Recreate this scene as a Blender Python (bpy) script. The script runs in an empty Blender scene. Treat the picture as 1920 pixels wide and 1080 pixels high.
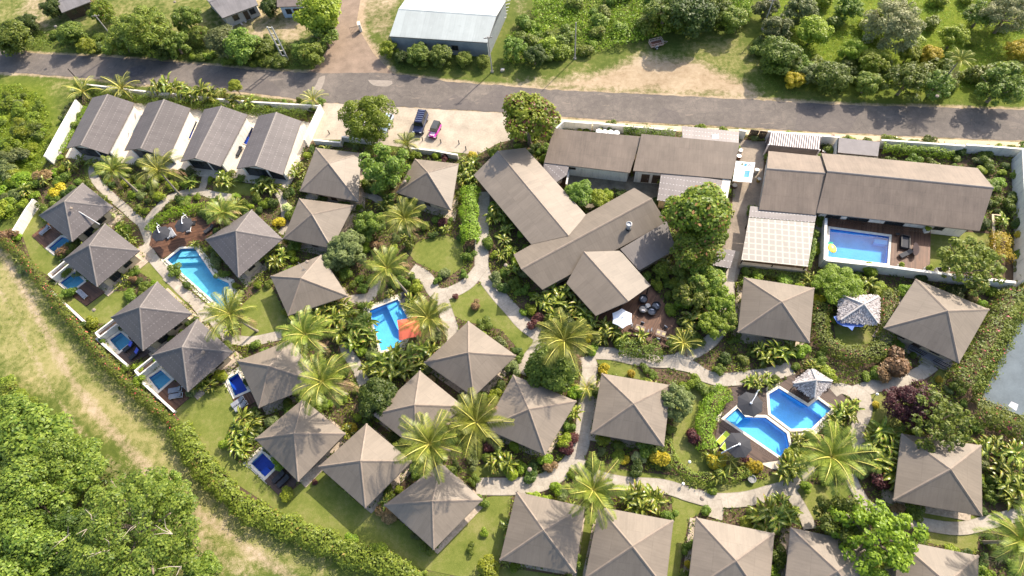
import bpy, math, random
import numpy as np
from mathutils import Vector, Matrix
from mathutils.geometry import tessellate_polygon

scene = bpy.context.scene
COL = scene.collection

# ---------------------------------------------------------------- camera
F_PX, NAD, CAM_H = 1120.0, (1048.0, 1120.0), 80.0
_n = np.array([NAD[0] - 960, -(NAD[1] - 540), -F_PX])
_n /= np.linalg.norm(_n)
_Z = -_n
_Y = np.array([0, 1.0, 0]) - _Z[1] * _Z
_Y /= np.linalg.norm(_Y)
_X = np.cross(_Y, _Z)
RCAM = np.array([_X, _Y, _Z])
cam_data = bpy.data.cameras.new("camera")
cam_data.sensor_width = 36.0
cam_data.lens = 36.0 * F_PX / 1920.0
cam_data.clip_start = 1.0
cam_data.clip_end = 5000.0
cam = bpy.data.objects.new("camera", cam_data)
COL.objects.link(cam)
cam.matrix_world = Matrix.Translation((0, 0, CAM_H)) @ Matrix([list(r) for r in RCAM]).to_4x4()
scene.camera = cam

# ---------------------------------------------------------------- sky, sun, exposure
SUN_EL, SUN_AZ = math.radians(38), math.radians(53)      # azimuth from +X towards +Y
world = bpy.data.worlds.new("World")
scene.world = world
world.use_nodes = True
wn = world.node_tree
bg = wn.nodes["Background"]
sky = wn.nodes.new("ShaderNodeTexSky")
sky.sky_type = 'NISHITA'
sky.sun_disc = False
sky.sun_elevation = SUN_EL
sky.sun_rotation = math.pi / 2 - SUN_AZ
sky.dust_density = 3.0
wn.links.new(sky.outputs[0], bg.inputs[0])
bg.inputs[1].default_value = 0.15
sun_data = bpy.data.lights.new("sun", 'SUN')
sun_data.energy = 3.7
sun_data.angle = math.radians(0.5)
sun_data.color = (1.0, 0.90, 0.76)
sun = bpy.data.objects.new("sun", sun_data)
COL.objects.link(sun)
_d = Vector((math.cos(SUN_EL) * math.cos(SUN_AZ), math.cos(SUN_EL) * math.sin(SUN_AZ), math.sin(SUN_EL)))
sun.rotation_euler = _d.to_track_quat('Z', 'Y').to_euler()
sun.location = _d * 200
scene.view_settings.view_transform = 'Standard'
scene.view_settings.look = 'None'
scene.view_settings.gamma = 1.0
scene.view_settings.exposure = 1.1
scene.cycles.max_bounces = 6
scene.cycles.diffuse_bounces = 3
scene.cycles.glossy_bounces = 2
scene.cycles.transparent_max_bounces = 6

# ---------------------------------------------------------------- helpers
def P(px, py, z=0.0):
    w = RCAM @ np.array([px - 960, -(py - 540), -F_PX])
    s = (CAM_H - z) / -w[2]
    return np.array([w[0] * s, w[1] * s])

def PP(pts, z=0.0):
    return [P(a, b, z) for a, b in pts]

def P3(px, py, z=0.0):
    a = P(px, py, z)
    return np.array([a[0], a[1], z])

KIDS = {}
def link(o, parent=None):
    COL.objects.link(o)
    if parent is not None:
        o.parent = parent
        KIDS.setdefault(parent.name, []).append(o)
    return o

def props(o, label=None, cat=None, group=None, kind=None):
    if label: o['label'] = label
    if cat: o['category'] = cat
    if group: o['group'] = group
    if kind: o['kind'] = kind
    return o

def thing(name, label, cat, loc=(0, 0, 0), rz=0.0, group=None):
    o = bpy.data.objects.new(name, None)
    o.empty_display_size = 0.3
    o.location = loc
    o.rotation_euler = (0, 0, rz)
    link(o)
    return props(o, label, cat, group)

def copy_tree(o, parent=None):
    c = o.copy()
    link(c, parent)
    for ch in KIDS.get(o.name, []):
        copy_tree(ch, c)
    return c

def place(proto, used, name_loc, rz=0.0, scale=1.0, label=None, group=None):
    """first call moves the prototype itself, later calls copy it"""
    o = proto if proto.name not in used else copy_tree(proto)
    used.add(proto.name)
    o.location = name_loc
    o.rotation_euler = (0, 0, rz)
    o.scale = (scale,) * 3 if not isinstance(scale, tuple) else scale
    if label: o['label'] = label
    if group: o['group'] = group
    return o
USED = set()

class MB:
    """collects faces, then builds one mesh object"""
    def __init__(s):
        s.v, s.f, s.m, s.uv = [], [], [], []
    def face(s, pts, m=0, uv=None):
        i = len(s.v)
        s.v += [tuple(map(float, p)) for p in pts]
        s.f.append(tuple(range(i, i + len(pts))))
        s.m.append(m)
        s.uv.append(uv if uv else [(p[0], p[1]) for p in pts])
    def quadgrid(s, rings, close=True, m=0):
        i = len(s.v); n = len(rings[0])
        for r in rings: s.v += [tuple(map(float, p)) for p in r]
        for a in range(len(rings) - 1):
            for b in range(n if close else n - 1):
                c = (b + 1) % n
                f = (i + a * n + b, i + a * n + c, i + (a + 1) * n + c, i + (a + 1) * n + b)
                s.f.append(f); s.m.append(m); s.uv.append([(b / n, a), (c / n, a), (c / n, a + 1), (b / n, a + 1)])
    def cap(s, ring, m=0, flip=False):
        s.face(ring[::-1] if flip else ring, m)
    def poly(s, pts2, z, m=0, up=True):
        P_ = [Vector((p[0], p[1], 0)) for p in pts2]
        i = len(s.v)
        s.v += [(float(p[0]), float(p[1]), float(z)) for p in pts2]
        for t in tessellate_polygon([P_]):
            a, b, c = (pts2[k] for k in t)
            cr = (b[0] - a[0]) * (c[1] - a[1]) - (b[1] - a[1]) * (c[0] - a[0])
            t = tuple(t) if (cr > 0) == up else tuple(t)[::-1]
            s.f.append(tuple(i + k for k in t)); s.m.append(m)
            s.uv.append([(pts2[k][0], pts2[k][1]) for k in t])
    def prism(s, pts2, z0, z1, m=0, bottom=True):
        if area2(pts2) < 0: pts2 = pts2[::-1]
        s.poly(pts2, z1, m)
        if bottom: s.poly(pts2, z0, m, up=False)
        n = len(pts2)
        for k in range(n):
            a, b = pts2[k], pts2[(k + 1) % n]
            L = math.hypot(b[0] - a[0], b[1] - a[1])
            s.face([(a[0], a[1], z0), (b[0], b[1], z0), (b[0], b[1], z1), (a[0], a[1], z1)], m,
                   [(0, z0), (L, z0), (L, z1), (0, z1)])
    def box(s, c, size, rz=0.0, m=0, tilt=None):
        hx, hy, hz = size[0] / 2, size[1] / 2, size[2] / 2
        M = Matrix.Rotation(rz, 3, 'Z')
        if tilt: M = M @ Matrix.Rotation(tilt[0], 3, tilt[1])
        q = [Vector(c) + M @ Vector((x * hx, y * hy, z * hz)) for x, y, z in
             ((-1, -1, -1), (1, -1, -1), (1, 1, -1), (-1, 1, -1), (-1, -1, 1), (1, -1, 1), (1, 1, 1), (-1, 1, 1))]
        for f in ((3, 2, 1, 0), (4, 5, 6, 7), (0, 1, 5, 4), (1, 2, 6, 5), (2, 3, 7, 6), (3, 0, 4, 7)):
            s.face([q[k] for k in f], m)
    def tube(s, pts, rad, n=8, m=0, caps=True):
        pts = [Vector(p) for p in pts]
        if not isinstance(rad, (list, tuple)): rad = [rad] * len(pts)
        rings = []
        for k, p in enumerate(pts):
            d = (pts[min(k + 1, len(pts) - 1)] - pts[max(k - 1, 0)]).normalized()
            u = d.cross(Vector((0, 0, 1)))
            if u.length < 1e-3: u = Vector((1, 0, 0))
            u.normalize(); w = d.cross(u)
            rings.append([p + (u * math.cos(t) + w * math.sin(t)) * -rad[k] for t in [2 * math.pi * j / n for j in range(n)]])
        s.quadgrid(rings, True, m)
        if caps:
            s.cap(rings[0], m, True); s.cap(rings[-1], m)
    def lathe(s, prof, c=(0, 0, 0), n=16, m=0, sx=1.0, sy=1.0):
        rings = [[(c[0] + r * sx * math.cos(2 * math.pi * j / n), c[1] + r * sy * math.sin(2 * math.pi * j / n), c[2] + z)
                  for j in range(n)] for r, z in prof]
        s.quadgrid(rings, True, m)
        if prof[0][0] > 1e-3: s.cap(rings[0], m, True)
        if prof[-1][0] > 1e-3: s.cap(rings[-1], m)
    def build(s, name, mats, parent=None, origin=(0, 0, 0), smooth=False, bevel=0.0):
        me = bpy.data.meshes.new(name)
        ox, oy, oz = origin
        me.from_pydata([(x - ox, y - oy, z - oz) for x, y, z in s.v], [], s.f)
        mats = mats if isinstance(mats, (list, tuple)) else [mats]
        for mm in mats: me.materials.append(mm)
        me.polygons.foreach_set('material_index', s.m)
        uvl = me.uv_layers.new(name="UVMap")
        flat = [c for f in s.uv for p in f for c in p]
        uvl.data.foreach_set('uv', flat)
        if smooth: me.polygons.foreach_set('use_smooth', [True] * len(s.f))
        me.update()
        o = bpy.data.objects.new(name, me)
        link(o, parent)
        if parent is None: o.location = origin
        if bevel:
            b = o.modifiers.new("bevel", 'BEVEL'); b.width = bevel; b.segments = 2; b.limit_method = 'ANGLE'
        return o

def area2(p):
    return sum(p[k][0] * p[(k + 1) % len(p)][1] - p[(k + 1) % len(p)][0] * p[k][1] for k in range(len(p))) / 2

def offset_poly(p, d):
    """grow (d>0) a polygon given in world metres"""
    p = [np.array(q[:2], float) for q in p]
    if area2(p) < 0: p = p[::-1]
    out = []
    n = len(p)
    for k in range(n):
        a, b, c = p[k - 1], p[k], p[(k + 1) % n]
        e1 = (b - a) / (np.linalg.norm(b - a) + 1e-9); e2 = (c - b) / (np.linalg.norm(c - b) + 1e-9)
        n1 = np.array([e1[1], -e1[0]]); n2 = np.array([e2[1], -e2[0]])
        m = n1 + n2
        L = np.dot(m, n1)
        out.append(b + m * (d / max(L, 0.35)))
    return out

def smooth_line(pts, step=0.6):
    """Catmull-Rom through 2-D points"""
    p = [np.array(q, float) for q in pts]
    if len(p) < 3:
        n = max(2, int(np.linalg.norm(p[1] - p[0]) / step) + 1)
        return [p[0] + (p[1] - p[0]) * t for t in np.linspace(0, 1, n)]
    p = [2 * p[0] - p[1]] + p + [2 * p[-1] - p[-2]]
    out = []
    for k in range(1, len(p) - 2):
        n = max(2, int(np.linalg.norm(p[k + 1] - p[k]) / step))
        for t in np.linspace(0, 1, n, endpoint=False):
            a, b, c, d = p[k - 1:k + 3]
            out.append(0.5 * ((2 * b) + (c - a) * t + (2 * a - 5 * b + 4 * c - d) * t ** 2 + (3 * b - a - 3 * c + d) * t ** 3))
    out.append(p[-2])
    return out

def ribbon(pts, w):
    """polygon outline of a strip of width w along pts (w number or list)"""
    n = len(pts)
    L, R = [], []
    for k in range(n):
        d = pts[min(k + 1, n - 1)] - pts[max(k - 1, 0)]
        d = d / (np.linalg.norm(d) + 1e-9)
        nn = np.array([-d[1], d[0]])
        ww = (w[k] if hasattr(w, '__len__') else w) / 2
        L.append(pts[k] + nn * ww); R.append(pts[k] - nn * ww)
    return L, R

def inside(poly, X, Y):
    """vectorised point in polygon"""
    X = np.asarray(X); Y = np.asarray(Y)
    r = np.zeros(X.shape, bool)
    n = len(poly)
    for k in range(n):
        x1, y1 = poly[k][:2]; x2, y2 = poly[(k + 1) % n][:2]
        if y1 == y2: continue
        c = ((y1 > Y) != (y2 > Y)) & (X < (x2 - x1) * (Y - y1) / (y2 - y1) + x1)
        r ^= c
    return r

def seg_dist(pts, X, Y):
    d = np.full(X.shape, 1e9)
    for k in range(len(pts) - 1):
        a, b = pts[k], pts[k + 1]
        vx, vy = b[0] - a[0], b[1] - a[1]
        L = vx * vx + vy * vy + 1e-9
        t = np.clip(((X - a[0]) * vx + (Y - a[1]) * vy) / L, 0, 1)
        d = np.minimum(d, np.hypot(X - a[0] - t * vx, Y - a[1] - t * vy))
    return d

# ---------------------------------------------------------------- materials
MATS = {}
class NT:
    def __init__(s, m):
        s.t = m.node_tree; s.bsdf = s.t.nodes["Principled BSDF"]
    def n(s, kind, **kw):
        x = s.t.nodes.new(kind)
        for k, v in kw.items(): setattr(x, k, v)
        return x
    def l(s, a, b): s.t.links.new(a, b)
    def coords(s, obj=False, scale=1.0, uv=False, stretch=None):
        c = s.n("ShaderNodeTexCoord")
        src = c.outputs['UV'] if uv else c.outputs['Object']
        if not uv and not obj:
            g = s.n("ShaderNodeNewGeometry"); src = g.outputs['Position']
        if stretch:
            mp = s.n("ShaderNodeMapping"); mp.inputs['Scale'].default_value = stretch
            s.l(src, mp.inputs[0]); src = mp.outputs[0]
        return src
    def noise(s, src, scale, detail=4, rough=0.55):
        x = s.n("ShaderNodeTexNoise"); x.inputs['Scale'].default_value = scale
        x.inputs['Detail'].default_value = detail; x.inputs['Roughness'].default_value = rough
        s.l(src, x.inputs['Vector']); return x.outputs['Fac']
    def ramp(s, fac, stops):
        x = s.n("ShaderNodeValToRGB")
        e = x.color_ramp.elements
        while len(e) < len(stops): e.new(0.5)
        for k, (p, c) in enumerate(stops):
            e[k].position = p; e[k].color = (*c, 1) if len(c) == 3 else c
        s.l(fac, x.inputs[0]); return x.outputs[0]
    def mix(s, fac, a, b, mode='MIX'):
        x = s.n("ShaderNodeMix", data_type='RGBA', blend_type=mode)
        for sock, v in ((x.inputs[0], fac), (x.inputs[6], a), (x.inputs[7], b)):
            if hasattr(v, 'is_linked'): s.l(v, sock)
            elif isinstance(v, (int, float)): sock.default_value = v if sock is x.inputs[0] else (v, v, v, 1)
            else: sock.default_value = (*v, 1)
        return x.outputs[2]
    def math(s, op, a, b=0.0, c=None):
        x = s.n("ShaderNodeMath", operation=op)
        for sock, v in zip(x.inputs, (a, b, c)):
            if v is None: continue
            if hasattr(v, 'is_linked'): s.l(v, sock)
            else: sock.default_value = v
        return x.outputs[0]
    def bump(s, h, strength=0.3, dist=0.05):
        b = s.n("ShaderNodeBump"); b.inputs['Strength'].default_value = strength; b.inputs['Distance'].default_value = dist
        s.l(h, b.inputs['Height']); s.l(b.outputs[0], s.bsdf.inputs['Normal'])

def newmat(name, rough=0.7, spec=0.3, metal=0.0):
    m = bpy.data.materials.new(name)
    m.use_nodes = True
    t = NT(m)
    t.bsdf.inputs['Roughness'].default_value = rough
    t.bsdf.inputs['Specular IOR Level'].default_value = spec
    t.bsdf.inputs['Metallic'].default_value = metal
    return m, t

def plain(name, c, rough=0.6, var=0.18, scale=1.5, spec=0.3, metal=0.0, bump=0.0):
    """a colour broken by fine and broad noise"""
    if name in MATS: return MATS[name]
    m, t = newmat(name, rough, spec, metal)
    src = t.coords()
    a = t.noise(src, scale, 5); b = t.noise(src, scale * 9, 3)
    f = t.math('ADD', t.math('MULTIPLY', a, 0.65), t.math('MULTIPLY', b, 0.35))
    lo = tuple(x * (1 - var) for x in c); hi = tuple(min(1, x * (1 + var)) for x in c)
    t.l(t.ramp(f, [(0.3, lo), (0.7, hi)]), t.bsdf.inputs['Base Color'])
    if bump: t.bump(b, bump)
    MATS[name] = m
    return m

def roof_mat(name, c, dots=False, dotk=0.3, rib=0.76, lap=2.4, var=0.2, rough=0.55):
    m, t = newmat(name, rough, 0.35)
    uv = t.coords(uv=True)
    sx = t.n("ShaderNodeSeparateXYZ"); t.l(uv, sx.inputs[0])
    u, v = sx.outputs[0], sx.outputs[1]
    oi = t.n("ShaderNodeObjectInfo")
    pos = t.coords()
    stain = t.noise(pos, 0.35, 5, 0.6)
    streak = t.noise(t.coords(uv=True, stretch=(2.2, 0.25, 1)), 1.6, 4, 0.6)
    fine = t.noise(pos, 7.0, 3)
    f = t.math('ADD', t.math('MULTIPLY', stain, 0.45), t.math('MULTIPLY', streak, 0.35))
    f = t.math('ADD', f, t.math('MULTIPLY', fine, 0.2))
    col = t.ramp(f, [(0.3, tuple(x * (1 - var) for x in c)), (0.52, c), (0.72, tuple(x * (1 + var * 0.8) for x in c))])
    # ribs and sheet laps
    ru = t.math('FRACT', t.math('DIVIDE', u, rib)); rl = t.math('LESS_THAN', ru, 0.16)
    lv = t.math('FRACT', t.math('DIVIDE', v, lap)); ll = t.math('LESS_THAN', lv, 0.035)
    col = t.mix(t.math('MULTIPLY', rl, 0.045), col, tuple(x * 0.45 for x in c))
    col = t.mix(t.math('MULTIPLY', ll, 0.16), col, tuple(x * 0.4 for x in c))
    cu = t.math('FLOOR', t.math('DIVIDE', u, rib)); cv = t.math('FLOOR', t.math('DIVIDE', v, lap))
    wnz = t.n("ShaderNodeTexWhiteNoise", noise_dimensions='2D'); cmb = t.n("ShaderNodeCombineXYZ"); t.l(cu, cmb.inputs[0]); t.l(cv, cmb.inputs[1]); t.l(cmb.outputs[0], wnz.inputs['Vector'])
    hs = t.n("ShaderNodeHueSaturation"); t.l(col, hs.inputs['Color']); t.l(t.math('ADD', 0.94, t.math('MULTIPLY', wnz.outputs['Value'], 0.12)), hs.inputs['Value']); col = hs.outputs[0]
    moss = t.math('MULTIPLY', t.math('GREATER_THAN', t.noise(pos, 0.8, 7, 0.75), 0.63), 0.22)
    col = t.mix(moss, col, (c[0] * .5, c[1] * .52, c[2] * .5))
    pale = t.math('MULTIPLY', t.math('GREATER_THAN', t.noise(t.coords(uv=True, stretch=(1.5, 0.5, 1)), 1.1, 6, 0.7), 0.62), 0.15)
    col = t.mix(pale, col, tuple(min(1, x * 1.55) for x in c))
    if dots:
        du = t.math('LESS_THAN', t.math('FRACT', t.math('DIVIDE', u, 0.5)), 0.34)
        dv = t.math('LESS_THAN', t.math('FRACT', t.math('DIVIDE', v, 1.05)), 0.085)
        col = t.mix(t.math('MULTIPLY', t.math('MULTIPLY', du, dv), dotk), col, (0.5, 0.48, 0.46))
    hue = t.n("ShaderNodeHueSaturation"); t.l(col, hue.inputs['Color'])
    t.l(t.math('ADD', 0.88, t.math('MULTIPLY', oi.outputs['Random'], 0.24)), hue.inputs['Value'])
    t.l(hue.outputs[0], t.bsdf.inputs['Base Color'])
    h = t.math('SINE', t.math('MULTIPLY', u, 2 * math.pi / (rib / 2)))
    t.bump(h, 0.06, 0.02)
    MATS[name] = m
    return m

def leaf_mat(name, c1, c2, trans=0.38, accent=None, acc_p=0.93, rough=0.5, spec=0.35):
    m, t = newmat(name, rough, spec)
    g = t.n("ShaderNodeNewGeometry"); oi = t.n("ShaderNodeObjectInfo")
    big = t.noise(t.coords(), 0.9, 3)
    r = t.math('ADD', t.math('MULTIPLY', g.outputs['Random Per Island'], 0.6), t.math('MULTIPLY', big, 0.4))
    stops = [(0.2, c1), (0.8, c2)]
    col = t.ramp(r, stops)
    if accent:
        col = t.mix(t.math('GREATER_THAN', g.outputs['Random Per Island'], acc_p), col, accent)
    hue = t.n("ShaderNodeHueSaturation"); t.l(col, hue.inputs['Color'])
    t.l(t.math('ADD', 0.485, t.math('MULTIPLY', oi.outputs['Random'], 0.03)), hue.inputs['Hue'])
    t.l(t.math('ADD', 0.72, t.math('MULTIPLY', oi.outputs['Random'], 0.52)), hue.inputs['Value'])
    t.l(hue.outputs[0], t.bsdf.inputs['Base Color'])
    tr = t.n("ShaderNodeBsdfTranslucent"); t.l(hue.outputs[0], tr.inputs[0])
    mx = t.n("ShaderNodeMixShader"); mx.inputs[0].default_value = trans
    t.l(t.bsdf.outputs[0], mx.inputs[1]); t.l(tr.outputs[0], mx.inputs[2])
    t.l(mx.outputs[0], t.t.nodes['Material Output'].inputs[0])
    MATS[name] = m
    return m

def wood_mat(name, c, plank=0.14, var=0.35):
    m, t = newmat(name, 0.55, 0.3)
    g = t.n("ShaderNodeNewGeometry")
    src = t.coords()
    f = t.math('ADD', t.math('MULTIPLY', g.outputs['Random Per Island'], 0.55), t.math('MULTIPLY', t.noise(src, 1.2, 5), 0.45))
    t.l(t.ramp(f, [(0.2, tuple(x * (1 - var) for x in c)), (0.8, tuple(x * (1 + var) for x in c))]), t.bsdf.inputs['Base Color'])
    MATS[name] = m
    return m

def water_mat(name, tint):
    m = bpy.data.materials.new(name); m.use_nodes = True
    m.use_transparent_shadow = True
    t = NT(m)
    tp = t.n("ShaderNodeBsdfTransparent"); tp.inputs[0].default_value = (*tint, 1)
    gl = t.n("ShaderNodeBsdfGlossy"); gl.inputs['Roughness'].default_value = 0.04
    b = t.n("ShaderNodeBump"); b.inputs['Strength'].default_value = 0.07; b.inputs['Distance'].default_value = 0.05
    t.l(t.noise(t.coords(), 1.8, 5), b.inputs['Height'])
    t.l(b.outputs[0], gl.inputs['Normal'])
    mx = t.n("ShaderNodeMixShader"); mx.inputs[0].default_value = 0.035
    t.l(tp.outputs[0], mx.inputs[1]); t.l(gl.outputs[0], mx.inputs[2])
    t.l(mx.outputs[0], t.t.nodes['Material Output'].inputs[0])
    MATS[name] = m
    return m

def pool_tile_mat(name, c):
    m, t = newmat(name, 0.6, 0.05)
    src = t.coords()
    caust = t.n("ShaderNodeTexVoronoi", feature='SMOOTH_F1'); caust.inputs['Scale'].default_value = 1.6
    t.l(src, caust.inputs['Vector'])
    f = t.math('ADD', t.math('MULTIPLY', t.noise(src, 0.6, 4), 0.6), t.math('MULTIPLY', t.noise(src, 6, 3), 0.4))
    t.l(t.ramp(f, [(0.3, tuple(x * 0.8 for x in c)), (0.7, tuple(min(1, x * 1.2) for x in c))]), t.bsdf.inputs['Base Color'])
    MATS[name] = m
    return m

M_TAN = roof_mat("brown sheet roof", (0.19, 0.156, 0.121))
M_GREY = roof_mat("grey tile roof", (0.115, 0.100, 0.095), dots=True, dotk=0.22)
M_BROWN = roof_mat("old brown roof", (0.165, 0.126, 0.096), var=0.35)
M_DOT = roof_mat("grey sheet with clear strips", (0.19, 0.165, 0.155), dots=True, dotk=0.85, rough=0.45)
M_CAPT = plain("ridge tan", (0.225, 0.18, 0.142), 0.55)
M_CAPG = plain("ridge grey", (0.165, 0.146, 0.135), 0.55)
M_CREAM = None
def grime_mat(name, c):
    m, t = newmat(name, 0.78, 0.2)
    pos = t.coords()
    st = t.noise(t.coords(stretch=(1.6, 1.6, 0.22)), 1.3, 6, 0.7); fine = t.noise(pos, 5, 4)
    col = t.ramp(t.math('ADD', t.math('MULTIPLY', st, .7), t.math('MULTIPLY', fine, .3)), [(.32, tuple(x * .62 for x in c)), (.47, tuple(x * .9 for x in c)), (.6, c)])
    t.l(col, t.bsdf.inputs['Base Color']); MATS[name] = m
    return m
M_LEAN = roof_mat("dark grey sheet", (0.125, 0.108, 0.098))
M_WHITE = grime_mat("white render", (0.74, 0.70, 0.63))
M_CREAM = grime_mat("cream render", (0.58, 0.48, 0.34))
M_FASCIA = plain("fascia paint", (0.17, 0.14, 0.12), 0.5)
M_PEBBLE = plain("pebble apron", (0.42, 0.34, 0.26), 0.9, 0.45, 3.5, bump=0.5)
def path_mat():
    m, t = newmat("path concrete", 0.88, 0.2)
    pos = t.coords(); uv = t.coords(uv=True); sx = t.n("ShaderNodeSeparateXYZ"); t.l(uv, sx.inputs[0])
    f = t.math('ADD', t.math('MULTIPLY', t.noise(pos, .45, 6, .65), .55), t.math('MULTIPLY', t.noise(pos, 4, 5, .7), .45))
    col = t.ramp(f, [(.34, (.26, .225, .18)), (.5, (.37, .325, .265)), (.64, (.47, .415, .34))])
    j = t.math('LESS_THAN', t.math('FRACT', t.math('DIVIDE', sx.outputs[1], 1.8)), .028)
    col = t.mix(t.math('MULTIPLY', j, .3), col, (.12, .10, .08))
    ed = t.math('GREATER_THAN', t.math('ABSOLUTE', sx.outputs[0]), .91)
    col = t.mix(t.math('MULTIPLY', ed, .35), col, (.14, .13, .08))
    t.l(col, t.bsdf.inputs['Base Color']); t.bump(t.noise(pos, 6, 3), .3, .02)
    MATS["path concrete"] = m
    return m
M_CONC = path_mat()
M_PATIO = plain("pale patio", (0.55, 0.485, 0.39), 0.8, 0.2, 0.5)
M_YARD = plain("old yard concrete", (0.27, 0.22, 0.17), 0.9, 0.4, 0.35)
M_COPE = plain("coping stone", (0.68, 0.61, 0.50), 0.7, 0.22, 2.5)
M_DECK = wood_mat("hardwood deck", (0.125, 0.062, 0.036))
M_DECKD = wood_mat("grey brown deck", (0.085, 0.055, 0.042))
M_DARK = plain("charcoal fabric", (0.035, 0.036, 0.042), 0.75)
M_GREYF = plain("grey fabric", (0.24, 0.25, 0.275), 0.8)
M_LIME = plain("lime cushion", (0.42, 0.55, 0.06), 0.75)
M_ALU = plain("white metal", (0.75, 0.76, 0.78), 0.35, 0.05)
M_STEEL = plain("galvanised steel", (0.42, 0.42, 0.42), 0.45, 0.2, metal=0.3)
M_GLASS = plain("dark glass", (0.02, 0.025, 0.03), 0.12, 0.1, spec=0.6)
M_TIMBER = plain("dark timber", (0.075, 0.05, 0.035), 0.6, 0.3, 3)
M_POLE = plain("weathered pole", (0.36, 0.33, 0.30), 0.8, 0.25, 2)
M_BLACK = plain("black paint", (0.02, 0.02, 0.022), 0.5)
M_RUBBER = plain("tyre rubber", (0.025, 0.025, 0.026), 0.85)
M_BARK = plain("bark", (0.20, 0.155, 0.115), 0.9, 0.35, 4, bump=0.5)
M_PALMTRUNK = plain("palm trunk", (0.27, 0.23, 0.18), 0.9, 0.3, 5, bump=0.4)
M_TILE_T = pool_tile_mat("teal pool tile", (0.13, 0.42, 0.56))
M_TILE_B = pool_tile_mat("blue pool tile", (0.12, 0.46, 0.82))
M_TILE_R = pool_tile_mat("darker blue tile", (0.06, 0.31, 0.66))  # darker blue base colour, used for the raised pool
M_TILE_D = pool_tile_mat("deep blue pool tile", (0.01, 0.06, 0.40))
M_WATER = water_mat("pool water", (0.90, 0.98, 1.0))
# ================================================================ ground
GX0, GX1, GY0, GY1, GS = -150.0, 115.0, -30.0, 135.0, 0.5
gx = np.arange(GX0, GX1 + 1e-6, GS); gy = np.arange(GY0, GY1 + 1e-6, GS)
GXX, GYY = np.meshgrid(gx, gy)
BLOCK = np.zeros(GXX.shape, bool)          # where nothing is planted
HOLE = np.zeros(GXX.shape, bool)           # pool basins
def block(poly):
    global BLOCK
    BLOCK |= inside(poly, GXX, GYY)
def is_blocked(x, y):
    i = np.clip(((np.asarray(y) - GY0) / GS + 0.5).astype(int), 0, GXX.shape[0] - 1)
    j = np.clip(((np.asarray(x) - GX0) / GS + 0.5).astype(int), 0, GXX.shape[1] - 1)
    return BLOCK[i, j]

COMPOUND = PP([(150,160),(605,195),(592,268),(850,295),(940,268),(1050,225),(1920,272),(1935,540),(1905,560),(1822,730),(1850,790),
               (1935,800),(1960,1090),(900,1090),(720,1050),(560,985),(460,945),(335,790),(200,690),(20,470),(40,400),(90,290)])
IN_COMP = inside(COMPOUND, GXX, GYY)

ROAD_N = [(-120,88),(0,95),(83,101),(200,107),(320,116),(480,131),(600,137),(733,138),(833,152),(960,162),(1033,168),(1210,177),(1310,182),(1440,189),(1540,195),(1773,202),(1920,206),(2050,212)]
ROAD_S = [(-120,132),(0,135),(133,144),(290,160),(480,176),(613,192),(800,203),(960,212),(1057,219),(1210,230),(1377,238),(1440,242),(1673,254),(1920,264),(2050,270)]
rng = np.random.default_rng(5)
def rough_edge(pts, amp, step=0.7):
    L = smooth_line(pts, step)
    return [p + rng.normal(0, amp, 2) for p in L]
rn = rough_edge(PP(ROAD_N), 0.09); rs = rough_edge(PP(ROAD_S), 0.09)

def asphalt():
    m, t = newmat("road asphalt", 0.9, 0.25)
    src = t.coords()
    big = t.noise(src, 0.12, 6, 0.65); mid = t.noise(src, 0.9, 6, 0.7); fine = t.noise(src, 6, 4)
    f = t.math('ADD', t.math('ADD', t.math('MULTIPLY', big, 0.45), t.math('MULTIPLY', mid, 0.35)), t.math('MULTIPLY', fine, 0.2))
    col = t.ramp(f, [(0.36, (0.095, 0.082, 0.072)), (0.5, (0.138, 0.118, 0.102)), (0.62, (0.20, 0.168, 0.14))])
    vor = t.n("ShaderNodeTexVoronoi"); vor.inputs['Scale'].default_value = 0.11; t.l(src, vor.inputs['Vector'])
    sep = t.n("ShaderNodeSeparateColor"); t.l(vor.outputs['Color'], sep.inputs[0])
    patch = t.math('GREATER_THAN', sep.outputs[0], 0.72)
    col = t.mix(t.math('MULTIPLY', patch, 0.45), col, (0.105, 0.09, 0.085))
    worn = t.math('GREATER_THAN', t.noise(t.coords(stretch=(0.35, 1.3, 1)), 0.6, 6, 0.7), 0.62)
    col = t.mix(t.math('MULTIPLY', worn, 0.35), col, (0.30, 0.24, 0.185))
    cr = t.n("ShaderNodeTexVoronoi", feature='DISTANCE_TO_EDGE'); cr.inputs['Scale'].default_value = 0.3
    wob = t.n("ShaderNodeVectorMath", operation='ADD'); nz = t.n("ShaderNodeTexNoise"); nz.inputs['Scale'].default_value = .8; t.l(src, nz.inputs['Vector']); t.l(src, wob.inputs[0]); t.l(nz.outputs['Color'], wob.inputs[1]); t.l(wob.outputs[0], cr.inputs['Vector'])
    col = t.mix(t.math('MULTIPLY', t.math('LESS_THAN', cr.outputs['Distance'], .009), .3), col, (.05, .045, .042))
    t.l(col, t.bsdf.inputs['Base Color']); t.bump(fine, 0.3)
    return m
mb = MB()
n_ = 400
def resample(L, n):
    L = np.array(L); s = np.r_[0, np.cumsum(np.linalg.norm(np.diff(L, axis=0), axis=1))]
    q = np.linspace(0, s[-1], n)
    return np.c_[np.interp(q, s, L[:, 0]), np.interp(q, s, L[:, 1])]
A_, B_ = resample(rs, n_), resample(rn, n_)
for k in range(n_ - 1):
    mb.face([(*A_[k], 0.03), (*A_[k + 1], 0.03), (*B_[k + 1], 0.03), (*B_[k], 0.03)])
road = mb.build("road", asphalt()); props(road, kind='structure')
ROADPOLY = list(A_) + list(B_[::-1])
block(ROADPOLY)

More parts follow.
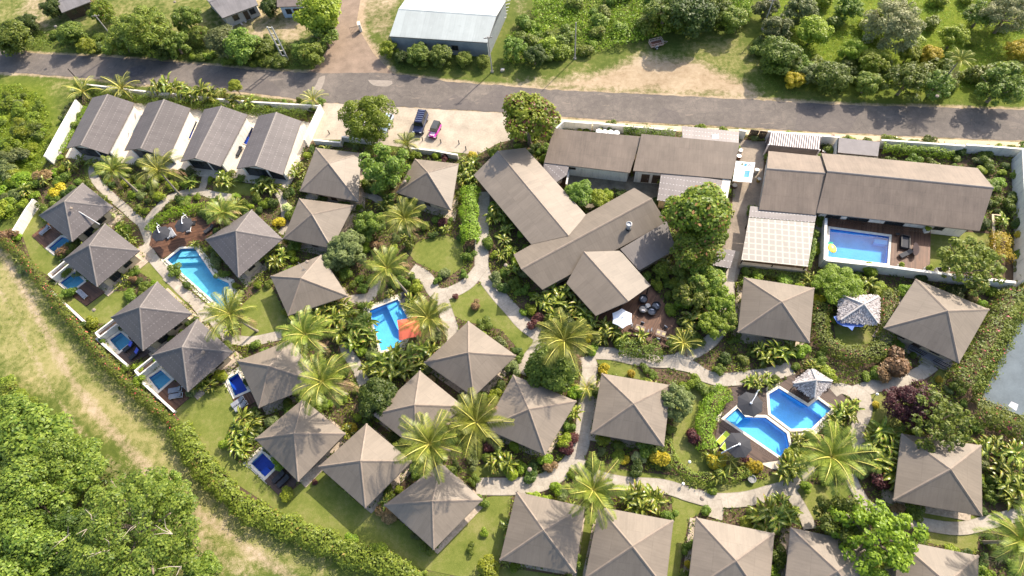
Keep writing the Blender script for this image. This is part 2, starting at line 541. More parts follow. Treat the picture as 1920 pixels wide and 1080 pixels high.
SIDE = [(640,-40),(638,0),(630,40),(618,85),(598,118),(575,138),(660,144),(745,146),(725,126),(700,100),(682,70),(668,45),(676,0),(690,-40)]
side = PP(SIDE)
mb = MB(); mb.poly(side, 0.026)
o = mb.build("side_road", plain("worn side road", (0.235, 0.172, 0.125), 0.9, 0.3, 0.5)); props(o, kind='structure'); block(side)

def flat(name, px, z, mat, kind='structure', blk=True, label=None, thick=0.0, rough=0.0, smooth=False):
    w = PP(px)
    if smooth:
        w = smooth_line(w + [w[0]], 0.7)[:-1]
    mb = MB()
    if thick: mb.prism(w, z - thick, z, bottom=False)
    else: mb.poly(w, z)
    o = mb.build(name, mat); props(o, label, kind=kind)
    if blk: block(w)
    return o

flat("car_park", [(608,193),(700,198),(800,204),(960,213),(1050,220),(1036,238),(985,256),(935,268),(893,292),(868,287),(858,286),(770,278),(690,268),(636,262),(592,262),(575,268),(586,235)], 0.018,
     plain("car park concrete", (0.385, 0.325, 0.25), 0.9, 0.3, 0.35))
SLOTS = [[(260,213),(269,217),(252,251),(242,247)], [(360,224),(371,228),(357,261),(345,257)], [(465,235),(476,239),(464,272),(452,268)]]
def patio_sheet():
    w = PP([(122,296),(180,188),(215,190),(490,212),(590,232),(575,270),(548,330),(528,345),(440,335),(330,318),(215,305)])
    hs = [offset_poly(PP(s, .16), .35) for s in SLOTS]
    d = PP(SLOTS[0])[2] - PP(SLOTS[0])[1]; d = d / np.linalg.norm(d); nr = np.array([-d[1], d[0]]); c = np.mean(w, axis=0); mb = MB(); k = -60.0
    while k < 60:
        for (s, e) in clip_strip(w, c + nr * (k + .1), d, hs):
            q0, q1 = c + nr * k + d * s, c + nr * k + d * e
            mb.face([(*q0, .022), (*q1, .022), (*(q1 + nr * .2), .022), (*(q0 + nr * .2), .022)])
        k += .2
    o = mb.build("patio", M_PATIO); props(o, kind='structure'); block(w)
flat("service_yard", [(1388,262),(1440,266),(1432,300),(1428,385),(1404,392),(1390,500),(1372,556),(1350,560),(1352,480),(1372,395),(1376,330)], 0.022, M_YARD)
flat("courtyard", [(1066,318),(1178,330),(1240,335),(1236,372),(1215,378),(1150,352),(1110,392),(1092,398),(1062,340)], 0.02,
     plain("mossy court paving", (0.17, 0.145, 0.105), 0.9, 0.5, 0.9))
flat("verge_paving", [(1040,222),(1200,233),(1400,243),(1700,258),(1935,268),(1935,277),(1700,268),(1400,253),(1200,243),(1045,232)], 0.016,
     plain("sandy verge", (0.55, 0.42, 0.28), 0.9, 0.25, 0.6))
flat("neighbour_terrace", [(1935,575),(1905,612),(1880,660),(1856,705),(1838,748),(1880,768),(1935,790)], 0.35,
     plain("grey blue slate terrace", (0.125, 0.15, 0.165), 0.9, 0.22, 0.5), thick=0.35)
flat("neighbour_terrace_mat", [(1887,762),(1893,754),(1906,760),(1902,772)], 0.356, plain("pale slab", (0.45, 0.44, 0.46), 0.7), blk=False)

flat("road_patch", [(598,146),(610,142),(603,166),(588,180),(582,176),(592,160)], 0.036, plain("pale road patch", (.27, .23, .19), .9, .2), blk=False, smooth=True)
flat("road_patch", [(240,130),(262,122),(275,126),(266,140),(246,144)], 0.036, plain("tar patch", (.09, .08, .08), .8, .3), blk=False, smooth=True)
flat("road_patch", [(690,150),(735,152),(728,162),(700,160)], 0.036, MATS["pale road patch"], blk=False, smooth=True)
# lawns
def lawn_mat():
    m, t = newmat("mown lawn", 0.9, 0.2)
    src = t.coords()
    f = t.math('ADD', t.math('ADD', t.math('MULTIPLY', t.noise(src, 0.22, 5, 0.6), 0.5), t.math('MULTIPLY', t.noise(src, 1.6, 5), 0.25)), t.math('MULTIPLY', t.noise(src, 9, 3), 0.25))
    t.l(t.ramp(f, [(0.33, (0.085, 0.115, 0.016)), (0.5, (0.15, 0.17, 0.034)), (0.66, (0.25, 0.225, 0.085))]), t.bsdf.inputs['Base Color'])
    t.bump(t.noise(src, 14, 3), 0.6, 0.05)
    return m
M_LAWN = lawn_mat()
LAWNS = {
 'west_tip': [(38,428),(58,398),(82,392),(92,418),(62,441),(85,467),(110,487),(118,500),(95,520),(62,500)],
 'second': [(92,538),(108,532),(132,553),(163,575),(198,548),(235,545),(245,575),(205,608),(165,604)],
 'strip': [(250,503),(276,485),(315,520),(357,562),(350,570),(305,538)],
 'south': [(322,768),(365,740),(420,720),(437,748),(452,778),(430,806),(438,860),(470,880),(497,905),(530,936),(565,905),(600,876),(640,915),(686,955),(716,947),(765,990),(814,1033),(860,985),(908,934),(962,920),(950,985),(936,1062),(1090,1085),(880,1085),(720,1052),(560,985),(440,905),(370,830)],
 'round': [(764,472),(785,452),(835,440),(867,455),(872,497),(842,519),(815,508),(780,492)],
 'bend': [(837,558),(857,543),(890,531),(913,537),(945,578),(1003,638),(1000,682),(972,655),(940,618),(870,602),(848,590)],
 'path_wedge': [(1117,672),(1160,674),(1198,692),(1220,714),(1130,702)],
 'villa_side': [(455,570),(505,528),(540,598),(537,622),(480,633),(452,630)],
 'hedge_inner': [(1262,760),(1305,712),(1345,720),(1322,800),(1326,850),(1335,885),(1290,885),(1262,852)],
 'hedge_outer': [(1140,878),(1245,890),(1290,893),(1340,908),(1430,898),(1478,876),(1474,903),(1440,916),(1390,928),(1340,923),(1290,910),(1240,900),(1160,898)],
 'between': [(1258,922),(1328,955),(1312,962),(1291,975),(1270,1090),(1246,1090),(1262,975)],
 'east_bend': [(1482,920),(1520,908),(1590,910),(1595,925),(1553,972),(1520,976),(1498,945)],
 'east_top': [(1634,736),(1692,730),(1722,795),(1690,812),(1618,812),(1624,770)],
 'below_east': [(1676,942),(1842,970),(1830,984),(1795,986),(1740,976)],
 'below_path': [(1730,992),(1800,998),(1835,996),(1832,1035),(1740,1018)],
 'hut_lawn': [(1562,604),(1640,606),(1642,642),(1600,650),(1568,642)],
 'pool_yard': [(1744,430),(1838,437),(1880,440),(1862,510),(1744,508)],
 'gap': [(1097,955),(1117,962),(1092,1085),(1078,1085)],
 'strip_path': [(862,882),(915,868),(960,872),(960,892),(893,896)],
 'east_porch': [(1742,716),(1762,690),(1792,682),(1770,722)],
 'north_gable': [(155,307),(172,302),(180,338),(160,330)],
 'gable_front': [(400,330),(480,348),(470,368),(400,360)],
}
for k, v in LAWNS.items():
    o = flat("lawn", v, 0.03, M_LAWN, smooth=False)

# paths
def path(px, w, z=0.06):
    L = smooth_line(PP(px), 0.5)
    l, r = ribbon(L, w)
    mb = MB()
    dist = 0.0
    for k in range(len(L) - 1):
        d1 = dist + float(np.linalg.norm(L[k + 1] - L[k]))
        mb.face([(*r[k], z), (*r[k + 1], z), (*l[k + 1], z), (*l[k], z)], 0, [(-1, dist), (-1, d1), (1, d1), (1, dist)])
        dist = d1
        for s, fl in ((l, 1), (r, 0)):
            q = [(*s[k], z), (*s[k + 1], z), (*s[k + 1], 0), (*s[k], 0)]
            mb.face(q if fl else q[::-1])
    o = mb.build("path", M_CONC); props(o, kind='structure')
    block(l + r[::-1])
    return o
ZP = [0.05]
def pth(px, w):
    ZP[0] += 0.004
    path(px, w, ZP[0])
pth([(906,360),(905,410),(903,470),(906,512),(930,548),(960,582),(982,607),(1016,632)], 2.2)
pth([(904,500),(872,535),(823,552),(798,520),(772,505)], 2.1)
pth([(823,550),(831,570),(838,592),(846,615),(852,640)], 2.1)
pth([(708,525),(694,556),(660,562),(640,570)], 1.6)
pth([(645,640),(652,662),(668,685),(684,720)], 1.7)
pth([(172,303),(178,335),(205,365),(236,392),(258,412),(272,418),(290,398),(318,372),(350,362),(378,360),(400,366),(440,372)], 1.5)
pth([(386,330),(380,352),(372,362)], 1.3)
pth([(266,416),(278,445),(282,475),(302,502),(345,548),(395,592),(432,640)], 1.6)
pth([(262,470),(280,462)], 1.6)
pth([(310,520),(350,555),(390,603)], 1.0)
pth([(428,635),(470,640),(530,628)], 1.6)
pth([(505,345),(530,375),(535,420),(528,440)], 1.3)
pth([(660,372),(690,366),(718,380)], 1.3)
pth([(1112,662),(1150,664),(1195,674),(1250,678),(1285,668),(1330,642),(1355,605),(1366,560)], 1.9)
pth([(1258,680),(1296,688),(1322,705),(1362,712),(1440,702),(1485,690)], 1.9)
pth([(1016,630),(1008,652),(985,682),(975,700)], 2.0)
pth([(1100,668),(1106,690),(1102,720),(1098,770),(1092,815),(1085,845),(1058,880),(1012,906),(960,912),(893,912)], 2.2)
pth([(1080,862),(1110,890),(1165,906),(1243,912),(1295,928),(1340,938),(1395,936),(1442,924),(1478,912),(1505,885),(1520,870)], 1.8)
pth([(1338,938),(1342,955),(1340,972)], 1.8)
pth([(1478,916),(1496,945),(1512,975),(1518,992)], 1.6)
pth([(1590,740),(1640,724),(1690,716),(1725,700),(1748,684)], 1.8)
pth([(1606,735),(1621,745),(1621,775),(1606,808),(1612,842)], 1.7)
pth([(1592,890),(1606,920),(1628,950),(1675,970),(1732,983),(1797,991),(1857,978),(1935,958)], 1.5)
pth([(1365,565),(1366,520),(1376,470)], 1.8)
pth([(560,300),(548,330),(535,350)], 1.2)
pth([(1596,735),(1575,728),(1560,735)], 1.6)
flat("paving", [(1437,838+28),(1452,850),(1475,880),(1447,880),(1424,868)], 0.075, M_PATIO)

# ---- private decks and pools -------------------------------------------------
def clip_strip(poly, o, d, holes):
    """intervals along o+t*d inside poly, minus holes"""
    def cuts(pg):
        ts = []
        n = len(pg)
        for k in range(n):
            a = np.array(pg[k]) - o; b = np.array(pg[(k + 1) % n]) - o
            ca = d[0] * a[1] - d[1] * a[0]; cb = d[0] * b[1] - d[1] * b[0]
            if (ca > 0) != (cb > 0):
                s = ca / (ca - cb); ts.append(float(np.dot(a + (b - a) * s, d)))
        ts.sort()
        return [(ts[i], ts[i + 1]) for i in range(0, len(ts) - 1, 2)]
    iv = cuts(poly)
    for h in holes:
        for (c, e) in cuts(h):
            nv = []
            for (a, b) in iv:
                if e <= a or c >= b: nv.append((a, b)); continue
                if c > a: nv.append((a, c))
                if e < b: nv.append((e, b))
            iv = nv
    return iv

def deck(px, along, mat, label, holes=(), z=0.14, zb=0.0, zp=0.0, plank=0.145):
    poly = PP(px, zp + z) if zp else PP(px)
    d = P(*along[1]) - P(*along[0]); d = d / np.linalg.norm(d); nrm = np.array([-d[1], d[0]])
    c = np.mean(poly, axis=0)
    ext = max(np.linalg.norm(np.array(q) - c) for q in poly) + 1
    mb = MB()
    k = -ext
    while k < ext:
        for (a, b) in clip_strip(poly, c + nrm * (k + plank / 2), d, holes):
            while b - a > 0.05:
                e = min(b, a + 2.2 + 1.8 * random.random())
                q0 = c + nrm * k + d * a; q1 = c + nrm * k + d * (e - 0.008); w = nrm * (plank - 0.012)
                t = zp + z
                mb.face([(*q0, t), (*q1, t), (*(q1 + w), t), (*(q0 + w), t)])
                a = e
        k += plank
    o = mb.build("planks", mat)
    root = thing("deck", label, "deck", (c[0], c[1], zp))
    o.parent = root; o.location = (-c[0], -c[1], -zp); KIDS.setdefault(root.name, []).append(o)
    fr = MB()
    n = len(poly)
    for i in range(n):
        a, b = np.array(poly[i]), np.array(poly[(i + 1) % n])
        fr.box(((a[0] + b[0]) / 2, (a[1] + b[1]) / 2, zp + z / 2 - 0.01), (np.linalg.norm(b - a), 0.06, z - 0.02), math.atan2(b[1] - a[1], b[0] - a[0]))
    if not holes:
        fr.poly(poly, zp + z - 0.06)
    fr.build("bearer", M_TIMBER, root, (c[0], c[1], zp))
    block(poly)
    return root

POOLS = {}
patio_sheet()
def pool(px, tile, label, name='swimming_pool', cope=0.34, depth=1.25, zp=0.0, steps=None, open_edges=(), cat='pool', group=None):
    global HOLE
    outer = PP(px, zp + 0.16)
    if area2(outer) < 0: outer = outer[::-1]
    inner = offset_poly(outer, -cope)
    c = np.mean(outer, axis=0)
    org = (c[0], c[1], 0)
    root = thing(name, label, cat, org, group=group)
    top, n = zp + 0.16, len(outer)
    mb = MB()
    for k in range(n):
        j = (k + 1) % n
        mb.face([(*outer[k], top), (*outer[j], top), (*inner[j], top), (*inner[k], top)])
        mb.face([(*outer[k], min(0, zp) - 0.05), (*outer[j], min(0, zp) - 0.05), (*outer[j], top), (*outer[k], top)])
        mb.face([(*inner[j], top - 0.22), (*inner[k], top - 0.22), (*inner[k], top), (*inner[j], top)])
    ap = offset_poly(outer, 0.55)
    for k in range(n):
        j = (k + 1) % n
        mb.face([(*ap[k], 0.012), (*ap[j], 0.012), (*outer[j], 0.012), (*outer[k], 0.012)])
    mb.build("coping", M_COPE, root, org)
    ib = offset_poly(outer, -cope + 0.004)
    bs = MB(); fl = top - depth
    bs.poly(ib, fl)
    for k in range(n):
        j = (k + 1) % n
        bs.face([(*ib[j], fl), (*ib[k], fl), (*ib[k], top - 0.05), (*ib[j], top - 0.05)])
    bs.build("basin", tile, root, org)
    wl = MB(); ib2 = offset_poly(outer, -cope - 0.004)
    for k in range(n):
        j = (k + 1) % n
        wl.face([(*ib2[j], top - .42), (*ib2[k], top - .42), (*ib2[k], top - .2), (*ib2[j], top - .2)])
    wl.build("tile_band", M_TILE_D if tile is not M_TILE_D else M_TILE_T, root, org)
    if steps:
        for si, spx in enumerate(steps):
            st = MB(); st.prism(PP(spx, top), fl + 0.002, top - 0.35 - 0.25 * si)
            st.build("step", tile, root, org)
    wt = MB(); wt.poly(offset_poly(outer, -cope + 0.002), top - 0.13)
    wt.build("water", M_WATER, root, org)
    block(outer)
    if zp == 0:
        HOLE |= inside(offset_poly(outer, -0.1), GXX, GYY)
    POOLS[label] = outer
    return outer

pool([(85,465),(115,440),(147,448),(110,485)], M_TILE_T, "small teal plunge pool half under the westernmost villa's eave", 'plunge_pool', group='teal plunge pools of the grey roofed villas')
pool([(106,530),(140,505),(164,526),(132,551)], M_TILE_T, "small teal plunge pool between the low double wall and the one lounger deck", 'plunge_pool', group='teal plunge pools of the grey roofed villas')
pool([(199,637),(227,617),(252,640),(222,664)], M_TILE_T, "small teal plunge pool beside the deck with blue towels", 'plunge_pool', group='teal plunge pools of the grey roofed villas')
pool([(272,708),(302,688),(327,711),(296,738)], M_TILE_T, "small teal plunge pool beside the deck with two pale loungers and a pot", 'plunge_pool', group='teal plunge pools of the grey roofed villas')
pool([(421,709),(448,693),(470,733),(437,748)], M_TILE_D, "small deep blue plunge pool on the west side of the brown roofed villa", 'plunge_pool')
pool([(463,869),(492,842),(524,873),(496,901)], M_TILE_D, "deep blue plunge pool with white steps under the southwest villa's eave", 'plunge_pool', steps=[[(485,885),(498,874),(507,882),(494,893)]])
BIGL = pool([(307,487),(337,463),(367,461),(403,514),(432,528),(440,556),(420,585),(396,566)], M_TILE_T, "large teal pool with a pointed end beside the umbrella deck", steps=[[(338,470),(366,468),(372,478),(332,480)],[(330,481),(373,479),(378,488),(324,490)]])
pool([(687,580),(748,556),(772,603),(752,652),(711,663)], M_TILE_B, "bright blue pool beside the red umbrella among palms", steps=[[(723,570),(748,559),(771,603),(768,628),(744,615)]])
RP1 = pool([(1437,736),(1460,722),(1515,756),(1533,742),(1567,767),(1524,808),(1482,809),(1440,777)], M_TILE_B, "bright blue upper half of the twin pool beside the small thatched hut", depth=1.1, steps=[[(1516,760),(1532,748),(1560,769),(1545,782)]])
RP2 = pool([(1352,785),(1383,758),(1400,777),(1437,778),(1480,810),(1486,840),(1464,862)], M_TILE_B, "bright blue lower half of the twin pool with two black umbrellas", depth=1.1, steps=[[(1360,785),(1382,766),(1398,780),(1378,799)]])
for q, lab in ((SLOTS[0], "narrow pale pool slot between the first and second long gable villas from the west wall"),
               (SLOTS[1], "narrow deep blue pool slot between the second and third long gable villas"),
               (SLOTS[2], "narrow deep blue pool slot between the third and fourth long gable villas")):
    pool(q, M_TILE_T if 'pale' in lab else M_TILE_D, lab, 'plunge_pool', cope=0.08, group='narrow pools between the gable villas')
# raised pool of the walled house
ZR = 1.0
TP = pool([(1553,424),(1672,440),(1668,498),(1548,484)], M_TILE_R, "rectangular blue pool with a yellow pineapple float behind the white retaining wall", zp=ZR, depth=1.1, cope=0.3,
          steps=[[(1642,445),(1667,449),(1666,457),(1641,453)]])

deck([(61,442),(92,418),(118,439),(86,466)], [(61,442),(86,466)], M_DECK, "small brown deck at the westernmost villa's pool with one lounger")
deck([(133,552),(163,526),(198,548),(162,574)], [(133,552),(162,574)], M_DECK, "small brown deck with a single grey lounger beside the second teal pool")
deck([(222,664),(251,640),(284,660),(243,688)], [(222,664),(243,688)], M_DECKD, "dark deck with two loungers under blue patterned towels")
deck([(297,739),(326,711),(364,739),(327,771)], [(297,739),(327,771)], M_DECK, "small brown deck with two pale loungers at the southern teal pool")
deck([(437,748),(469,734),(482,752),(450,772)], [(437,748),(450,772)], M_DECK, "tiny brown deck with two pale loungers at the deep blue pool")
deck([(497,902),(524,873),(561,903),(530,934)], [(497,902),(530,934)], M_DECKD, "dark deck with two charcoal loungers at the southwest villa")
deck([(283,452),(286,438),(300,427),(337,412),(377,408),(412,420),(410,432),(385,450),(367,461),(337,463),(307,486),(281,460)], [(283,452),(400,425)], M_DECK, "large reddish brown deck with two charcoal umbrellas at the teal pool", holes=[offset_poly(BIGL, -0.05)])
deck([(1102,600),(1220,535),(1250,575),(1275,618),(1253,655),(1163,624)], [(1163,624),(1205,545)], M_DECK, "brown restaurant terrace deck with dining tables and round wicker chairs")
deck([(1372,728),(1400,720),(1432,722),(1437,736),(1460,722),(1480,705),(1530,700),(1592,752),(1567,767),(1524,808),(1487,812),(1486,841),(1464,862),(1424,868),(1400,862),(1333,852),(1345,800)], [(1345,790),(1460,862)], M_DECKD, "dark brown pool deck around the twin blue pools", holes=[offset_poly(RP1, -0.05), offset_poly(RP2, -0.05)])
deck([(1554,406),(1745,431),(1743,508),(1668,498),(1672,440),(1553,424)], [(1672,440),(1668,498)], M_DECK, "raised brown deck with black loungers beside the rectangular pool", z=0.14, zp=ZR, holes=[offset_poly(TP, -0.05)])

block(PP([(1543,402),(1750,428),(1890,440),(1905,545),(1700,520),(1538,508)]))
# ---- the ground sheet ---------------------------------------------------------
def soft(poly, w):
    """1 inside a px polygon fading over w metres"""
    q = PP(poly)
    d = seg_dist(q + [q[0]], GXX, GYY)
    s = np.where(inside(q, GXX, GYY), d, -d)
    return np.clip(0.5 + s / (2 * w), 0, 1)
dirt = np.zeros(GXX.shape); dry = np.zeros(GXX.shape)
TRACK = PP([(-40,420),(30,520),(85,620),(140,720),(205,803),(265,868),(323,925),(400,982),(470,1033),(600,1120)])
d = seg_dist(smooth_line(TRACK, 2), GXX, GYY)
dirt = np.maximum(dirt, np.clip(1.0 - d / 1.8, 0, 1) * 0.85)
d2 = seg_dist([p + np.array([-2.6, -1.6]) for p in smooth_line(TRACK, 2)], GXX, GYY)
dirt = np.maximum(dirt, np.clip(0.6 - d2 / 2.2, 0, 1))
dry = np.maximum(dry, soft([(-100,430),(40,470),(200,690),(335,800),(460,950),(640,1080),(400,1080),(250,880),(110,770),(-100,660)], 4) * 0.85)
dirt = np.maximum(dirt, 0.62 * soft([(140,820),(230,850),(330,930),(520,1080),(380,1080),(280,960),(170,880)], 2))
dirt = np.maximum(dirt, soft([(955,160),(1100,140),(1200,105),(1290,105),(1400,150),(1440,186),(1210,177),(1033,168)], 3) * 1.15)
dirt = np.maximum(dirt, soft([(1170,120),(1260,110),(1280,150),(1180,170)], 2))
for L, w in ((rn, 1.1), (rs, 1.1)):
    dirt = np.maximum(dirt, np.clip(1 - (seg_dist(resample(L, 70), GXX, GYY) - 0.2) / w, 0, 1) * 0.95)
dirt = np.maximum(dirt, soft([(585,140),(640,90),(640,-40),(700,-40),(690,60),(760,150)], 1.5))
dirt = np.maximum(dirt, soft([(680,-30),(760,-30),(735,75),(700,70),(672,40)], 2) * 0.7)
dirt = np.maximum(dirt, soft([(395,50),(420,0),(470,-30),(620,-30),(600,50),(560,90),(400,70)], 3) * 0.74)
dirt = np.maximum(dirt, soft([(25,20),(60,-30),(110,-20),(110,40),(90,66),(30,60)], 3) * 0.7)
dirt = np.maximum(dirt, soft([(955,-20),(990,-20),(990,60),(965,70)], 2.5) * 0.66)
dry = np.maximum(dry, soft([(955,160),(1100,120),(1240,70),(1400,60),(1450,190)], 4) * 0.6)
dry = np.maximum(dry, soft([(-40,-40),(640,-40),(610,90),(300,75),(-40,70)], 4) * 0.55)
dry = np.maximum(dry, soft([(0,130),(140,140),(140,165),(100,300),(95,220),(60,150)], 3) * 0.5)
soil = np.where(IN_COMP, 1.0, 0.0)
soil = np.maximum(soil, soft([(-60,700),(60,760),(250,880),(330,970),(460,1120),(-60,1120)], 3) * 0.5)
lush = np.maximum(soft([(1420,-40),(2000,-40),(2000,190),(1600,175),(1440,150)], 3), soft([(-80,150),(90,160),(105,240),(70,340),(-80,430)], 3))
dirt[IN_COMP] = 0; dry[IN_COMP] = 0

def ground_mat():
    m, t = newmat("ground", 0.95, 0.15)
    src = t.coords()
    at = t.n("ShaderNodeAttribute", attribute_name="zone")
    sp = t.n("ShaderNodeSeparateColor"); t.l(at.outputs['Color'], sp.inputs[0])
    n1 = t.noise(src, 0.16, 6, 0.65); n2 = t.noise(src, 1.1, 6, 0.65); n3 = t.noise(src, 7, 3)
    nn = t.math('ADD', t.math('MULTIPLY', n1, 0.4), t.math('ADD', t.math('MULTIPLY', n2, 0.4), t.math('MULTIPLY', n3, 0.2)))
    dn = t.math('SUBTRACT', nn, 0.5)
    grass = t.ramp(nn, [(0.34, (0.05, 0.075, 0.012)), (0.5, (0.095, 0.12, 0.022)), (0.64, (0.17, 0.165, 0.05))])
    lushc = t.ramp(nn, [(0.34, (0.06, 0.095, 0.008)), (0.5, (0.12, 0.16, 0.013)), (0.64, (0.215, 0.235, 0.028))])
    dryc = t.ramp(nn, [(0.32, (0.13, 0.155, 0.03)), (0.48, (0.235, 0.22, 0.075)), (0.66, (0.36, 0.295, 0.145))])
    soilc = t.ramp(nn, [(0.35, (0.065, 0.045, 0.028)), (0.6, (0.145, 0.098, 0.062))])
    dirtc = t.ramp(nn, [(0.34, (0.24, 0.17, 0.10)), (0.5, (0.345, 0.26, 0.165)), (0.66, (0.46, 0.37, 0.255))])
    col = t.mix(at.outputs['Alpha'], grass, lushc)
    def mask(ch, k=1.6, sharp=5.0):
        x = t.math('ADD', ch, t.math('MULTIPLY', dn, k))
        x = t.n("ShaderNodeMath", operation='MULTIPLY_ADD', use_clamp=True)
        return x
    def thr(ch, lo, k):
        a = t.math('ADD', ch, t.math('MULTIPLY', dn, k))
        x = t.n("ShaderNodeMapRange", clamp=True); x.inputs[1].default_value = lo; x.inputs[2].default_value = lo + 0.5
        t.l(a, x.inputs[0]); return x.outputs[0]
    col = t.mix(thr(sp.outputs[1], 0.38, 2.6), col, dryc)
    col = t.mix(thr(sp.outputs[2], 0.36, 0.6), col, soilc)
    col = t.mix(thr(sp.outputs[0], 0.42, 2.4), col, dirtc)
    t.l(col, t.bsdf.inputs['Base Color']); t.bump(n3, 0.5, 0.08)
    return m
ny_, nx_ = GXX.shape
idx = np.arange(nx_ * ny_).reshape(ny_, nx_)
hv = HOLE
hq = hv[:-1, :-1] | hv[1:, :-1] | hv[:-1, 1:] | hv[1:, 1:]
F_ = np.stack([idx[:-1, :-1], idx[:-1, 1:], idx[1:, 1:], idx[1:, :-1]], -1)[~hq]
def fast_mesh(name, V, F, k, mats, smooth=False):
    me = bpy.data.meshes.new(name)
    V = np.asarray(V, np.float32).reshape(-1, 3); F = np.asarray(F, np.int32).reshape(-1, k)
    me.vertices.add(len(V)); me.vertices.foreach_set('co', V.ravel())
    me.loops.add(F.size); me.loops.foreach_set('vertex_index', F.ravel())
    me.polygons.add(len(F)); me.polygons.foreach_set('loop_start', np.arange(0, F.size, k, dtype=np.int32))
    me.polygons.foreach_set('loop_total', np.full(len(F), k, np.int32))
    for m in (mats if isinstance(mats, (list, tuple)) else [mats]): me.materials.append(m)
    if smooth: me.polygons.foreach_set('use_smooth', np.ones(len(F), bool))
    me.update(calc_edges=True)
    return me
gm = fast_mesh("ground", np.stack([GXX, GYY, np.zeros_like(GXX)], -1), F_, 4, ground_mat())
ca = gm.attributes.new("zone", 'FLOAT_COLOR', 'POINT')
ca.data.foreach_set('color', np.stack([dirt, dry, soil, lush], -1).astype(np.float32).ravel())
ground = bpy.data.objects.new("ground", gm); link(ground); props(ground, kind='structure')
# the wider land out to the horizon, butted round the sheet
mb = MB()
E = 2500
for q in ([(-E,-E),(E,-E),(E,GY0),(-E,GY0)], [(-E,gy[-1]),(E,gy[-1]),(E,E),(-E,E)], [(-E,GY0),(GX0,GY0),(GX0,gy[-1]),(-E,gy[-1])], [(gx[-1],GY0),(E,GY0),(E,gy[-1]),(gx[-1],gy[-1])]):
    mb.poly(q, 0.0)
o = mb.build("terrain", gm.materials[0]); props(o, kind='structure')
# ================================================================ buildings
def unit(v): return v / (np.linalg.norm(v) + 1e-9)

def roof_face(mb, pts, m=0):
    """one planar roof face; uv: u along the first edge, v up the slope (metres)"""
    p = [np.array(q, float) for q in pts]
    e = unit(p[1] - p[0])
    nrm = np.cross(p[1] - p[0], p[2] - p[0]); nrm = unit(nrm)
    if nrm[2] < 0: nrm = -nrm
    v = np.cross(nrm, e)
    uv = [(float(np.dot(q - p[0], e)), float(np.dot(q - p[0], v))) for q in p]
    if np.cross(p[1] - p[0], p[2] - p[0])[2] < 0: p, uv = p[::-1], uv[::-1]
    mb.face(p, m, uv)

def roof_solid(faces, eaves, mat, parent, org, name='roof', t=0.16):
    """faces: roof planes; eaves: list of (a,b) edges that get a fascia thickness"""
    mb = MB()
    for f in faces: roof_face(mb, f)
    for f in faces:                                       # soffit
        q = [(p[0], p[1], p[2] - t) for p in f]
        if np.cross(np.array(q[1]) - q[0], np.array(q[2]) - q[0])[2] > 0: q = q[::-1]
        mb.face(q, 1)
    for a, b in eaves:
        mb.face([(a[0], a[1], a[2] - t), (b[0], b[1], b[2] - t), tuple(b), tuple(a)], 1)
    return mb.build(name, [mat, M_FASCIA], parent, org)

def cap(a, b, mat, parent, org, w=0.17, name='ridge_cap', lift=0.045):
    a, b = np.array(a, float), np.array(b, float)
    d = unit(b - a); s = unit(np.cross(d, (0, 0, 1)))
    up = np.array([0, 0, lift])
    mb = MB()
    for q in ((a, b),):
        L0, L1, R0, R1 = a - s * w - up * .6, b - s * w - up * .6, a + s * w - up * .6, b + s * w - up * .6
        T0, T1 = a + up * 1.6, b + up * 1.6
        mb.face([R0, R1, T1, T0]); mb.face([T0, T1, L1, L0]); mb.face([L0, R0, T0]); mb.face([R1, L1, T1])
    return mb.build(name, mat, parent, org)

def walls(poly, z0, z1, mat, parent, org, name='wall'):
    mb = MB(); mb.prism(poly, z0, z1, bottom=False)
    return mb.build(name, mat, parent, org)

def opening(a, b, s, w, z0, z1, parent, org, kind='window', out=None):
    """window or door on wall a->b at distance s, width w"""
    a, b = np.array(a[:2], float), np.array(b[:2], float)
    d = unit(b - a); n = np.array([d[1], -d[0]]) if out is None else out
    c = a + d * s
    rz = math.atan2(d[1], d[0])
    mb = MB()
    fw = 0.07
    zc = (z0 + z1) / 2
    for off in (-w / 2, w / 2):
        q = c + d * off + n * 0.03
        mb.box((q[0], q[1], zc), (fw, 0.1, z1 - z0), rz)
    for zz in ((z0, z1) if kind == 'window' else (z1,)):
        q = c + n * 0.03
        mb.box((q[0], q[1], zz), (w + fw, 0.102, fw), rz)
    fr = mb.build(kind, M_TIMBER, parent, org)
    pm = MB(); q = c + n * 0.02
    pm.box((q[0], q[1], zc), (w - fw, 0.05, z1 - z0 - fw), rz)
    if kind == 'window':
        q = c + n * 0.05
        pm2 = MB(); pm2.box((q[0], q[1], zc), (0.05, 0.05, z1 - z0 - fw), rz); pm2.build('mullion', M_TIMBER, fr, org)
        pm.build('pane', M_GLASS, fr, org)
    else:
        pm.build('door_leaf', M_TIMBER, fr, org)
        q = c + d * (w * 0.36) + n * 0.08
        hm = MB(); hm.box((q[0], q[1], z0 + 1.0), (0.12, 0.06, 0.04), rz); hm.build('handle', M_STEEL, fr, org)
    return fr

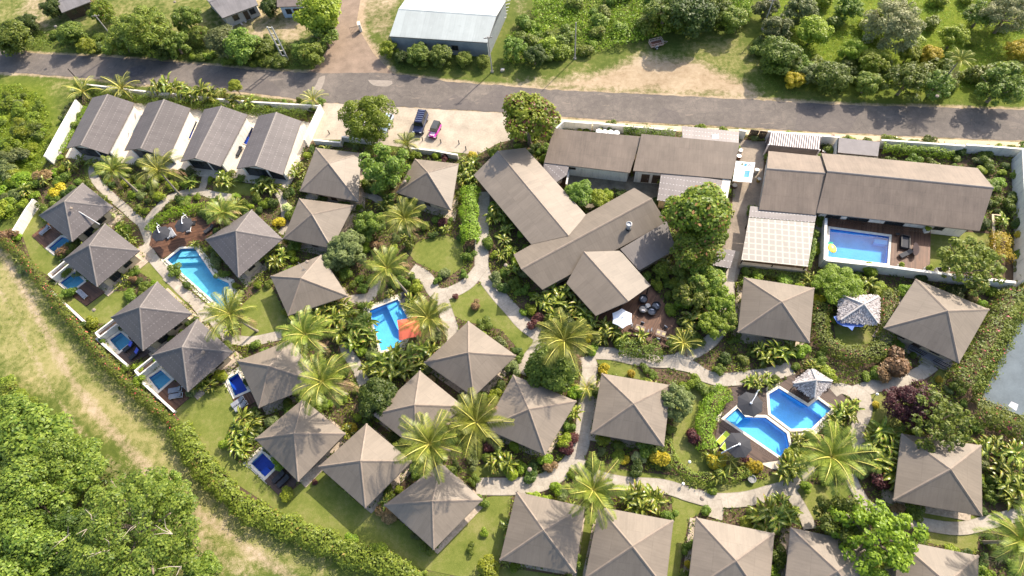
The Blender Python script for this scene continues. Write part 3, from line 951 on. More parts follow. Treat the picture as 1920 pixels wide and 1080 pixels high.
VILLAS = {}
def villa(key, px, label, tan=True, ze=2.75, pitch=None, inset=1.0, apron=0.35, group='square villas with pyramid roofs'):
    pitch = pitch or (0.265 if tan else 0.32)
    e = PP(px, ze)
    if area2(e) < 0: e = e[::-1]
    c = np.mean(e, axis=0)
    side = np.mean([np.linalg.norm(e[k] - e[k - 1]) for k in range(4)])
    za = ze + side * pitch
    org = (c[0], c[1], 0)
    root = thing('villa', label, 'villa', org, group=group)
    E_ = [np.array([*q, ze]) for q in e]; A = np.array([*c, za])
    mr, mc = (M_TAN, M_CAPT) if tan else (M_GREY, M_CAPG)
    rf = roof_solid([(E_[k], E_[(k + 1) % 4], A) for k in range(4)], [(E_[k], E_[(k + 1) % 4]) for k in range(4)], mr, root, org)
    for k in range(4): cap(E_[k], A, mc, rf, org, w=0.16)
    mb = MB(); mb.lathe([(0.3, -0.1), (0.26, 0.04), (0.0, 0.14)], (c[0], c[1], za - 0.02), 8); mb.build('finial_cap', mc, rf)
    w = offset_poly(e, -inset)
    walls(w, 0.1, ze + inset * pitch * 1.6, M_CREAM, root, org)
    pl = MB(); pl.prism(offset_poly(e, apron - 0.12), 0.0, 0.12); pl.build('apron', M_PEBBLE, root, org)
    # openings: a door and windows on the two faces that look down the slope
    n = 4
    order = sorted(range(4), key=lambda k: -((w[k] + w[(k + 1) % n]) / 2 - c)[1] * -1)
    for rank, k in enumerate(order):
        a, b = w[k], w[(k + 1) % n]; L = np.linalg.norm(b - a)
        if rank == 0:
            opening(a, b, L * 0.5, 0.95, 0.12, 2.15, root, org, 'door')
            opening(a, b, L * 0.2, 1.2, 0.95, 2.1, root, org); opening(a, b, L * 0.8, 1.2, 0.95, 2.1, root, org)
        elif rank == 1:
            opening(a, b, L * 0.3, 1.6, 0.3, 2.2, root, org); opening(a, b, L * 0.72, 1.3, 0.95, 2.1, root, org)
        else:
            opening(a, b, L * 0.5, 1.3, 0.95, 2.1, root, org)
    VILLAS[key] = (root, e, ze, za, w)
    block(offset_poly(e, -0.35))
    return root

W = "grey pyramid roof villa "
T = "brown pyramid roof villa "
villa('v1', [(155,343),(212,388),(135,453),(73,404)], W + "with a long pipe down its roof, nearest the curved white wall", False)
villa('v2', [(197,419),(262,470),(182,538),(118,487)], W + "behind the deck with a single grey lounger", False)
villa('v3', [(295,528),(360,588),(268,658),(208,595)], W + "behind the deck with blue patterned towels", False)
villa('v4', [(370,598),(437,660),(352,735),(283,667)], W + "with a palm shadow across its roof, by the flowering hedge", False)
villa('v6', [(472,393),(530,448),(447,520),(385,449)], W + "on the east side of the large teal pool", False)
villa('v5', [(545,637),(601,718),(485,765),(445,677)], T + "beside the tiny deep blue pool, partly under palm fronds", pitch=.3)
villa('v7', [(561,372),(663,385),(622,466),(531,447)], T + "directly below the villa at the car park wall")
villa('v8', [(592,277),(677,287),(672,378),(562,358)], T + "at the low white car park wall, left of the leafy tree")
villa('v9', [(778,298),(860,307),(846,394),(743,361)], T + "right of the big leafy tree by the car park")
villa('v10', [(507,518),(602,478),(652,555),(540,592)], T + "with a thin aerial, between round dark shrubs and lawn")
villa('v11', [(878,602),(968,667),(888,744),(795,680)], T + "just below the bright blue pool with the red umbrella")
villa('v12', [(787,695),(870,762),(780,842),(698,777)], T + "whose lower corner hides under two palms")
villa('v13', [(687,794),(772,865),(685,953),(597,875)], T + "on the south lawn with a yellow croton at its top corner")
villa('v14', [(568,748),(648,813),(559,903),(478,823)], T + "with the deep blue pool at its left corner")
villa('v15', [(827,868),(905,937),(813,1031),(720,947)], T + "farthest down the south lawn with a pale pebble edge")
villa('v16', [(962,703),(1081,752),(1022,853),(908,803)], T + "between the twin leaning palms and the curved path")
villa('v17', [(1128,700),(1258,722),(1245,837),(1108,813)], T + "at the path bend beside the white flowered shrub tree")
villa('v18', [(968,922),(1097,950),(1079,1075),(937,1050)], T + "leftmost of the bottom row, with pebble edge all round")
villa('v19', [(1123,950),(1263,976),(1248,1105),(1096,1085)], T + "second of the bottom row, below a coconut palm")
villa('v20', [(1305,970),(1452,1000),(1440,1140),(1288,1112)], T + "third of the bottom row, with grey paving on its left")
villa('v21', [(1482,989),(1640,1022),(1632,1158),(1468,1128)], T + "fourth of the bottom row, left of the large light green tree")
villa('v22', [(1683,1012),(1835,1042),(1832,1180),(1676,1150)], T + "cut by the picture edge right of the large light green tree")
villa('v23', [(1690,813),(1840,835),(1842,968),(1675,938)], T + "alone at the east side below the dark red shrub")
villa('v24', [(1395,520),(1527,540),(1518,643),(1383,623)], T + "left of the larger thatched hut, under the pergola")
villa('v25', [(1717,523),(1855,580),(1798,681),(1657,615)], T + "with porch railings and steps, beside the eastern flowering hedge", pitch=.27)

# extras seen on single villas
r_, e_, ze_, za_, w_ = VILLAS['v1']
a = P3(121, 380, 5.0); b = P3(187, 421, 2.95)
mb = MB(); mb.tube([a, b], 0.09, 8); mb.build('pipe', M_STEEL, r_, tuple(r_.location))
r_, e_, ze_, za_, w_ = VILLAS['v10']
a = P3(574, 509, 4.4); mb = MB(); mb.tube([a, a + np.array([-0.4, 0.3, 2.2])], 0.03, 6); mb.build('aerial', M_STEEL, r_, tuple(r_.location))
r_, e_, ze_, za_, w_ = VILLAS['v25']
org = tuple(r_.location)
pa, pb = P(1703, 650), P(1778, 690); d = unit(pb - pa); nn = np.array([d[1], -d[0]])
if nn[1] > 0: nn = -nn
mb = MB(); mb.prism([pa - nn * 1.5, pb - nn * 1.5, pb + nn * 0.6, pa + nn * 0.6], 0, 0.5); mb.build('porch', plain("grey porch floor", (0.22, 0.21, 0.22), 0.8), r_, org)
L = np.linalg.norm(pb - pa)
for s0, s1 in ((0.02, 0.36), (0.6, 0.97)):
    mb = MB()
    q0, q1 = pa + nn * 0.5 + d * L * s0, pa + nn * 0.5 + d * L * s1
    for z in (0.62, 1.4): mb.tube([(*q0, z), (*q1, z)], 0.04, 6)
    for t_ in np.linspace(0, 1, 9): q = q0 + (q1 - q0) * t_; mb.tube([(*q, 0.5), (*q, 1.4)], 0.03, 5)
    mb.build('railing', M_BLACK, r_, org)
for i in range(3):
    mb = MB(); q = pa + nn * (0.75 + 0.32 * i) + d * L * 0.48
    mb.box((q[0], q[1], 0.2 - 0.06 * i), (1.5, 0.34, 0.4 - 0.12 * i), math.atan2(d[1], d[0])); mb.build('stair_tread', M_CONC, r_, org)

# ---- long gable villas top left -------------------------------------------------
def gable_house(label, px, ze, rise, mroof, mcap, mwall, inset=(0.35, 0.9), group=None, name='gable_villa', front=True, ridge_px=None):
    """px: eave corners a,b (far end) c,d (near end); ridge from mid(ab) to mid(cd)"""
    a, b, c, d = PP(px, ze)
    cen = (a + b + c + d) / 4; org = (cen[0], cen[1], 0)
    root = thing(name, label, 'house' if 'house' in name else 'villa', org, group=group)
    z = ze + rise
    A, B, C, D = (np.array([*q, ze]) for q in (a, b, c, d))
    R0 = np.array([*((a + b) / 2), z]); R1 = np.array([*((c + d) / 2), z])
    rf = roof_solid([(D, A, R0, R1), (B, C, R1, R0)], [(A, D), (C, B), (A, R0), (R0, B), (C, R1), (R1, D)], mroof, root, org)
    cap(R0, R1, mcap, rf, org)
    poly = [a, b, c, d]
    ax = unit((c + d) / 2 - (a + b) / 2); sx = unit(b - a)
    i0, i1 = inset
    w = [a + sx * i0 + ax * i0, b - sx * i0 + ax * i0, c - sx * i0 - ax * i1, d + sx * i0 - ax * i1]
    mb = MB(); mb.prism(w, 0, ze - 0.05, bottom=False)
    rr = rise * (1 - 2 * i0 / np.linalg.norm(b - a))
    m0, m1 = (w[0] + w[1]) / 2, (w[2] + w[3]) / 2
    zt = ze - 0.05
    for (p, q, m_) in ((w[0], w[1], m0), (w[2], w[3], m1)):
        mb.face([(*p, zt), (*q, zt), (*m_, zt + rr)]); mb.face([(*q, zt), (*p, zt), (*m_, zt + rr)])
    mb.build('wall', mwall, root, org)
    if front:
        p, q = w[3], w[2]; L = np.linalg.norm(q - p); out = unit(m1 - m0)
        opening(p, q, L * 0.32, L * 0.5, 0.05, 2.3, root, org, out=out)
        opening(p, q, L * 0.79, L * 0.3, 0.05, 2.3, root, org, out=out)
        s = MB(); s.prism([p + out * 0.05 - sx * .3, q + out * 0.05 + sx * .3, q + out * 1.6 + sx * .3, p + out * 1.6 - sx * .3], 0, 0.16); s.build('terrace', M_PATIO, root, org)
    block(offset_poly(poly, -0.2))
    return root, (A, B, C, D, R0, R1), w
GW = "long grey gable roof villa "
gg = 'long gable villas along the road wall'
gable_house(GW + "at the west end, beside the tall white boundary wall", [(173,183),(252,193),(202,289),(124,278)], 2.8, 1.55, M_GREY, M_CAPG, M_WHITE, group=gg)
gable_house(GW + "second from the west wall, palms over its lower end", [(277,193),(357,203),(315,297),(233,282)], 2.8, 1.55, M_GREY, M_CAPG, M_WHITE, group=gg)
gable_house(GW + "third from the west wall", [(383,205),(464,215),(413,312),(338,303)], 2.8, 1.55, M_GREY, M_CAPG, M_WHITE, group=gg)
gable_house(GW + "at the east end, nearest the car park wall", [(485,217),(565,227),(530,328),(443,316)], 2.8, 1.55, M_GREY, M_CAPG, M_WHITE, group=gg)

# ---- restaurant and reception complex -------------------------------------------
ZE, Z2, Z13 = 3.0, 5.0, 4.25
q = lambda x, y, z: P3(x, y, z)
c = P(1100, 440); org = (c[0], c[1], 0)
rest = thing('restaurant_building', "large brown roofed restaurant of three joined gables with a flue, at the garden's centre", 'restaurant', org)
N0, N1, S0, S1, RA, RB = q(963,477,ZE), q(1189,352,ZE), q(1017,543,ZE), q(1250,417,ZE), q(977,504,Z2), q(1222,372,Z2)
rf = roof_solid([(N1, N0, RA, RB), (S0, S1, RB, RA)], [(N0, N1), (S1, S0), (S0, RA), (RA, N0), (N1, RB), (RB, S1)], M_TAN, rest, org)
cap(RA, RB, M_CAPT, rf, org)
# wing to the north west
a0, b0, b1, a1, r0, r1 = q(888,328,ZE+.02), q(985,277,ZE+.02), q(1099,403,ZE+.02), q(996,458,ZE+.02), q(933,283,4.4), q(1066,442,4.4)
rf = roof_solid([(a1, a0, r0, r1), (b0, b1, r1, r0)], [(a0, a1), (b1, b0), (a0, r0), (r0, b0)], M_TAN, rest, org)
cap(r0, r1, M_CAPT, rf, org)
# wing to the south east over the terrace
l0, l1, g0, g1, s0, s1 = q(1062,531,ZE+.02), q(1117,592,ZE+.02), q(1163,470,ZE+.02), q(1220,535,ZE+.02), q(1095,472,4.3), q(1178,565,4.3)
rf = roof_solid([(l0, l1, s1, s0), (g1, g0, s0, s1)], [(l1, l0), (g0, g1), (l1, s1), (s1, g1)], M_TAN, rest, org)
cap(s0, s1, M_CAPT, rf, org)
# lean-to at the east end
h0, h1, h2, h3 = q(1163,467,3.25), q(1250,415,3.2), q(1268,467,2.45), q(1198,507,2.45)
roof_solid([(h3, h2, h1, h0)], [(h3, h2), (h2, h1), (h0, h3)], M_LEAN, rest, org, name='lean_to_roof')
mb = MB()
def rect_wall(mb, pts, ins, z0, z1): mb.prism(offset_poly([p[:2] for p in pts], -ins), z0, z1, bottom=False)
rect_wall(mb, [N0, N1, S1, S0], 0.9, 0, 3.1); mb.build('wall', M_CREAM, rest, org)
mb = MB(); rect_wall(mb, [a0, b0, b1, a1], 0.9, 0, 3.05); mb.build('wall', M_CREAM, rest, org)
mb = MB(); rect_wall(mb, [h0, h1, h2, h3], 0.6, 0, 2.4); mb.build('wall', M_CREAM, rest, org)
for pt in (l1, g1, (l1 + g1) / 2, (l0 + l1) / 2):
    mb = MB(); mb.tube([(pt[0] * 0.98 + s0[0] * 0.02, pt[1] * 0.98 + s0[1] * 0.02, 0), (pt[0] * 0.98 + s0[0] * 0.02, pt[1] * 0.98 + s0[1] * 0.02, 3.0)], 0.12, 8); mb.build('post', M_TIMBER, rest, org)
mb = MB(); mb.face([tuple(l1 - [0, 0, .2]), tuple(g1 - [0, 0, .2]), tuple(s1 - [0, 0, .2])]); mb.build('gable_boards', M_WHITE, rest, org)
fl = q(1178, 428, 3.9)
mb = MB(); mb.lathe([(0.3, 0), (0.3, 0.9), (0.46, 0.95), (0.46, 1.2), (0.36, 1.25), (0.36, 1.05)], tuple(fl), 14); fp = mb.build('flue', M_STEEL, rest, org)
mb = MB(); mb.lathe([(0.5, -0.1), (0.45, 0.05), (0.31, 0.08)], tuple(fl), 12); mb.build('flashing', M_BLACK, fp, org)
for o in (fp,): pass
for pts in ([N0, N1, S1, S0], [a0, b0, b1, a1], [l0, l1, g1, g0], [h0, h1, h2, h3]): block(offset_poly([p[:2] for p in pts], -0.5))

# ---- mono pitch service block --------------------------------------------------
def mono(label, name, px, zs, mroof, mwall, ins=0.35, cat='building', roofname='roof', group=None):
    """px corners: two high ones, then two low ones, in ring order"""
    pts = [P3(x, y, z) for (x, y), z in zip(px, zs)]
    c = np.mean(pts, axis=0); org = (c[0], c[1], 0)
    root = thing(name, label, cat, org, group=group)
    n = len(pts)
    roof_solid([(pts[3], pts[2], pts[1], pts[0])] if n == 4 else [tuple(pts[::-1])], [(pts[(k + 1) % n], pts[k]) for k in range(n)] if area2([p[:2] for p in pts]) < 0 else [(pts[k], pts[(k + 1) % n]) for k in range(n)], mroof, root, org, name=roofname)
    w = offset_poly([p[:2] for p in pts], -ins)
    # sloping wall tops follow the roof plane
    A = np.c_[np.array([p[:2] for p in pts]), np.ones(n)]; co, *_ = np.linalg.lstsq(A, np.array([p[2] for p in pts]), rcond=None)
    top = [float(co[0] * v[0] + co[1] * v[1] + co[2]) - 0.2 for v in w]
    mb = MB()
    for k in range(n):
        j = (k + 1) % n
        mb.face([(*w[k], 0), (*w[j], 0), (*w[j], top[j]), (*w[k], top[k])])
    mb.build('wall', mwall, root, org)
    block(offset_poly([p[:2] for p in pts], -0.2))
    return root, pts, w, org
s1 = mono("long low brown roofed block along the road wall, left half of the pair", 'service_block', [(1038,241),(1203,256),(1181,324),(1020,305)], (3.9, 3.9, 2.9, 2.9), M_BROWN, M_WHITE)
ww = s1[2]
sa, sb = sorted([(ww[k], ww[(k + 1) % 4]) for k in range(4)], key=lambda e: e[0][1] + e[1][1])[0]
L = np.linalg.norm(sb - sa)
for t_ in (0.3,): opening(sa, sb, L * t_, 1.6, 1.7, 2.1, s1[0], s1[3])
s2 = mono("long brown roofed block along the road wall, slightly higher right half", 'service_block', [(1203,251),(1387,268),(1372,336),(1187,320)], (4.3, 4.3, 3.3, 3.3), M_BROWN, M_WHITE)
ww = s2[2]
sa, sb = sorted([(ww[k], ww[(k + 1) % 4]) for k in range(4)], key=lambda e: e[0][1] + e[1][1])[0]
L = np.linalg.norm(sb - sa)
for t_ in (0.12, 0.24): opening(sa, sb, L * t_, 1.2, 0.15, 2.2, s2[0], s2[3], 'door')
mono("small grey five sided porch roof at the service block's left end", 'porch', [(1020,306),(1067,310),(1063,328),(1043,342),(1018,320)], (2.8, 2.8, 2.6, 2.45, 2.6), M_DOT, M_WHITE, ins=0.9, cat='porch')
mono("grey roofed annex with dotted clear strips against the road wall", 'annex', [(1278,236),(1386,247),(1385,270),(1280,259)], (3.0, 3.0, 3.6, 3.6), M_DOT, M_WHITE, cat='annex')
mono("grey roofed annex with rows of white dots, mango tree at its right", 'annex', [(1240,322),(1355,338),(1345,392),(1232,375)], (3.2, 3.2, 2.7, 2.7), M_DOT, M_CREAM, cat='annex')
mono("narrow white roof strip beside the dotted grey annex", 'carport', [(1355,336),(1370,338),(1360,394),(1346,391)], (3.1, 3.1, 2.7, 2.7), plain("white sheet roof", (0.72, 0.66, 0.56), 0.5, 0.12), M_WHITE, cat='carport')
# skylight on the north annex
a = P3(1341, 257, 3.35)
mb = MB(); mb.box((a[0], a[1], 3.42), (1.1, 0.9, 0.12), -0.1); o = mb.build('roof_hatch', M_WHITE); 
o['label'] = "small square white hatch on the dotted grey annex roof by the road"; o['category'] = 'roof hatch'

# ---- walled house with the raised pool ------------------------------------------
def gable_px(label, eN, rg, eS, ze, zr, mroof, mcap, mwall, name='gable_house', ins=0.5, below=None):
    A, B = P3(*eN[0], ze), P3(*eN[1], ze); C, D = P3(*eS[1], ze), P3(*eS[0], ze)
    R0, R1 = P3(*rg[0], zr), P3(*rg[1], zr)
    cen = (A + B + C + D) / 4; org = (cen[0], cen[1], 0)
    root = thing(name, label, 'house', org)
    rf = roof_solid([(B, A, R0, R1), (D, C, R1, R0)], [(A, B), (C, D), (D, R0), (R0, A), (B, R1), (R1, C)], mroof, root, org)
    cap(R0, R1, mcap, rf, org)
    w = offset_poly([p[:2] for p in (A, B, C, D)], -ins)
    walls(w, 0, ze - 0.1, mwall, root, org)
    mb = MB()
    for (p, q_, r) in ((A, D, R0), (B, C, R1)):
        m = (p + q_) / 2; k = 0.16
        f = [tuple(p * (1 - k) + m * k - [0, 0, .2]), tuple(q_ * (1 - k) + m * k - [0, 0, .2]), tuple(m * .92 + cen * .08 + [0, 0, (zr - ze) * .8])]
        mb.face(f); mb.face(f[::-1])
    mb.build('gable', mwall, root, org)
    block(offset_poly([p[:2] for p in (A, B, C, D)], -0.2))
    return root, w, org
tb = gable_px("long brown roofed house above the raised rectangular pool", [(1540,287),(1833,315)], [(1551,321),(1863,352)], [(1531,399),(1837,433)], 3.2, 5.5, M_BROWN, M_CAPG, M_WHITE, ins=0.9)
w = tb[1]
sa, sb = sorted([(w[k], w[(k + 1) % 4]) for k in range(4)], key=lambda e: e[0][1] + e[1][1])[0]
L = np.linalg.norm(sb - sa)
for t_, ww_, k_ in ((0.1, 2.0, 'window'), (0.27, 3.0, 'window'), (0.52, 2.6, 'window'), (0.82, 1.3, 'window')):
    opening(sa, sb, L * t_, ww_, 1.15, 2.9, tb[0], tb[2], k_)
gable_px("shorter brown roofed house next to the white banner, left of the long one", [(1441,283),(1541,293)], [(1438,316),(1549,325)], [(1423,393),(1530,403)], 3.0, 5.1, M_BROWN, M_CAPG, M_WHITE, ins=0.45)
# pergola with clear sheets
c0, c1, c2, c3 = P3(1404,408,2.75), P3(1528,418,2.75), P3(1515,500,2.45), P3(1390,487,2.45)
cen = (c0 + c1 + c2 + c3) / 4; org = (cen[0], cen[1], 0)
perg = thing('pergola', "pergola roofed with pale translucent grid sheets below the shorter house", 'pergola', org)
def poly_sheet():
    m, t = newmat("translucent sheet", 0.4, 0.4)
    uv = t.coords(uv=True); sx = t.n("ShaderNodeSeparateXYZ"); t.l(uv, sx.inputs[0])
    gu = t.math('LESS_THAN', t.math('FRACT', t.math('DIVIDE', sx.outputs[0], 0.95)), 0.22)
    gv = t.math('LESS_THAN', t.math('FRACT', t.math('DIVIDE', sx.outputs[1], 0.95)), 0.2)
    g = t.math('MAXIMUM', gu, gv)
    col = t.mix(g, (0.46, 0.42, 0.37), (0.66, 0.62, 0.53))
    nz = t.noise(t.coords(), 1.4, 5)
    col = t.mix(t.math('MULTIPLY', t.math('GREATER_THAN', nz, 0.6), 0.35), col, (0.40, 0.34, 0.27))
    t.l(col, t.bsdf.inputs['Base Color'])
    tr = t.n("ShaderNodeBsdfTranslucent"); t.l(col, tr.inputs[0])
    mx = t.n("ShaderNodeMixShader"); mx.inputs[0].default_value = 0.4
    t.l(t.bsdf.outputs[0], mx.inputs[1]); t.l(tr.outputs[0], mx.inputs[2]); t.l(mx.outputs[0], t.t.nodes['Material Output'].inputs[0])
    return m
mb = MB(); roof_face(mb, (c3, c2, c1, c0)); mb.build('roof_sheet', poly_sheet(), perg, org)
mb = MB(); roof_face(mb, (P3(1404,407,2.76), P3(1528,417,2.76), P3(1531,403,2.9), P3(1407,386,2.9))); mb.build('flashing', M_DOT, perg, org)
for pt in (c0, c1, c2, c3, (c2 + c3) / 2, (c0 + c1) / 2):
    k = pt * 0.95 + cen * 0.05
    mb = MB(); mb.tube([(k[0], k[1], 0), (k[0], k[1], pt[2] - 0.06)], 0.09, 6); mb.build('post', M_TIMBER, perg, org)
for t_ in np.linspace(0.02, 0.98, 6):
    mb = MB(); mb.tube([tuple(c0 + (c1 - c0) * t_ - [0, 0, .09]), tuple(c3 + (c2 - c3) * t_ - [0, 0, .09])], 0.05, 6); mb.build('rafter', M_TIMBER, perg, org)
for (u0, u1) in ((c3, c2),):
    mb = MB(); a_, b_ = u0 * .97 + cen * .03, u1 * .97 + cen * .03
    mb.box(((a_[0] + b_[0]) / 2, (a_[1] + b_[1]) / 2, 0.55), (np.linalg.norm((b_ - a_)[:2]), 0.16, 1.1), math.atan2(b_[1] - a_[1], b_[0] - a_[0])); mb.build('low_wall', M_CREAM, perg, org)
block([p[:2] for p in (c0, c1, c2, c3)])
# slatted stair strip between pergola and pool
for i in range(7):
    a = P3(1536 - i * 0.8, 412 + i * 7.5, 0.9 - i * 0.12)
    pass
a0_, b0_ = P(1529, 404), P(1540, 406); a1_, b1_ = P(1524, 455), P(1537, 458)
st = thing('outdoor_stairs', "narrow grey steps between the pergola and the raised pool wall", 'stairs', (*((a0_ + a1_) / 2), 0))
for i in range(8):
    t_ = (i + .5) / 8; p_ = a0_ + (a1_ - a0_) * t_; w_ = b0_ + (b1_ - b0_) * t_; mb = MB()
    mb.box((*((p_ + w_) / 2), 0.5 - i * 0.055), (np.linalg.norm(w_ - p_), 0.72, 1.0 - i * 0.11), math.atan2((w_ - p_)[1], (w_ - p_)[0])); mb.build('tread', M_CONC, st, tuple(st.location))

# ---- walls ---------------------------------------------------------------------
def wall(px, h, label, th=0.22, ztop=True, mat=None, name='boundary_wall', group=None, capw=0.04, base=0.0):
    L = PP(px, h if ztop else 0)
    c = np.mean(L, axis=0); org = (c[0], c[1], 0)
    root = thing(name, label, 'wall', org, group=group)
    mb, cp = MB(), MB()
    l, r = ribbon(L, th)
    mb.prism(l + r[::-1], base, h - 0.06)
    l, r = ribbon(L, th + 2 * capw); cp.prism(l + r[::-1], h - 0.058, h)
    mb.build('wall_body', mat or M_WHITE, root, org); cp.build('coping', mat or M_WHITE, root, org)
    block(ribbon(L, th + 0.2)[0] + ribbon(L, th + 0.2)[1][::-1])
    return root
wall([(142,187),(112,240),(83,293)], 2.4, "tall white boundary wall down the west side of the long villas", th=0.3)
wall([(62,373),(48,392),(36,412),(24,432)], 1.7, "curved stepped white wall at the garden's western tip", th=0.3)
wall([(162,158),(240,167)], 1.5, "white road wall section at the west end behind the first long villa")
wall([(242,168),(330,176),(393,183)], 1.5, "long white road wall section behind the second and third long villas")
wall([(395,184),(480,191),(597,198)], 1.5, "long white road wall section behind the fourth long villa")
wall([(600,196),(585,228),(570,262)], 1.9, "white wall running from the road down to the steps by the car park", th=0.3)
wall([(588,262),(638,267),(641,256),(694,262)], 1.2, "low white L shaped wall below the parked white car", th=0.25)
wall([(768,277),(815,282),(858,290)], 1.2, "low white wall above the second car park villa", th=0.25)
wall([(1043,240),(1057,227),(1110,231)], 1.9, "white road wall corner beside the round yellow green tree")
wall([(1112,230),(1165,235),(1212,239),(1268,244)], 1.9, "white road wall section behind the four water tanks")
wall([(1386,243),(1400,246)], 2.0, "short white wall stub left of the dark yard gate")
wall([(1440,246),(1540,254),(1575,257)], 2.0, "white road wall section behind the striped container")
wall([(1653,262),(1725,267),(1810,273)], 1.9, "white road wall section above the creeper at the walled house")
wall([(1812,271),(1870,275),(1920,279)], 1.9, "white road wall section at the northeast corner")
wall([(1919,280),(1926,420),(1926,522)], 2.6, "tall white wall down the east side of the walled house", th=0.3)
wall([(1549,409),(1547,487)], 2.1, "short white end wall of the raised pool", th=0.3)
wall([(1548,487),(1670,500),(1820,520),(1905,529)], 2.1, "long white retaining wall below the raised pool", th=0.3)
wall([(1390,492),(1513,506)], 1.0, "low cream wall along the bottom of the pergola", mat=M_CREAM)
for pp, l_ in (([(93,518),(127,490)], "low white double wall screening the second villa's pool"), ([(181,629),(215,603)], "low white double wall screening the towel villa's pool"), ([(255,700),(290,672)], "low white double wall beside the southern teal pool")):
    
    L_ = PP(pp, 1.3); c_ = (L_[0] + L_[1]) / 2; d_ = unit(L_[1] - L_[0]); n_3 = np.array([-d_[1], d_[0]]); ln = np.linalg.norm(L_[1] - L_[0]); rz_ = math.atan2(d_[1], d_[0])
    r_ = thing('screen_wall', l_, 'wall', (*c_, 0), 0, 'screen walls between the plunge pools')
    for s_ in (-.55, .55):
        mb = MB(); mb.box((*(c_ + n_3 * s_), .64), (ln, .2, 1.28), rz_); mb.build('wall_body', M_WHITE, r_, (*c_, 0))
    mb = MB(); mb.box((*(c_ - d_ * (ln / 2 - .1)), .66), (.22, .9, 1.3), rz_); mb.build('end_wall', M_WHITE, r_, (*c_, 0))
    mb = MB()
    for k_ in range(14): mb.box((*(c_ + d_ * ln * ((k_ + .5) / 14 - .5)), .75), (ln / 14 - .06, .88, .05), rz_)
    mb.build('slatted_cover', M_TIMBER, r_, (*c_, 0))
    block([c_ + d_ * ln / 2 + n_3 * .7, c_ - d_ * ln / 2 + n_3 * .7, c_ - d_ * ln / 2 - n_3 * .7, c_ + d_ * ln / 2 - n_3 * .7])
wall([(95,545),(165,610)], 0.5, "low white kerb wall under the flowering hedge by the second villa", th=0.25, name='kerb_wall')
wall([(180,634),(240,686)], 0.5, "low white kerb wall below the towel villa's pool", th=0.25, name='kerb_wall')
wall([(254,705),(327,772)], 0.5, "low white kerb wall below the southern teal pool deck", th=0.25, name='kerb_wall')
wall([(1880,404),(1862,402),(1866,480)], 0.5, "low cream planter wall at the walled house's east end", th=0.25, mat=M_CREAM, name='planter_wall')
wall([(1068,310),(1062,345)], 1.6, "short white wall at the left side of the mossy courtyard", th=0.2)

# ---- top edge houses -----------------------------------------------------------
wh = P3(730,68,3.5), P3(914,80,3.5), P3(747,17,4.6), P3(931,30,4.6)
SW, SE, RW, RE = wh
NW, NE = np.array([*(2 * RW - SW)[:2], 3.5]), np.array([*(2 * RE - SE)[:2], 3.5])
cen = (SW + SE + NW + NE) / 4; org = (cen[0], cen[1], 0)
ware = thing('warehouse', "large pale metal roofed warehouse across the road with grey walls", 'warehouse', org)
M_ZINC = roof_mat("zinc sheet", (0.42, 0.45, 0.43), rib=1.0, lap=7.0, var=0.14, rough=0.5)
rf = roof_solid([(SW, SE, RE, RW), (NE, NW, RW, RE)], [(SW, SE), (NE, NW), (SE, RE), (RE, NE), (NW, RW), (RW, SW)], M_ZINC, ware, org)
cap(RW, RE, M_ZINC, rf, org)
wl = offset_poly([p[:2] for p in (SW, SE, NE, NW)], -0.15)
walls(wl, 0, 3.35, plain("grey cladding", (0.23, 0.25, 0.26), 0.6, 0.15, 1.5), ware, org)
mb = MB()
for (a, b, r) in ((SW, NW, RW), (SE, NE, RE)):
    f = [tuple(a * .985 + cen * .015 - [0, 0, .15]), tuple(b * .985 + cen * .015 - [0, 0, .15]), tuple(r * .985 + cen * .015 - [0, 0, .15])]; mb.face(f); mb.face(f[::-1])
mb.build('gable', MATS["grey cladding"], ware, org)
sa, sb = sorted([(wl[k], wl[(k + 1) % 4]) for k in range(4)], key=lambda e: e[0][1] + e[1][1])[0]
for t_ in (0.33, 0.66): opening(sa, sb, np.linalg.norm(sb - sa) * t_, 1.2, 1.2, 2.2, ware, org)
block([p[:2] for p in (SW, SE, NE, NW)])
M_OLDIRON = roof_mat("rusty corrugated iron", (0.20, 0.185, 0.18), rib=0.55, lap=3.0, var=0.4)
def cottage(label, px, ze, zr, mroof, mwall):
    """px: S eave left, right, N eave right, left"""
    a, b, c, d = (P3(x, y, ze) for x, y in px)
    r0, r1 = (a + d) / 2, (b + c) / 2
    r0[2] = r1[2] = zr
    cen = (a + b + c + d) / 4; org = (cen[0], cen[1], 0)
    root = thing('cottage', label, 'house', org)
    rf = roof_solid([(a, b, r1, r0), (c, d, r0, r1)], [(a, b), (b, r1), (r1, c), (c, d), (d, r0), (r0, a)], mroof, root, org)
    cap(r0, r1, mroof, rf, org)
    w = offset_poly([p[:2] for p in (a, b, c, d)], -0.45); walls(w, 0, ze, mwall, root, org)
    sa, sb = sorted([(w[k], w[(k + 1) % 4]) for k in range(4)], key=lambda e: e[0][1] + e[1][1])[0]
    L = np.linalg.norm(sb - sa)
    opening(sa, sb, L * .3, 1.1, .9, 2, root, org); opening(sa, sb, L * .62, .9, .1, 2.0, root, org, 'door'); opening(sa, sb, L * .82, 1.1, .9, 2, root, org)
    block([p[:2] for p in (a, b, c, d)])
    return root
cottage("dark corrugated roof cottage with pale wall panels at the top edge", [(417,34),(484,9),(462,-40),(378,-8)], 2.6, 3.7, M_OLDIRON, plain("pale panels", (0.42, 0.40, 0.38), 0.8, 0.2))
cottage("rusty corrugated roof shack half hidden by bushes at the top left", [(116,24),(170,3),(160,-22),(106,-2)], 2.4, 3.2, M_OLDIRON, M_TIMBER)
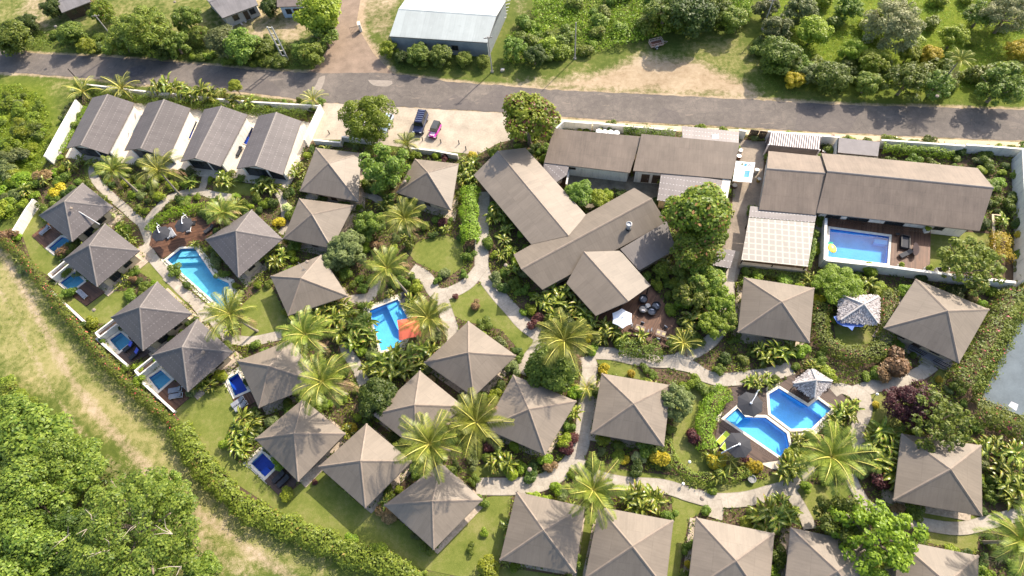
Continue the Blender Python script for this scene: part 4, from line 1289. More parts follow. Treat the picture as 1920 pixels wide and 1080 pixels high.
bl = cottage("small pale blue painted hut with a door panel, under a tree at the top edge", [(519,13),(572,11),(562,-12),(522,-10)], 2.9, 3.3, plain("brown tin", (0.16, 0.13, 0.115), 0.8, 0.3), plain("pale blue paint", (0.42, 0.52, 0.66), 0.6, 0.15))
# container, shed, gate
ct0, ct1, ct2, ct3 = P3(1445,247,2.6), P3(1539,256,2.6), P3(1537,281,2.6), P3(1441,271,2.6)
cen = (ct0 + ct1 + ct2 + ct3) / 4; org = (cen[0], cen[1], 0)
cont = thing('shipping_container', "white ribbed container with rust streaks behind the shorter house", 'container', org)
M_CONTW = plain("rust streaked white paint", (0.62, 0.55, 0.52), 0.6, 0.3, 1.2); M_CONTR = plain("rusty red steel", (0.16, 0.07, 0.045), 0.8, 0.3); M_CONTB = plain("grimy steel", (0.13, 0.105, 0.098), 0.8, 0.3)
mb = MB(); mb.prism([p[:2] for p in (ct0, ct1, ct2, ct3)], 0.1, 2.52); mb.build('container_body', M_CONTB, cont, org)
d_ = unit((ct2 - ct3)[:2]); n_9 = np.array([d_[1], -d_[0]]); m_9 = (ct2 + ct3)[:2] / 2 + n_9 * .02
mb = MB(); mb.box((*m_9, .55), (np.linalg.norm((ct2 - ct3)[:2]) * .95, .05, .5), math.atan2(d_[1], d_[0])); mb.build('lower_rail', M_CONTR, cont, org)
mb = MB()
dx = (ct1 - ct0); nr = 22
for i in range(nr):
    t0, t1 = (i + .25) / nr, (i + .75) / nr
    a, b = ct0 + dx * t0, ct0 + dx * t1; dd = (ct3 - ct0)
    mb.prism([p[:2] for p in (a, b, b + dd, a + dd)], 2.525, 2.6)
mb.build('roof_panel', M_CONTW, cont, org)
for p0, p1 in ((ct0, ct3), (ct1, ct2)):
    for p_ in (p0, p1):
        mb = MB(); mb.box((p_[0], p_[1], 1.3), (0.2, 0.2, 2.66), -0.1); mb.build('corner_post', M_CONTW, cont, org)
block([p[:2] for p in (ct0, ct1, ct2, ct3)])
mono("small flat grey roofed shed between the container and the creeper wall", 'shed', [(1573,258),(1650,266),(1646,293),(1571,286)], (2.6, 2.6, 2.4, 2.4), plain("grey membrane", (0.20, 0.18, 0.175), 0.7, 0.15, 0.8), M_WHITE, ins=-0.12, cat='shed')
g0_, g1_ = P(1401, 258), P(1436, 262)
gt = thing('yard_gate', "pair of dark brown boarded gates at the yard entrance", 'gate', (*((g0_ + g1_) / 2), 0))
for i in range(2):
    a, b = g0_ + (g1_ - g0_) * (i * .5 + .01), g0_ + (g1_ - g0_) * (i * .5 + .49)
    mb = MB()
    for k in range(7):
        p_ = a + (b - a) * (k + .5) / 7; mb.box((*p_, 1.0), (np.linalg.norm(b - a) / 7 - .02, 0.05, 1.9), math.atan2((b - a)[1], (b - a)[0]))
    lf = mb.build('gate_leaf', M_TIMBER, gt, tuple(gt.location))
    mb = MB()
    for z in (.4, 1.6): mb.box((*((a + b) / 2), z), (np.linalg.norm(b - a), 0.09, 0.08), math.atan2((b - a)[1], (b - a)[0]))
    mb.build('rail', M_BLACK, lf, tuple(gt.location))
# thatched huts
def thatch_hut(label, px, ze, rise, r_seed, bench=True):
    rg = np.random.default_rng(r_seed)
    e = [P3(x, y, ze) for x, y in px]; cen = sum(e) / 4; org = (cen[0], cen[1], 0)
    A = np.array([cen[0], cen[1], ze + rise])
    root = thing('thatched_hut', label, 'hut', org)
    mb = MB()
    for k in range(4):
        a, b = e[k], e[(k + 1) % 4]
        roof_face(mb, (a, b, A))
        out = unit((a + b)[:2] / 2 - cen[:2])
        for row in np.linspace(0.0, 0.94, 15):
            L0, L1 = a + (A - a) * row, b + (A - b) * row
            w_ = np.linalg.norm(L1 - L0); cnt = int(w_ / 0.10) + 2
            for i in range(cnt):
                p_ = L0 + (L1 - L0) * (i + rg.uniform(-.3, .3) + .5) / cnt
                dn = (a + b) / 2 - A; dn = unit(dn)
                ln = rg.uniform(.25, .5); wd = rg.uniform(.05, .11)
                s = unit(np.cross(dn, (0, 0, 1))) * wd
                up = np.array([0, 0, rg.uniform(.03, .1)])
                t_ = p_ + dn * ln + np.array([*(out * .02), 0]) + up + unit(s) * rg.uniform(-.12, .12)
                mb.face([p_ - s + up * .3, p_ + s + up * .3, t_ + s * .6, t_ - s * .6])
    mb.build('thatch', MATS["thatch"], root, org)
    for k in range(4):
        mb = MB(); mb.tube([e[k] + [0, 0, .06], A + [0, 0, .1]], 0.13, 6); mb.build('thatch_ridge', MATS["thatch ridge"], root, org)
        p_ = e[k] * .84 + cen * .16; mb = MB(); mb.tube([(p_[0], p_[1], 0), (p_[0], p_[1], ze)], .08, 8); mb.build('post', M_BARK, root, org)
    if bench:
        mb = MB(); mb.box((cen[0], cen[1], .42), (2.0, 1.4, .1), 0.3); mb.build('platform', M_TIMBER, root, org)
    return root
tm, tt = newmat("thatch", 0.95, 0.1)
g_ = tt.n("ShaderNodeNewGeometry")
tt.l(tt.ramp(g_.outputs['Random Per Island'], [(0, (0.16, 0.14, 0.135)), (0.55, (0.36, 0.33, 0.32)), (1, (0.62, 0.57, 0.54))]), tt.bsdf.inputs['Base Color']); MATS["thatch"] = tm
plain("thatch ridge", (0.55, 0.5, 0.46), 0.95, 0.3, 5)
thatch_hut("larger square thatched hut with a blue cloth under its eave, ringed by hedges", [(1577,553),(1647,556),(1645,605),(1576,600)], 2.3, 1.3, 3)
thatch_hut("small square thatched hut on the twin pool deck", [(1522,693),(1559,715),(1527,745),(1489,719)], 2.3, 1.1, 4)
# ================================================================ furniture
def heading(px0, px1):
    d = P(*px1) - P(*px0); return math.atan2(d[1], d[0])

def make_lounger(label, mat, frame):
    """long axis +X is the head end"""
    r = thing('sun_lounger', label, 'sun lounger')
    mb = MB()
    for y in (-.33, .33): mb.box((0, y, .27), (1.95, .06, .07))
    for x in (-.95, .95): mb.box((x, 0, .27), (.06, .6, .07))
    mb.build('frame', frame, r, bevel=.01)
    for x in (-.85, .85):
        for y in (-.32, .32):
            m2 = MB(); m2.tube([(x, y, 0), (x, y, .25)], .03, 6); m2.build('leg', frame, r)
    m2 = MB(); m2.box((-.32, 0, .36), (1.28, .64, .11)); m2.build('mattress', mat, r, bevel=.03)
    m2 = MB(); m2.box((.6, 0, .5), (.72, .64, .1), tilt=(-.5, 'Y')); m2.build('backrest', mat, r, bevel=.03)
    return r
LO_G = make_lounger("x", M_GREYF, M_ALU); LO_D = make_lounger("x", M_DARK, M_BLACK); LO_L = make_lounger("x", M_LIME, M_ALU)
def lounger(proto, px0, px1, label, z=0.14, group=None):
    c = (P(*px0, z) + P(*px1, z)) / 2
    place(proto, USED, (c[0], c[1], z), heading(px0, px1), label=label, group=group or 'sun loungers by the pools')
lounger(LO_G, (77,441), (96,426), "grey sun lounger alone on the westernmost villa's deck")
lounger(LO_G, (163,559), (150,547), "grey sun lounger alone on the second villa's deck")
lounger(LO_D, (235,659), (254,644), "dark sun lounger under a blue towel, nearer the pool")
lounger(LO_D, (246,674), (266,657), "dark sun lounger under a blue towel, farther from the pool")
lounger(LO_G, (319,734), (342,730), "pale lounger on the southern teal pool deck, upper of the two")
lounger(LO_G, (320,745), (343,741), "pale lounger on the southern teal pool deck, lower of the two")
lounger(LO_G, (438,761), (457,748), "pale lounger at the tiny deep blue pool, nearer the water")
lounger(LO_G, (444,769), (463,756), "pale lounger at the tiny deep blue pool, next to the leafy clump")
lounger(LO_D, (514,904), (535,885), "charcoal lounger beside the deep blue pool steps")
lounger(LO_D, (523,912), (544,893), "charcoal lounger farther from the deep blue pool steps")
lounger(LO_G, (319,446), (311,436), "pale short lounger poking from under the left charcoal umbrella")
lounger(LO_G, (328,444), (320,432), "grey lounger right of the left charcoal umbrella")
lounger(LO_G, (355,435), (357,420), "pale lounger under the right charcoal umbrella")
lounger(LO_D, (388,436), (400,427), "dark lounger at the deck's east end under palm fronds")
lounger(LO_G, (235,267), (243,254), "grey lounger on the patio between the first and second long villas", .03)
lounger(LO_D, (340,279), (347,265), "dark lounger on the patio between the second and third long villas", .03)
lounger(LO_D, (446,293), (454,279), "dark lounger on the patio between the third and fourth long villas", .03)
lounger(LO_L, (1345,832), (1363,813), "lime green lounger in the open beside the lower black umbrella")
lounger(LO_L, (1355,842), (1368,825), "lime green lounger half under the lower black umbrella")
lounger(LO_D, (1681,485), (1711,471), "black lounger standing at an angle on the raised pool deck", ZR + .14)
lounger(LO_D, (757,570), (758,553), "black covered lounger at the bright blue pool's top corner, left one", .05)
lounger(LO_D, (768,567), (768,550), "black covered lounger at the bright blue pool's top corner, right one", .05)
M_TOWEL = plain("blue patterned towel", (0.10, 0.13, 0.55), 0.9, 0.6, 6)
for (a, b), l_ in ((((247,651),(253,645)), "blue patterned towel draped on the lounger nearer the pool"), (((258,664),(265,658)), "blue patterned towel draped on the lounger farther from the pool")):
    c = (P(*a) + P(*b)) / 2; mb = MB(); mb.box((0, 0, 0), (.85, .6, .03), tilt=(-.5, 'Y'))
    o = mb.build('towel', M_TOWEL, bevel=.01); o.location = (c[0], c[1], .14 + .60); o.rotation_euler = (0, 0, heading(a, b)); props(o, l_, 'towel', 'blue towels')

def make_cantilever(label, R_, n=8):
    r = thing('cantilever_umbrella', label, 'umbrella')
    m, = (M_DARK,)
    mb = MB(); top = 2.85; low = 2.4
    for k in range(n):
        a0, a1 = 2 * math.pi * k / n, 2 * math.pi * (k + 1) / n
        A = (0, 0, top); B = (R_ * math.cos(a0), R_ * math.sin(a0), low); C = (R_ * math.cos(a1), R_ * math.sin(a1), low)
        mid = ((B[0] + C[0]) * .482, (B[1] + C[1]) * .482, low + .03)
        mb.face([A, B, mid]); mb.face([A, mid, C])
        mb.face([B, (B[0], B[1], low - .12), (mid[0], mid[1], low - .1), mid]); mb.face([mid, (mid[0], mid[1], low - .1), (C[0], C[1], low - .12), C])
    cn = mb.build('canopy', M_DARK, r)
    for k in range(n):
        a0 = 2 * math.pi * k / n; m2 = MB(); m2.tube([(.05 * math.cos(a0), .05 * math.sin(a0), top - .06), (R_ * .98 * math.cos(a0), R_ * .98 * math.sin(a0), low - .05)], .016, 5); m2.build('rib', M_ALU, cn)
    m2 = MB(); m2.lathe([(.14, 0), (.14, .06), (.05, .12)], (0, 0, top - .02), 10); m2.build('hub', M_ALU, r)
    px_ = R_ + .35
    m2 = MB(); m2.tube([(px_, 0, 0), (px_, 0, 3.0)], .05, 8); m2.build('post', M_ALU, r)
    m2 = MB(); m2.tube([(px_ + .25, 0, 2.2), (px_ * .55, 0, 3.15), (0, 0, top + .12)], .045, 8); m2.build('arm', M_ALU, r)
    m2 = MB(); m2.tube([(px_, 0, 1.5), (px_ * .5, 0, 3.05)], .035, 6); m2.build('strut', M_ALU, r)
    m2 = MB(); m2.box((px_, 0, .05), (.9, .9, .1)); m2.build('base', M_BLACK, r)
    return r
CU = make_cantilever("x", 1.5)
def canti(cpx, post_px, label, sc=1.0):
    c = P(*cpx, 2.9 * sc); q_ = P(*post_px, 3.0 * sc)
    place(CU, USED, (c[0], c[1], .14), math.atan2(q_[1] - c[1], q_[0] - c[0]), sc, label, 'dark cantilever umbrellas at the pools')
canti((299,436), (294,418), "charcoal cantilever umbrella on the big teal pool deck, left one with white arm")
canti((342,419), (344,401), "charcoal cantilever umbrella on the big teal pool deck, right one with white arm")
canti((1408,756), (1422,733), "black umbrella between the twin pools, under banana leaves", 1.12)
canti((1386,833), (1350,849), "black umbrella beside the lime green loungers", 1.12)
def make_umbrella(name, label, R_, n, mat, top=2.7, low=2.2, rot=0.0):
    r = thing(name, label, 'umbrella')
    mb = MB()
    for k in range(n):
        a0, a1 = rot + 2 * math.pi * k / n, rot + 2 * math.pi * (k + 1) / n
        A = (0, 0, top); B = (R_ * math.cos(a0), R_ * math.sin(a0), low); C = (R_ * math.cos(a1), R_ * math.sin(a1), low)
        mid = ((B[0] + C[0]) * .47, (B[1] + C[1]) * .47, low + .05)
        mb.face([A, B, mid]); mb.face([A, mid, C])
    cn = mb.build('canopy', mat, r)
    for k in range(n):
        a0 = rot + 2 * math.pi * k / n; m2 = MB(); m2.tube([(0, 0, top - .06), (R_ * .98 * math.cos(a0), R_ * .98 * math.sin(a0), low - .05)], .016, 5); m2.build('rib', M_ALU, cn)
    m2 = MB(); m2.tube([(0, 0, 0), (0, 0, top + .05)], .035, 8); m2.build('pole', M_ALU, r)
    m2 = MB(); m2.lathe([(.07, 0), (.07, .05), (.02, .12)], (0, 0, top), 8); m2.build('finial', M_BLACK, r)
    m2 = MB(); m2.lathe([(.35, 0), (.33, .08), (.06, .14)], (0, 0, 0), 14); m2.build('base', M_BLACK, r)
    return r
c = P(1167, 595, 2.7); o = make_umbrella('market_umbrella', "white six sided umbrella on the restaurant terrace", 1.55, 6, plain("white canvas", (.72, .75, .82), .8, .06), rot=.5); o.location = (c[0], c[1], .14)
c = P(766, 613, 2.7); o = make_umbrella('pool_umbrella', "square terracotta red umbrella at the bright blue pool, partly under a palm", 2.3, 4, plain("terracotta canvas", (.58, .13, .075), .8, .08), rot=1.0); o.location = (c[0], c[1], .05)
c = P(1592, 592, 2.2); 
mb = MB(); q_ = PP([(1563,594),(1570,606),(1580,611),(1590,613),(1598,620),(1602,612),(1617,613),(1624,607),(1612,590),(1585,585)], 1.9)
mb.poly(q_, 1.9); mb.poly(q_, 1.87, up=False); o = mb.build('shade_cloth', plain("blue cloth", (.10, .17, .45), .7, .1)); props(o, "bright blue cloth stretched under the larger thatched hut's lower eave", 'shade cloth')

def make_pod(label, cush):
    r = thing('wicker_pod_chair', label, 'chair')
    mb = MB(); mb.lathe([(.35, 0), (.62, .18), (.72, .42), (.73, .62), (.68, .62), (.66, .4)], (0, 0, 0), 20); mb.build('shell', M_BLACK, r, smooth=True)
    m2 = MB(); m2.lathe([(.66, .36), (.64, .44), (.0, .46)], (0, 0, 0), 20); m2.build('cushion', cush, r, smooth=True)
    m2 = MB(); m2.box((.3, .05, .56), (.14, .5, .28), .2, tilt=(-.4, 'Y')); m2.build('pillow', plain("white pillow", (.68, .66, .7), .8), r, bevel=.04)
    m2 = MB()
    arc = [(.7 * math.cos(t), .7 * math.sin(t), .62 + .25 * math.cos(t * .9)) for t in np.linspace(-1.6, 1.6, 14)]
    m2.tube(arc, .05, 6); m2.build('back_rim', M_BLACK, r)
    return r
PD = make_pod("x", plain("pod grey cushion", (.16, .17, .19), .85)); PDL = make_pod("x", plain("pod pale cushion", (.42, .40, .37), .85))
for pr, px_, rz_, l_ in ((PD, (1206,561), 2.4, "round wicker chair with patterned pillow nearest the roof edge"), (PDL, (1206,580), -1.9, "round wicker chair with a pale cushion, left of the small round table"),
                   (PD, (1222,584), 1.2, "round wicker chair just below the small round table"), (PD, (1230,574), .3, "round dark wicker chair on the right, nearest the bamboo")):
    c = P(*px_, .5); place(pr, USED, (c[0], c[1], .14), rz_, .88, l_, 'round wicker chairs on the terrace')
c = P(1214.5, 574, .5)
r = thing('side_table', "small round pale topped table among the wicker chairs", 'table', (c[0], c[1], .14))
mb = MB(); mb.lathe([(.38, .5), (.38, .54), (0, .545)], n=18); mb.build('tabletop', plain("stone top", (.45, .44, .42), .4), r)
mb = MB(); mb.lathe([(.28, 0), (.34, .25), (.3, .5)], n=14); mb.build('base', M_BLACK, r)

def make_table(label):
    r = thing('dining_table', label, 'table')
    mb = MB()
    for k in range(5): mb.box((0, -.36 + k * .18, .73), (1.35, .17, .04))
    mb.build('tabletop', plain("weathered teak", (.21, .16, .13), .6, .25, 3), r)
    for x in (-.58, .58):
        for y in (-.36, .36):
            m2 = MB(); m2.box((x, y, .355), (.07, .07, .71)); m2.build('leg', M_TIMBER, r)
    return r
def make_chair(label):
    r = thing('dining_chair', label, 'chair')
    mb = MB(); mb.box((0, 0, .45), (.46, .46, .05)); mb.build('seat', M_TIMBER, r)
    m2 = MB(); m2.box((.21, 0, .74), (.09, .5, .46), tilt=(-.15, 'Y')); m2.build('backrest', M_GREYF, r, bevel=.03)
    for x in (-.19, .19):
        for y in (-.19, .19):
            m2 = MB(); m2.box((x, y, .21), (.04, .04, .42)); m2.build('leg', M_TIMBER, r)
    return r
DT = make_table("x"); DC = make_chair("x")
def dining(cpx, px0, px1, tlab, clabs, mats):
    c = P(*cpx, .75); a = heading(px0, px1)
    place(DT, USED, (c[0], c[1], .14), a, 1.0, tlab)
    for (dx_, dy_, rot, l_) in clabs:
        v = np.array([math.cos(a) * dx_ - math.sin(a) * dy_, math.sin(a) * dx_ + math.cos(a) * dy_])
        place(DC, USED, (c[0] + v[0], c[1] + v[1], .14), a + rot, 1.0, l_, 'chairs at the terrace tables')
    for dx_, l_ in mats:
        mb = MB(); mb.box((0, 0, 0), (.42, .36, .012)); o = mb.build('placemat', plain("straw placemat", (.50, .37, .18), .9, .2, 6))
        o.location = (c[0] + math.cos(a) * dx_, c[1] + math.sin(a) * dx_, .14 + .757); o.rotation_euler = (0, 0, a); props(o, l_, 'placemat', 'straw placemats')
H = math.pi
dining((1200,616), (1190,612), (1212,620), "dining table with two square straw mats, nearer the white umbrella",
       [(-1.0, 0, H, "white backed chair at the left end of the two mat table"), (1.0, 0, 0, "white backed chair at the right end of the two mat table"),
        (.05, .78, H/2, "chair on the far side of the two mat table"), (0, -.78, -H/2, "chair on the railing side of the two mat table")],
       [(-.34, "straw placemat on the left half of the two mat table"), (.34, "straw placemat on the right half of the two mat table")])
dining((1239,625), (1230,622), (1248,628), "dining table with worn mats near the terrace's lower right corner",
       [(-1.2, 0, H, "white backed chair pulled out left of the corner table"), (1.0, -.25, -.6, "chair turned askew at the right end of the corner table"),
        (.3, 1.0, 1.2, "chair pushed back on the far side of the corner table"), (-.1, -.8, -H/2, "chair on the railing side of the corner table")],
       [(-.34, "worn straw placemat on the left of the corner table"), (.4, "worn straw placemat on the right of the corner table")])
# terrace railing
a, b = P(1162, 622, .14), P(1252, 655, .14)
r = thing('terrace_railing', "reddish timber railing along the terrace's lower edge", 'railing', (*((a + b) / 2), .14))
d_ = b - a
for z in (.55, 1.0):
    mb = MB(); mb.box((*((a + b) / 2), .14 + z), (np.linalg.norm(d_), .1, .06), math.atan2(d_[1], d_[0])); mb.build('rail', M_DECK, r, tuple(r.location))
for t_ in np.linspace(0, 1, 9):
    q_ = a + d_ * t_; mb = MB(); mb.box((q_[0], q_[1], .14 + .5), (.09, .09, 1.0)); mb.build('post', M_DECK, r, tuple(r.location))
# raised pool deck things
z0 = ZR + .14
c = P(1697, 454, z0 + .4); a = heading((1697, 470), (1698, 440))
r = thing('daybed', "black rectangular daybed with low sides on the raised pool deck", 'daybed', (c[0], c[1], z0), a)
mb = MB(); mb.box((0, 0, .22), (2.1, 1.15, .3)); mb.build('base', M_BLACK, r)
mb = MB(); mb.box((0, 0, .41), (1.9, .95, .1)); mb.build('mattress', M_DARK, r, bevel=.03)
for y in (-.55, .55): mb = MB(); mb.box((0, y, .5), (2.1, .08, .3)); mb.build('armrest', M_BLACK, r)
mb = MB(); mb.box((1.01, 0, .55), (.08, 1.02, .4)); mb.build('backrest', M_BLACK, r)
c = P(1719, 468, z0 + .6); a = heading((1719, 485), (1721, 450))
r = thing('half_moon_table', "dark half moon shaped table beside the black daybed", 'table', (c[0], c[1], z0), a - H/2)
mb = MB(); pg = [(-.5, y) for y in ()] + [(.62 * math.cos(t) - .3, 1.15 * math.sin(t)) for t in np.linspace(-H/2, H/2, 15)]; pg2 = [(-.75 + .3, .0)]
pg += [(-.3 - .22 * math.cos(t), 1.15 * math.sin(t)) for t in np.linspace(H/2, -H/2, 9)[1:-1]]
mb.prism(pg, .62, .68); mb.build('tabletop', plain("dark brown resin", (.06, .042, .04), .9), r)
for y in (-.6, .6): mb = MB(); mb.box((-.1, y, .31), (.35, .08, .62)); mb.build('leg', M_BLACK, r)
c = P(1683, 439, z0 + .3)
r = thing('side_stool', "small dark stool above the black daybed", 'stool', (c[0], c[1], z0))
mb = MB(); mb.box((0, 0, .38), (.5, .38, .06)); mb.build('seat', M_BLACK, r)
for x in (-.2, .2):
    for y in (-.14, .14): mb = MB(); mb.box((x, y, .18), (.05, .05, .36)); mb.build('leg', M_BLACK, r)
c = P(1559.5, 467, ZR)
r = thing('pool_float', "yellow pineapple shaped pool float with green leaves in the raised pool", 'pool float', (c[0], c[1], ZR + .07), .08)
mb = MB(); mb.lathe([(.0, 0), (.5, .02), (.6, .12), (.5, .2), (0, .21)], n=20, sx=.98, sy=1.32); mb.build('body', plain("yellow vinyl", (.80, .62, .05), .35, .08), r, smooth=True)
mb = MB()
for i in range(-2, 3):
    for j in range(-3, 4): 
        if (i * .2) ** 2 / .3 + (j * .22) ** 2 / .55 < .9: mb.box((i * .2, j * .22, .213), (.09, .045, .012), .6)
mb.build('print_marks', plain("cream print", (.85, .78, .4), .4), r)
mb = MB()
for t_ in (-.9, -.45, 0, .45, .9):
    d_ = (math.sin(t_), math.cos(t_)); b_ = (d_[0] * .15, .72); e_ = (d_[0] * .55, .8 + d_[1] * .42)
    n_2 = (-d_[1] * .11, d_[0] * .11); m_ = ((b_[0] + e_[0]) / 2, (b_[1] + e_[1]) / 2)
    mb.face([(b_[0], b_[1], .1), (m_[0] - n_2[0], m_[1] - n_2[1], .14), (e_[0], e_[1], .12), (m_[0] + n_2[0], m_[1] + n_2[1], .14)])
mb.build('leaf_crown', plain("green vinyl", (.02, .45, .26), .35), r)

# ================================================================ street things
def pole(base, top, label, r0=.14, r1=.09, mat=None, arms=True, name='power_pole'):
    b = P(*base); t_ = P(*top); k = float(np.dot(b, t_) / np.dot(t_, t_)); h = CAM_H * (1 - k)
    r = thing(name, label, 'pole', (b[0], b[1], 0))
    mb = MB(); mb.tube([(0, 0, 0), (0, 0, h)], [r0, r1], 10); mb.build('shaft', mat or M_POLE, r)
    if arms:
        mb = MB(); mb.box((0, 0, h - .35), (1.5, .1, .1), .1); ar = mb.build('crossarm', M_TIMBER, r)
        for x in (-.65, -.25, .25, .65): mb = MB(); mb.lathe([(.04, 0), (.06, .08), (.03, .16)], (x, x * .1, h - .3), 8); mb.build('insulator', M_WHITE, ar)
    mb = MB(); mb.box((0, 0, .1), (.5, .5, .2)); mb.build('footing', M_CONC, r)
    return r, h
pole((923,135), (915,68), "tall weathered power pole at the warehouse corner beside the road")
pole((1078,110), (1081.7,41.7), "power pole between the weeds and the sandy verge", arms=False)
pole((1430,55), (1452,-2), "grey power pole at the top right behind the verge")
pole((228,91), (171,31), "leaning looking power pole in front of the big yellow green bush")
pole((153,157), (124,131), "dark short post at the road corner of the white west wall", .09, .08, M_BLACK, False, 'sign_post')
b = P(537, 113); t_ = P(506, 50); hh = CAM_H * (1 - float(np.dot(b, t_) / np.dot(t_, t_)))
r = thing('ladder_pylon', "pale ladder like twin leg pylon standing in the roadside bushes", 'pylon', (b[0], b[1], 0), -.1)
for x in (-.45, .45): mb = MB(); mb.box((x, 0, hh / 2), (.22, .2, hh)); mb.build('leg', M_STEEL, r)
mb = MB(); mb.box((0, 0, .6), (1.1, .24, 1.2)); mb.build('base_panel', plain("stained concrete", (.33, .31, .28), .9, .3), r)
for k in range(5): mb = MB(); mb.box((0, 0, hh * (.3 + .17 * k)), (.7, .12, .14)); mb.build('rung', plain("pale rung", (.6, .55, .4), .7), r)
# gate post with bars by the side road
b = P(677, 57); r = thing('gate_pillar', "white pillar with a dark barred gate frame beside the dirt side road", 'gate pillar', (b[0], b[1], 0), .3)
mb = MB(); mb.box((0, 0, .8), (.5, .9, 1.6)); mb.build('pillar', M_WHITE, r)
mb = MB(); mb.box((0, 0, 1.65), (.6, 1.0, .1)); mb.build('pillar_cap', M_WHITE, r)
mb = MB()
for x in np.linspace(.4, 2.0, 7): mb.tube([(-x, -.3, .1), (-x, -.3, 1.4)], .025, 5)
for z in (.15, 1.35): mb.tube([(-.3, -.3, z), (-2.0, -.3, z)], .03, 5)
mb.build('gate_bars', M_BLACK, r)
b = P(942.5, 133); r = thing('concrete_marker', "small pale concrete block at the foot of the tall power pole", 'marker', (b[0], b[1], 0)); mb = MB(); mb.box((0, 0, .2), (.7, .6, .4)); mb.build('block_body', M_CONC, r, bevel=.04); mb = MB(); mb.box((0, 0, .42), (.4, .35, .05)); mb.build('lid', M_STEEL, r)
# bollards
bol = thing('bollard', "x", 'bollard')
mb = MB(); mb.lathe([(.09, 0), (.085, .85), (.06, .9), (0, .92)], n=10); mb.build('post', M_BLACK, bol)
mb = MB(); mb.lathe([(.12, 0), (.12, .04)], n=10); mb.build('foot', M_STEEL, bol)
bl_ = ["black bollard nearest the road wall corner, left of the white car", "black bollard just left of the white hatchback's nose", "black bollard at the right front corner of the white hatchback",
       "black bollard in front of the dark blue off-roader", "black bollard below the pink open car", "black bollard two metres right of the pink open car", "black bollard farther right, where the car park narrows", "black bollard in shade by the reception roof corner"]
for (px_, py_), l_ in zip([(618,251),(650,253),(678,255),(793,264),(827,268),(861,270),(874,281),(897,291)], bl_):
    c = P(px_, py_); place(bol, USED, (c[0], c[1], .02), 0, 1, l_, 'black bollards in the car park')
# rain tanks
tk = thing('water_tank', "x", 'water tank')
mb = MB(); mb.lathe([(.55, 0), (.55, 1.45), (.48, 1.56), (.18, 1.62), (0, 1.62)], n=24); mb.build('tank_body', plain("white plastic", (.75, .74, .70), .4, .06), tk, smooth=False)
mb = MB(); mb.lathe([(.17, 0), (.17, .06), (0, .07)], (0, 0, 1.62), 14); mb.build('lid', M_STEEL, tk)
for i, (px_, py_) in enumerate([(1123,245),(1134,246.5),(1145,247),(1156,248)]):
    c = P(px_, py_, 1.6); place(tk, USED, (c[0], c[1], 0), 0, 1, ["leftmost of four round white water tanks by the road wall", "second from left of four round white water tanks", "third from left of four round white water tanks", "rightmost of four round white water tanks, nearest the creeper"][i], 'white water tanks')
# banner awning in the yard
b0, b1, b2, b3 = [P3(x, y, 2.2) for x, y in ((1380,302),(1416,305),(1409,342),(1374,339))]
cen = (b0 + b1 + b2 + b3) / 4; org = (cen[0], cen[1], 0)
r = thing('banner_awning', "white printed banner stretched as an awning over the service yard", 'banner', org)
mb = MB(); N_ = 8
for i in range(N_):
    for j in range(N_):
        def Q(u, v): 
            p_ = b0 * (1 - u) * (1 - v) + b1 * u * (1 - v) + b2 * u * v + b3 * (1 - u) * v
            return p_ - np.array([0, 0, .8 * u * (1 - u) * 2 * v * (1 - v) * 2])
        mb.face([Q(i / N_, (j + 1) / N_), Q((i + 1) / N_, (j + 1) / N_), Q((i + 1) / N_, j / N_), Q(i / N_, j / N_)])
mb.build('sheet', plain("white banner vinyl", (.78, .79, .84), .5, .05), r, org)
def decal(name, u0, u1, v0, v1, mat, shape=None):
    mb = MB(); n_2 = 4
    if shape: mb.face([Q(*p_) + np.array([0, 0, .02]) for p_ in shape])
    else:
        for i in range(n_2):
            for j in range(n_2):
                ua, ub = u0 + (u1 - u0) * i / n_2, u0 + (u1 - u0) * (i + 1) / n_2; va, vb = v0 + (v1 - v0) * j / n_2, v0 + (v1 - v0) * (j + 1) / n_2
                mb.face([Q(ua, vb) + np.array([0, 0, .02]), Q(ub, vb) + np.array([0, 0, .02]), Q(ub, va) + np.array([0, 0, .02]), Q(ua, va) + np.array([0, 0, .02])])
    mb.build(name, mat, r, org)
MBL = plain("banner blue", (.05, .28, .62), .5, .3, 4); MGN = plain("banner print", (.12, .14, .05), .5, .9, 4); MBK = plain("banner black", (.03, .03, .035), .5)
decal('printed_photo', .55, .82, .40, .74, MBL); decal('printed_photo', .56, .72, .45, .73, MGN)
decal('printed_photo', .46, .60, .07, .2, MBL); decal('printed_photo', .30, .40, .07, .18, MGN); decal('printed_photo', .5, .56, .1, .2, MBK)
for sh in (((.68,.08),(.74,.08),(.72,.2),(.70,.2)), ((.73,.2),(.77,.1),(.79,.1),(.75,.2)), ((.77,.1),(.84,.2),(.81,.2),(.76,.12)), ((.66,.2),(.7,.12),(.71,.15),(.69,.2))): decal('printed_letter', 0, 0, 0, 0, MBK, sh[::-1])
for sh in (((.66,.84),(.71,.84),(.79,.95),(.74,.95)), ((.79,.95),(.70,.95),(.70,.92),(.78,.92))): decal('printed_letter', 0, 0, 0, 0, MBL, sh[::-1])
decal('printed_letter', .46, .5, .9, .93, MBK); decal('printed_letter', .52, .57, .88, .91, MBK)
for p_ in (b0, b1, b2, b3):
    mb = MB(); mb.tube([(p_[0], p_[1], 0), tuple(p_)], .035, 6); mb.build('pole', M_STEEL, r, org)
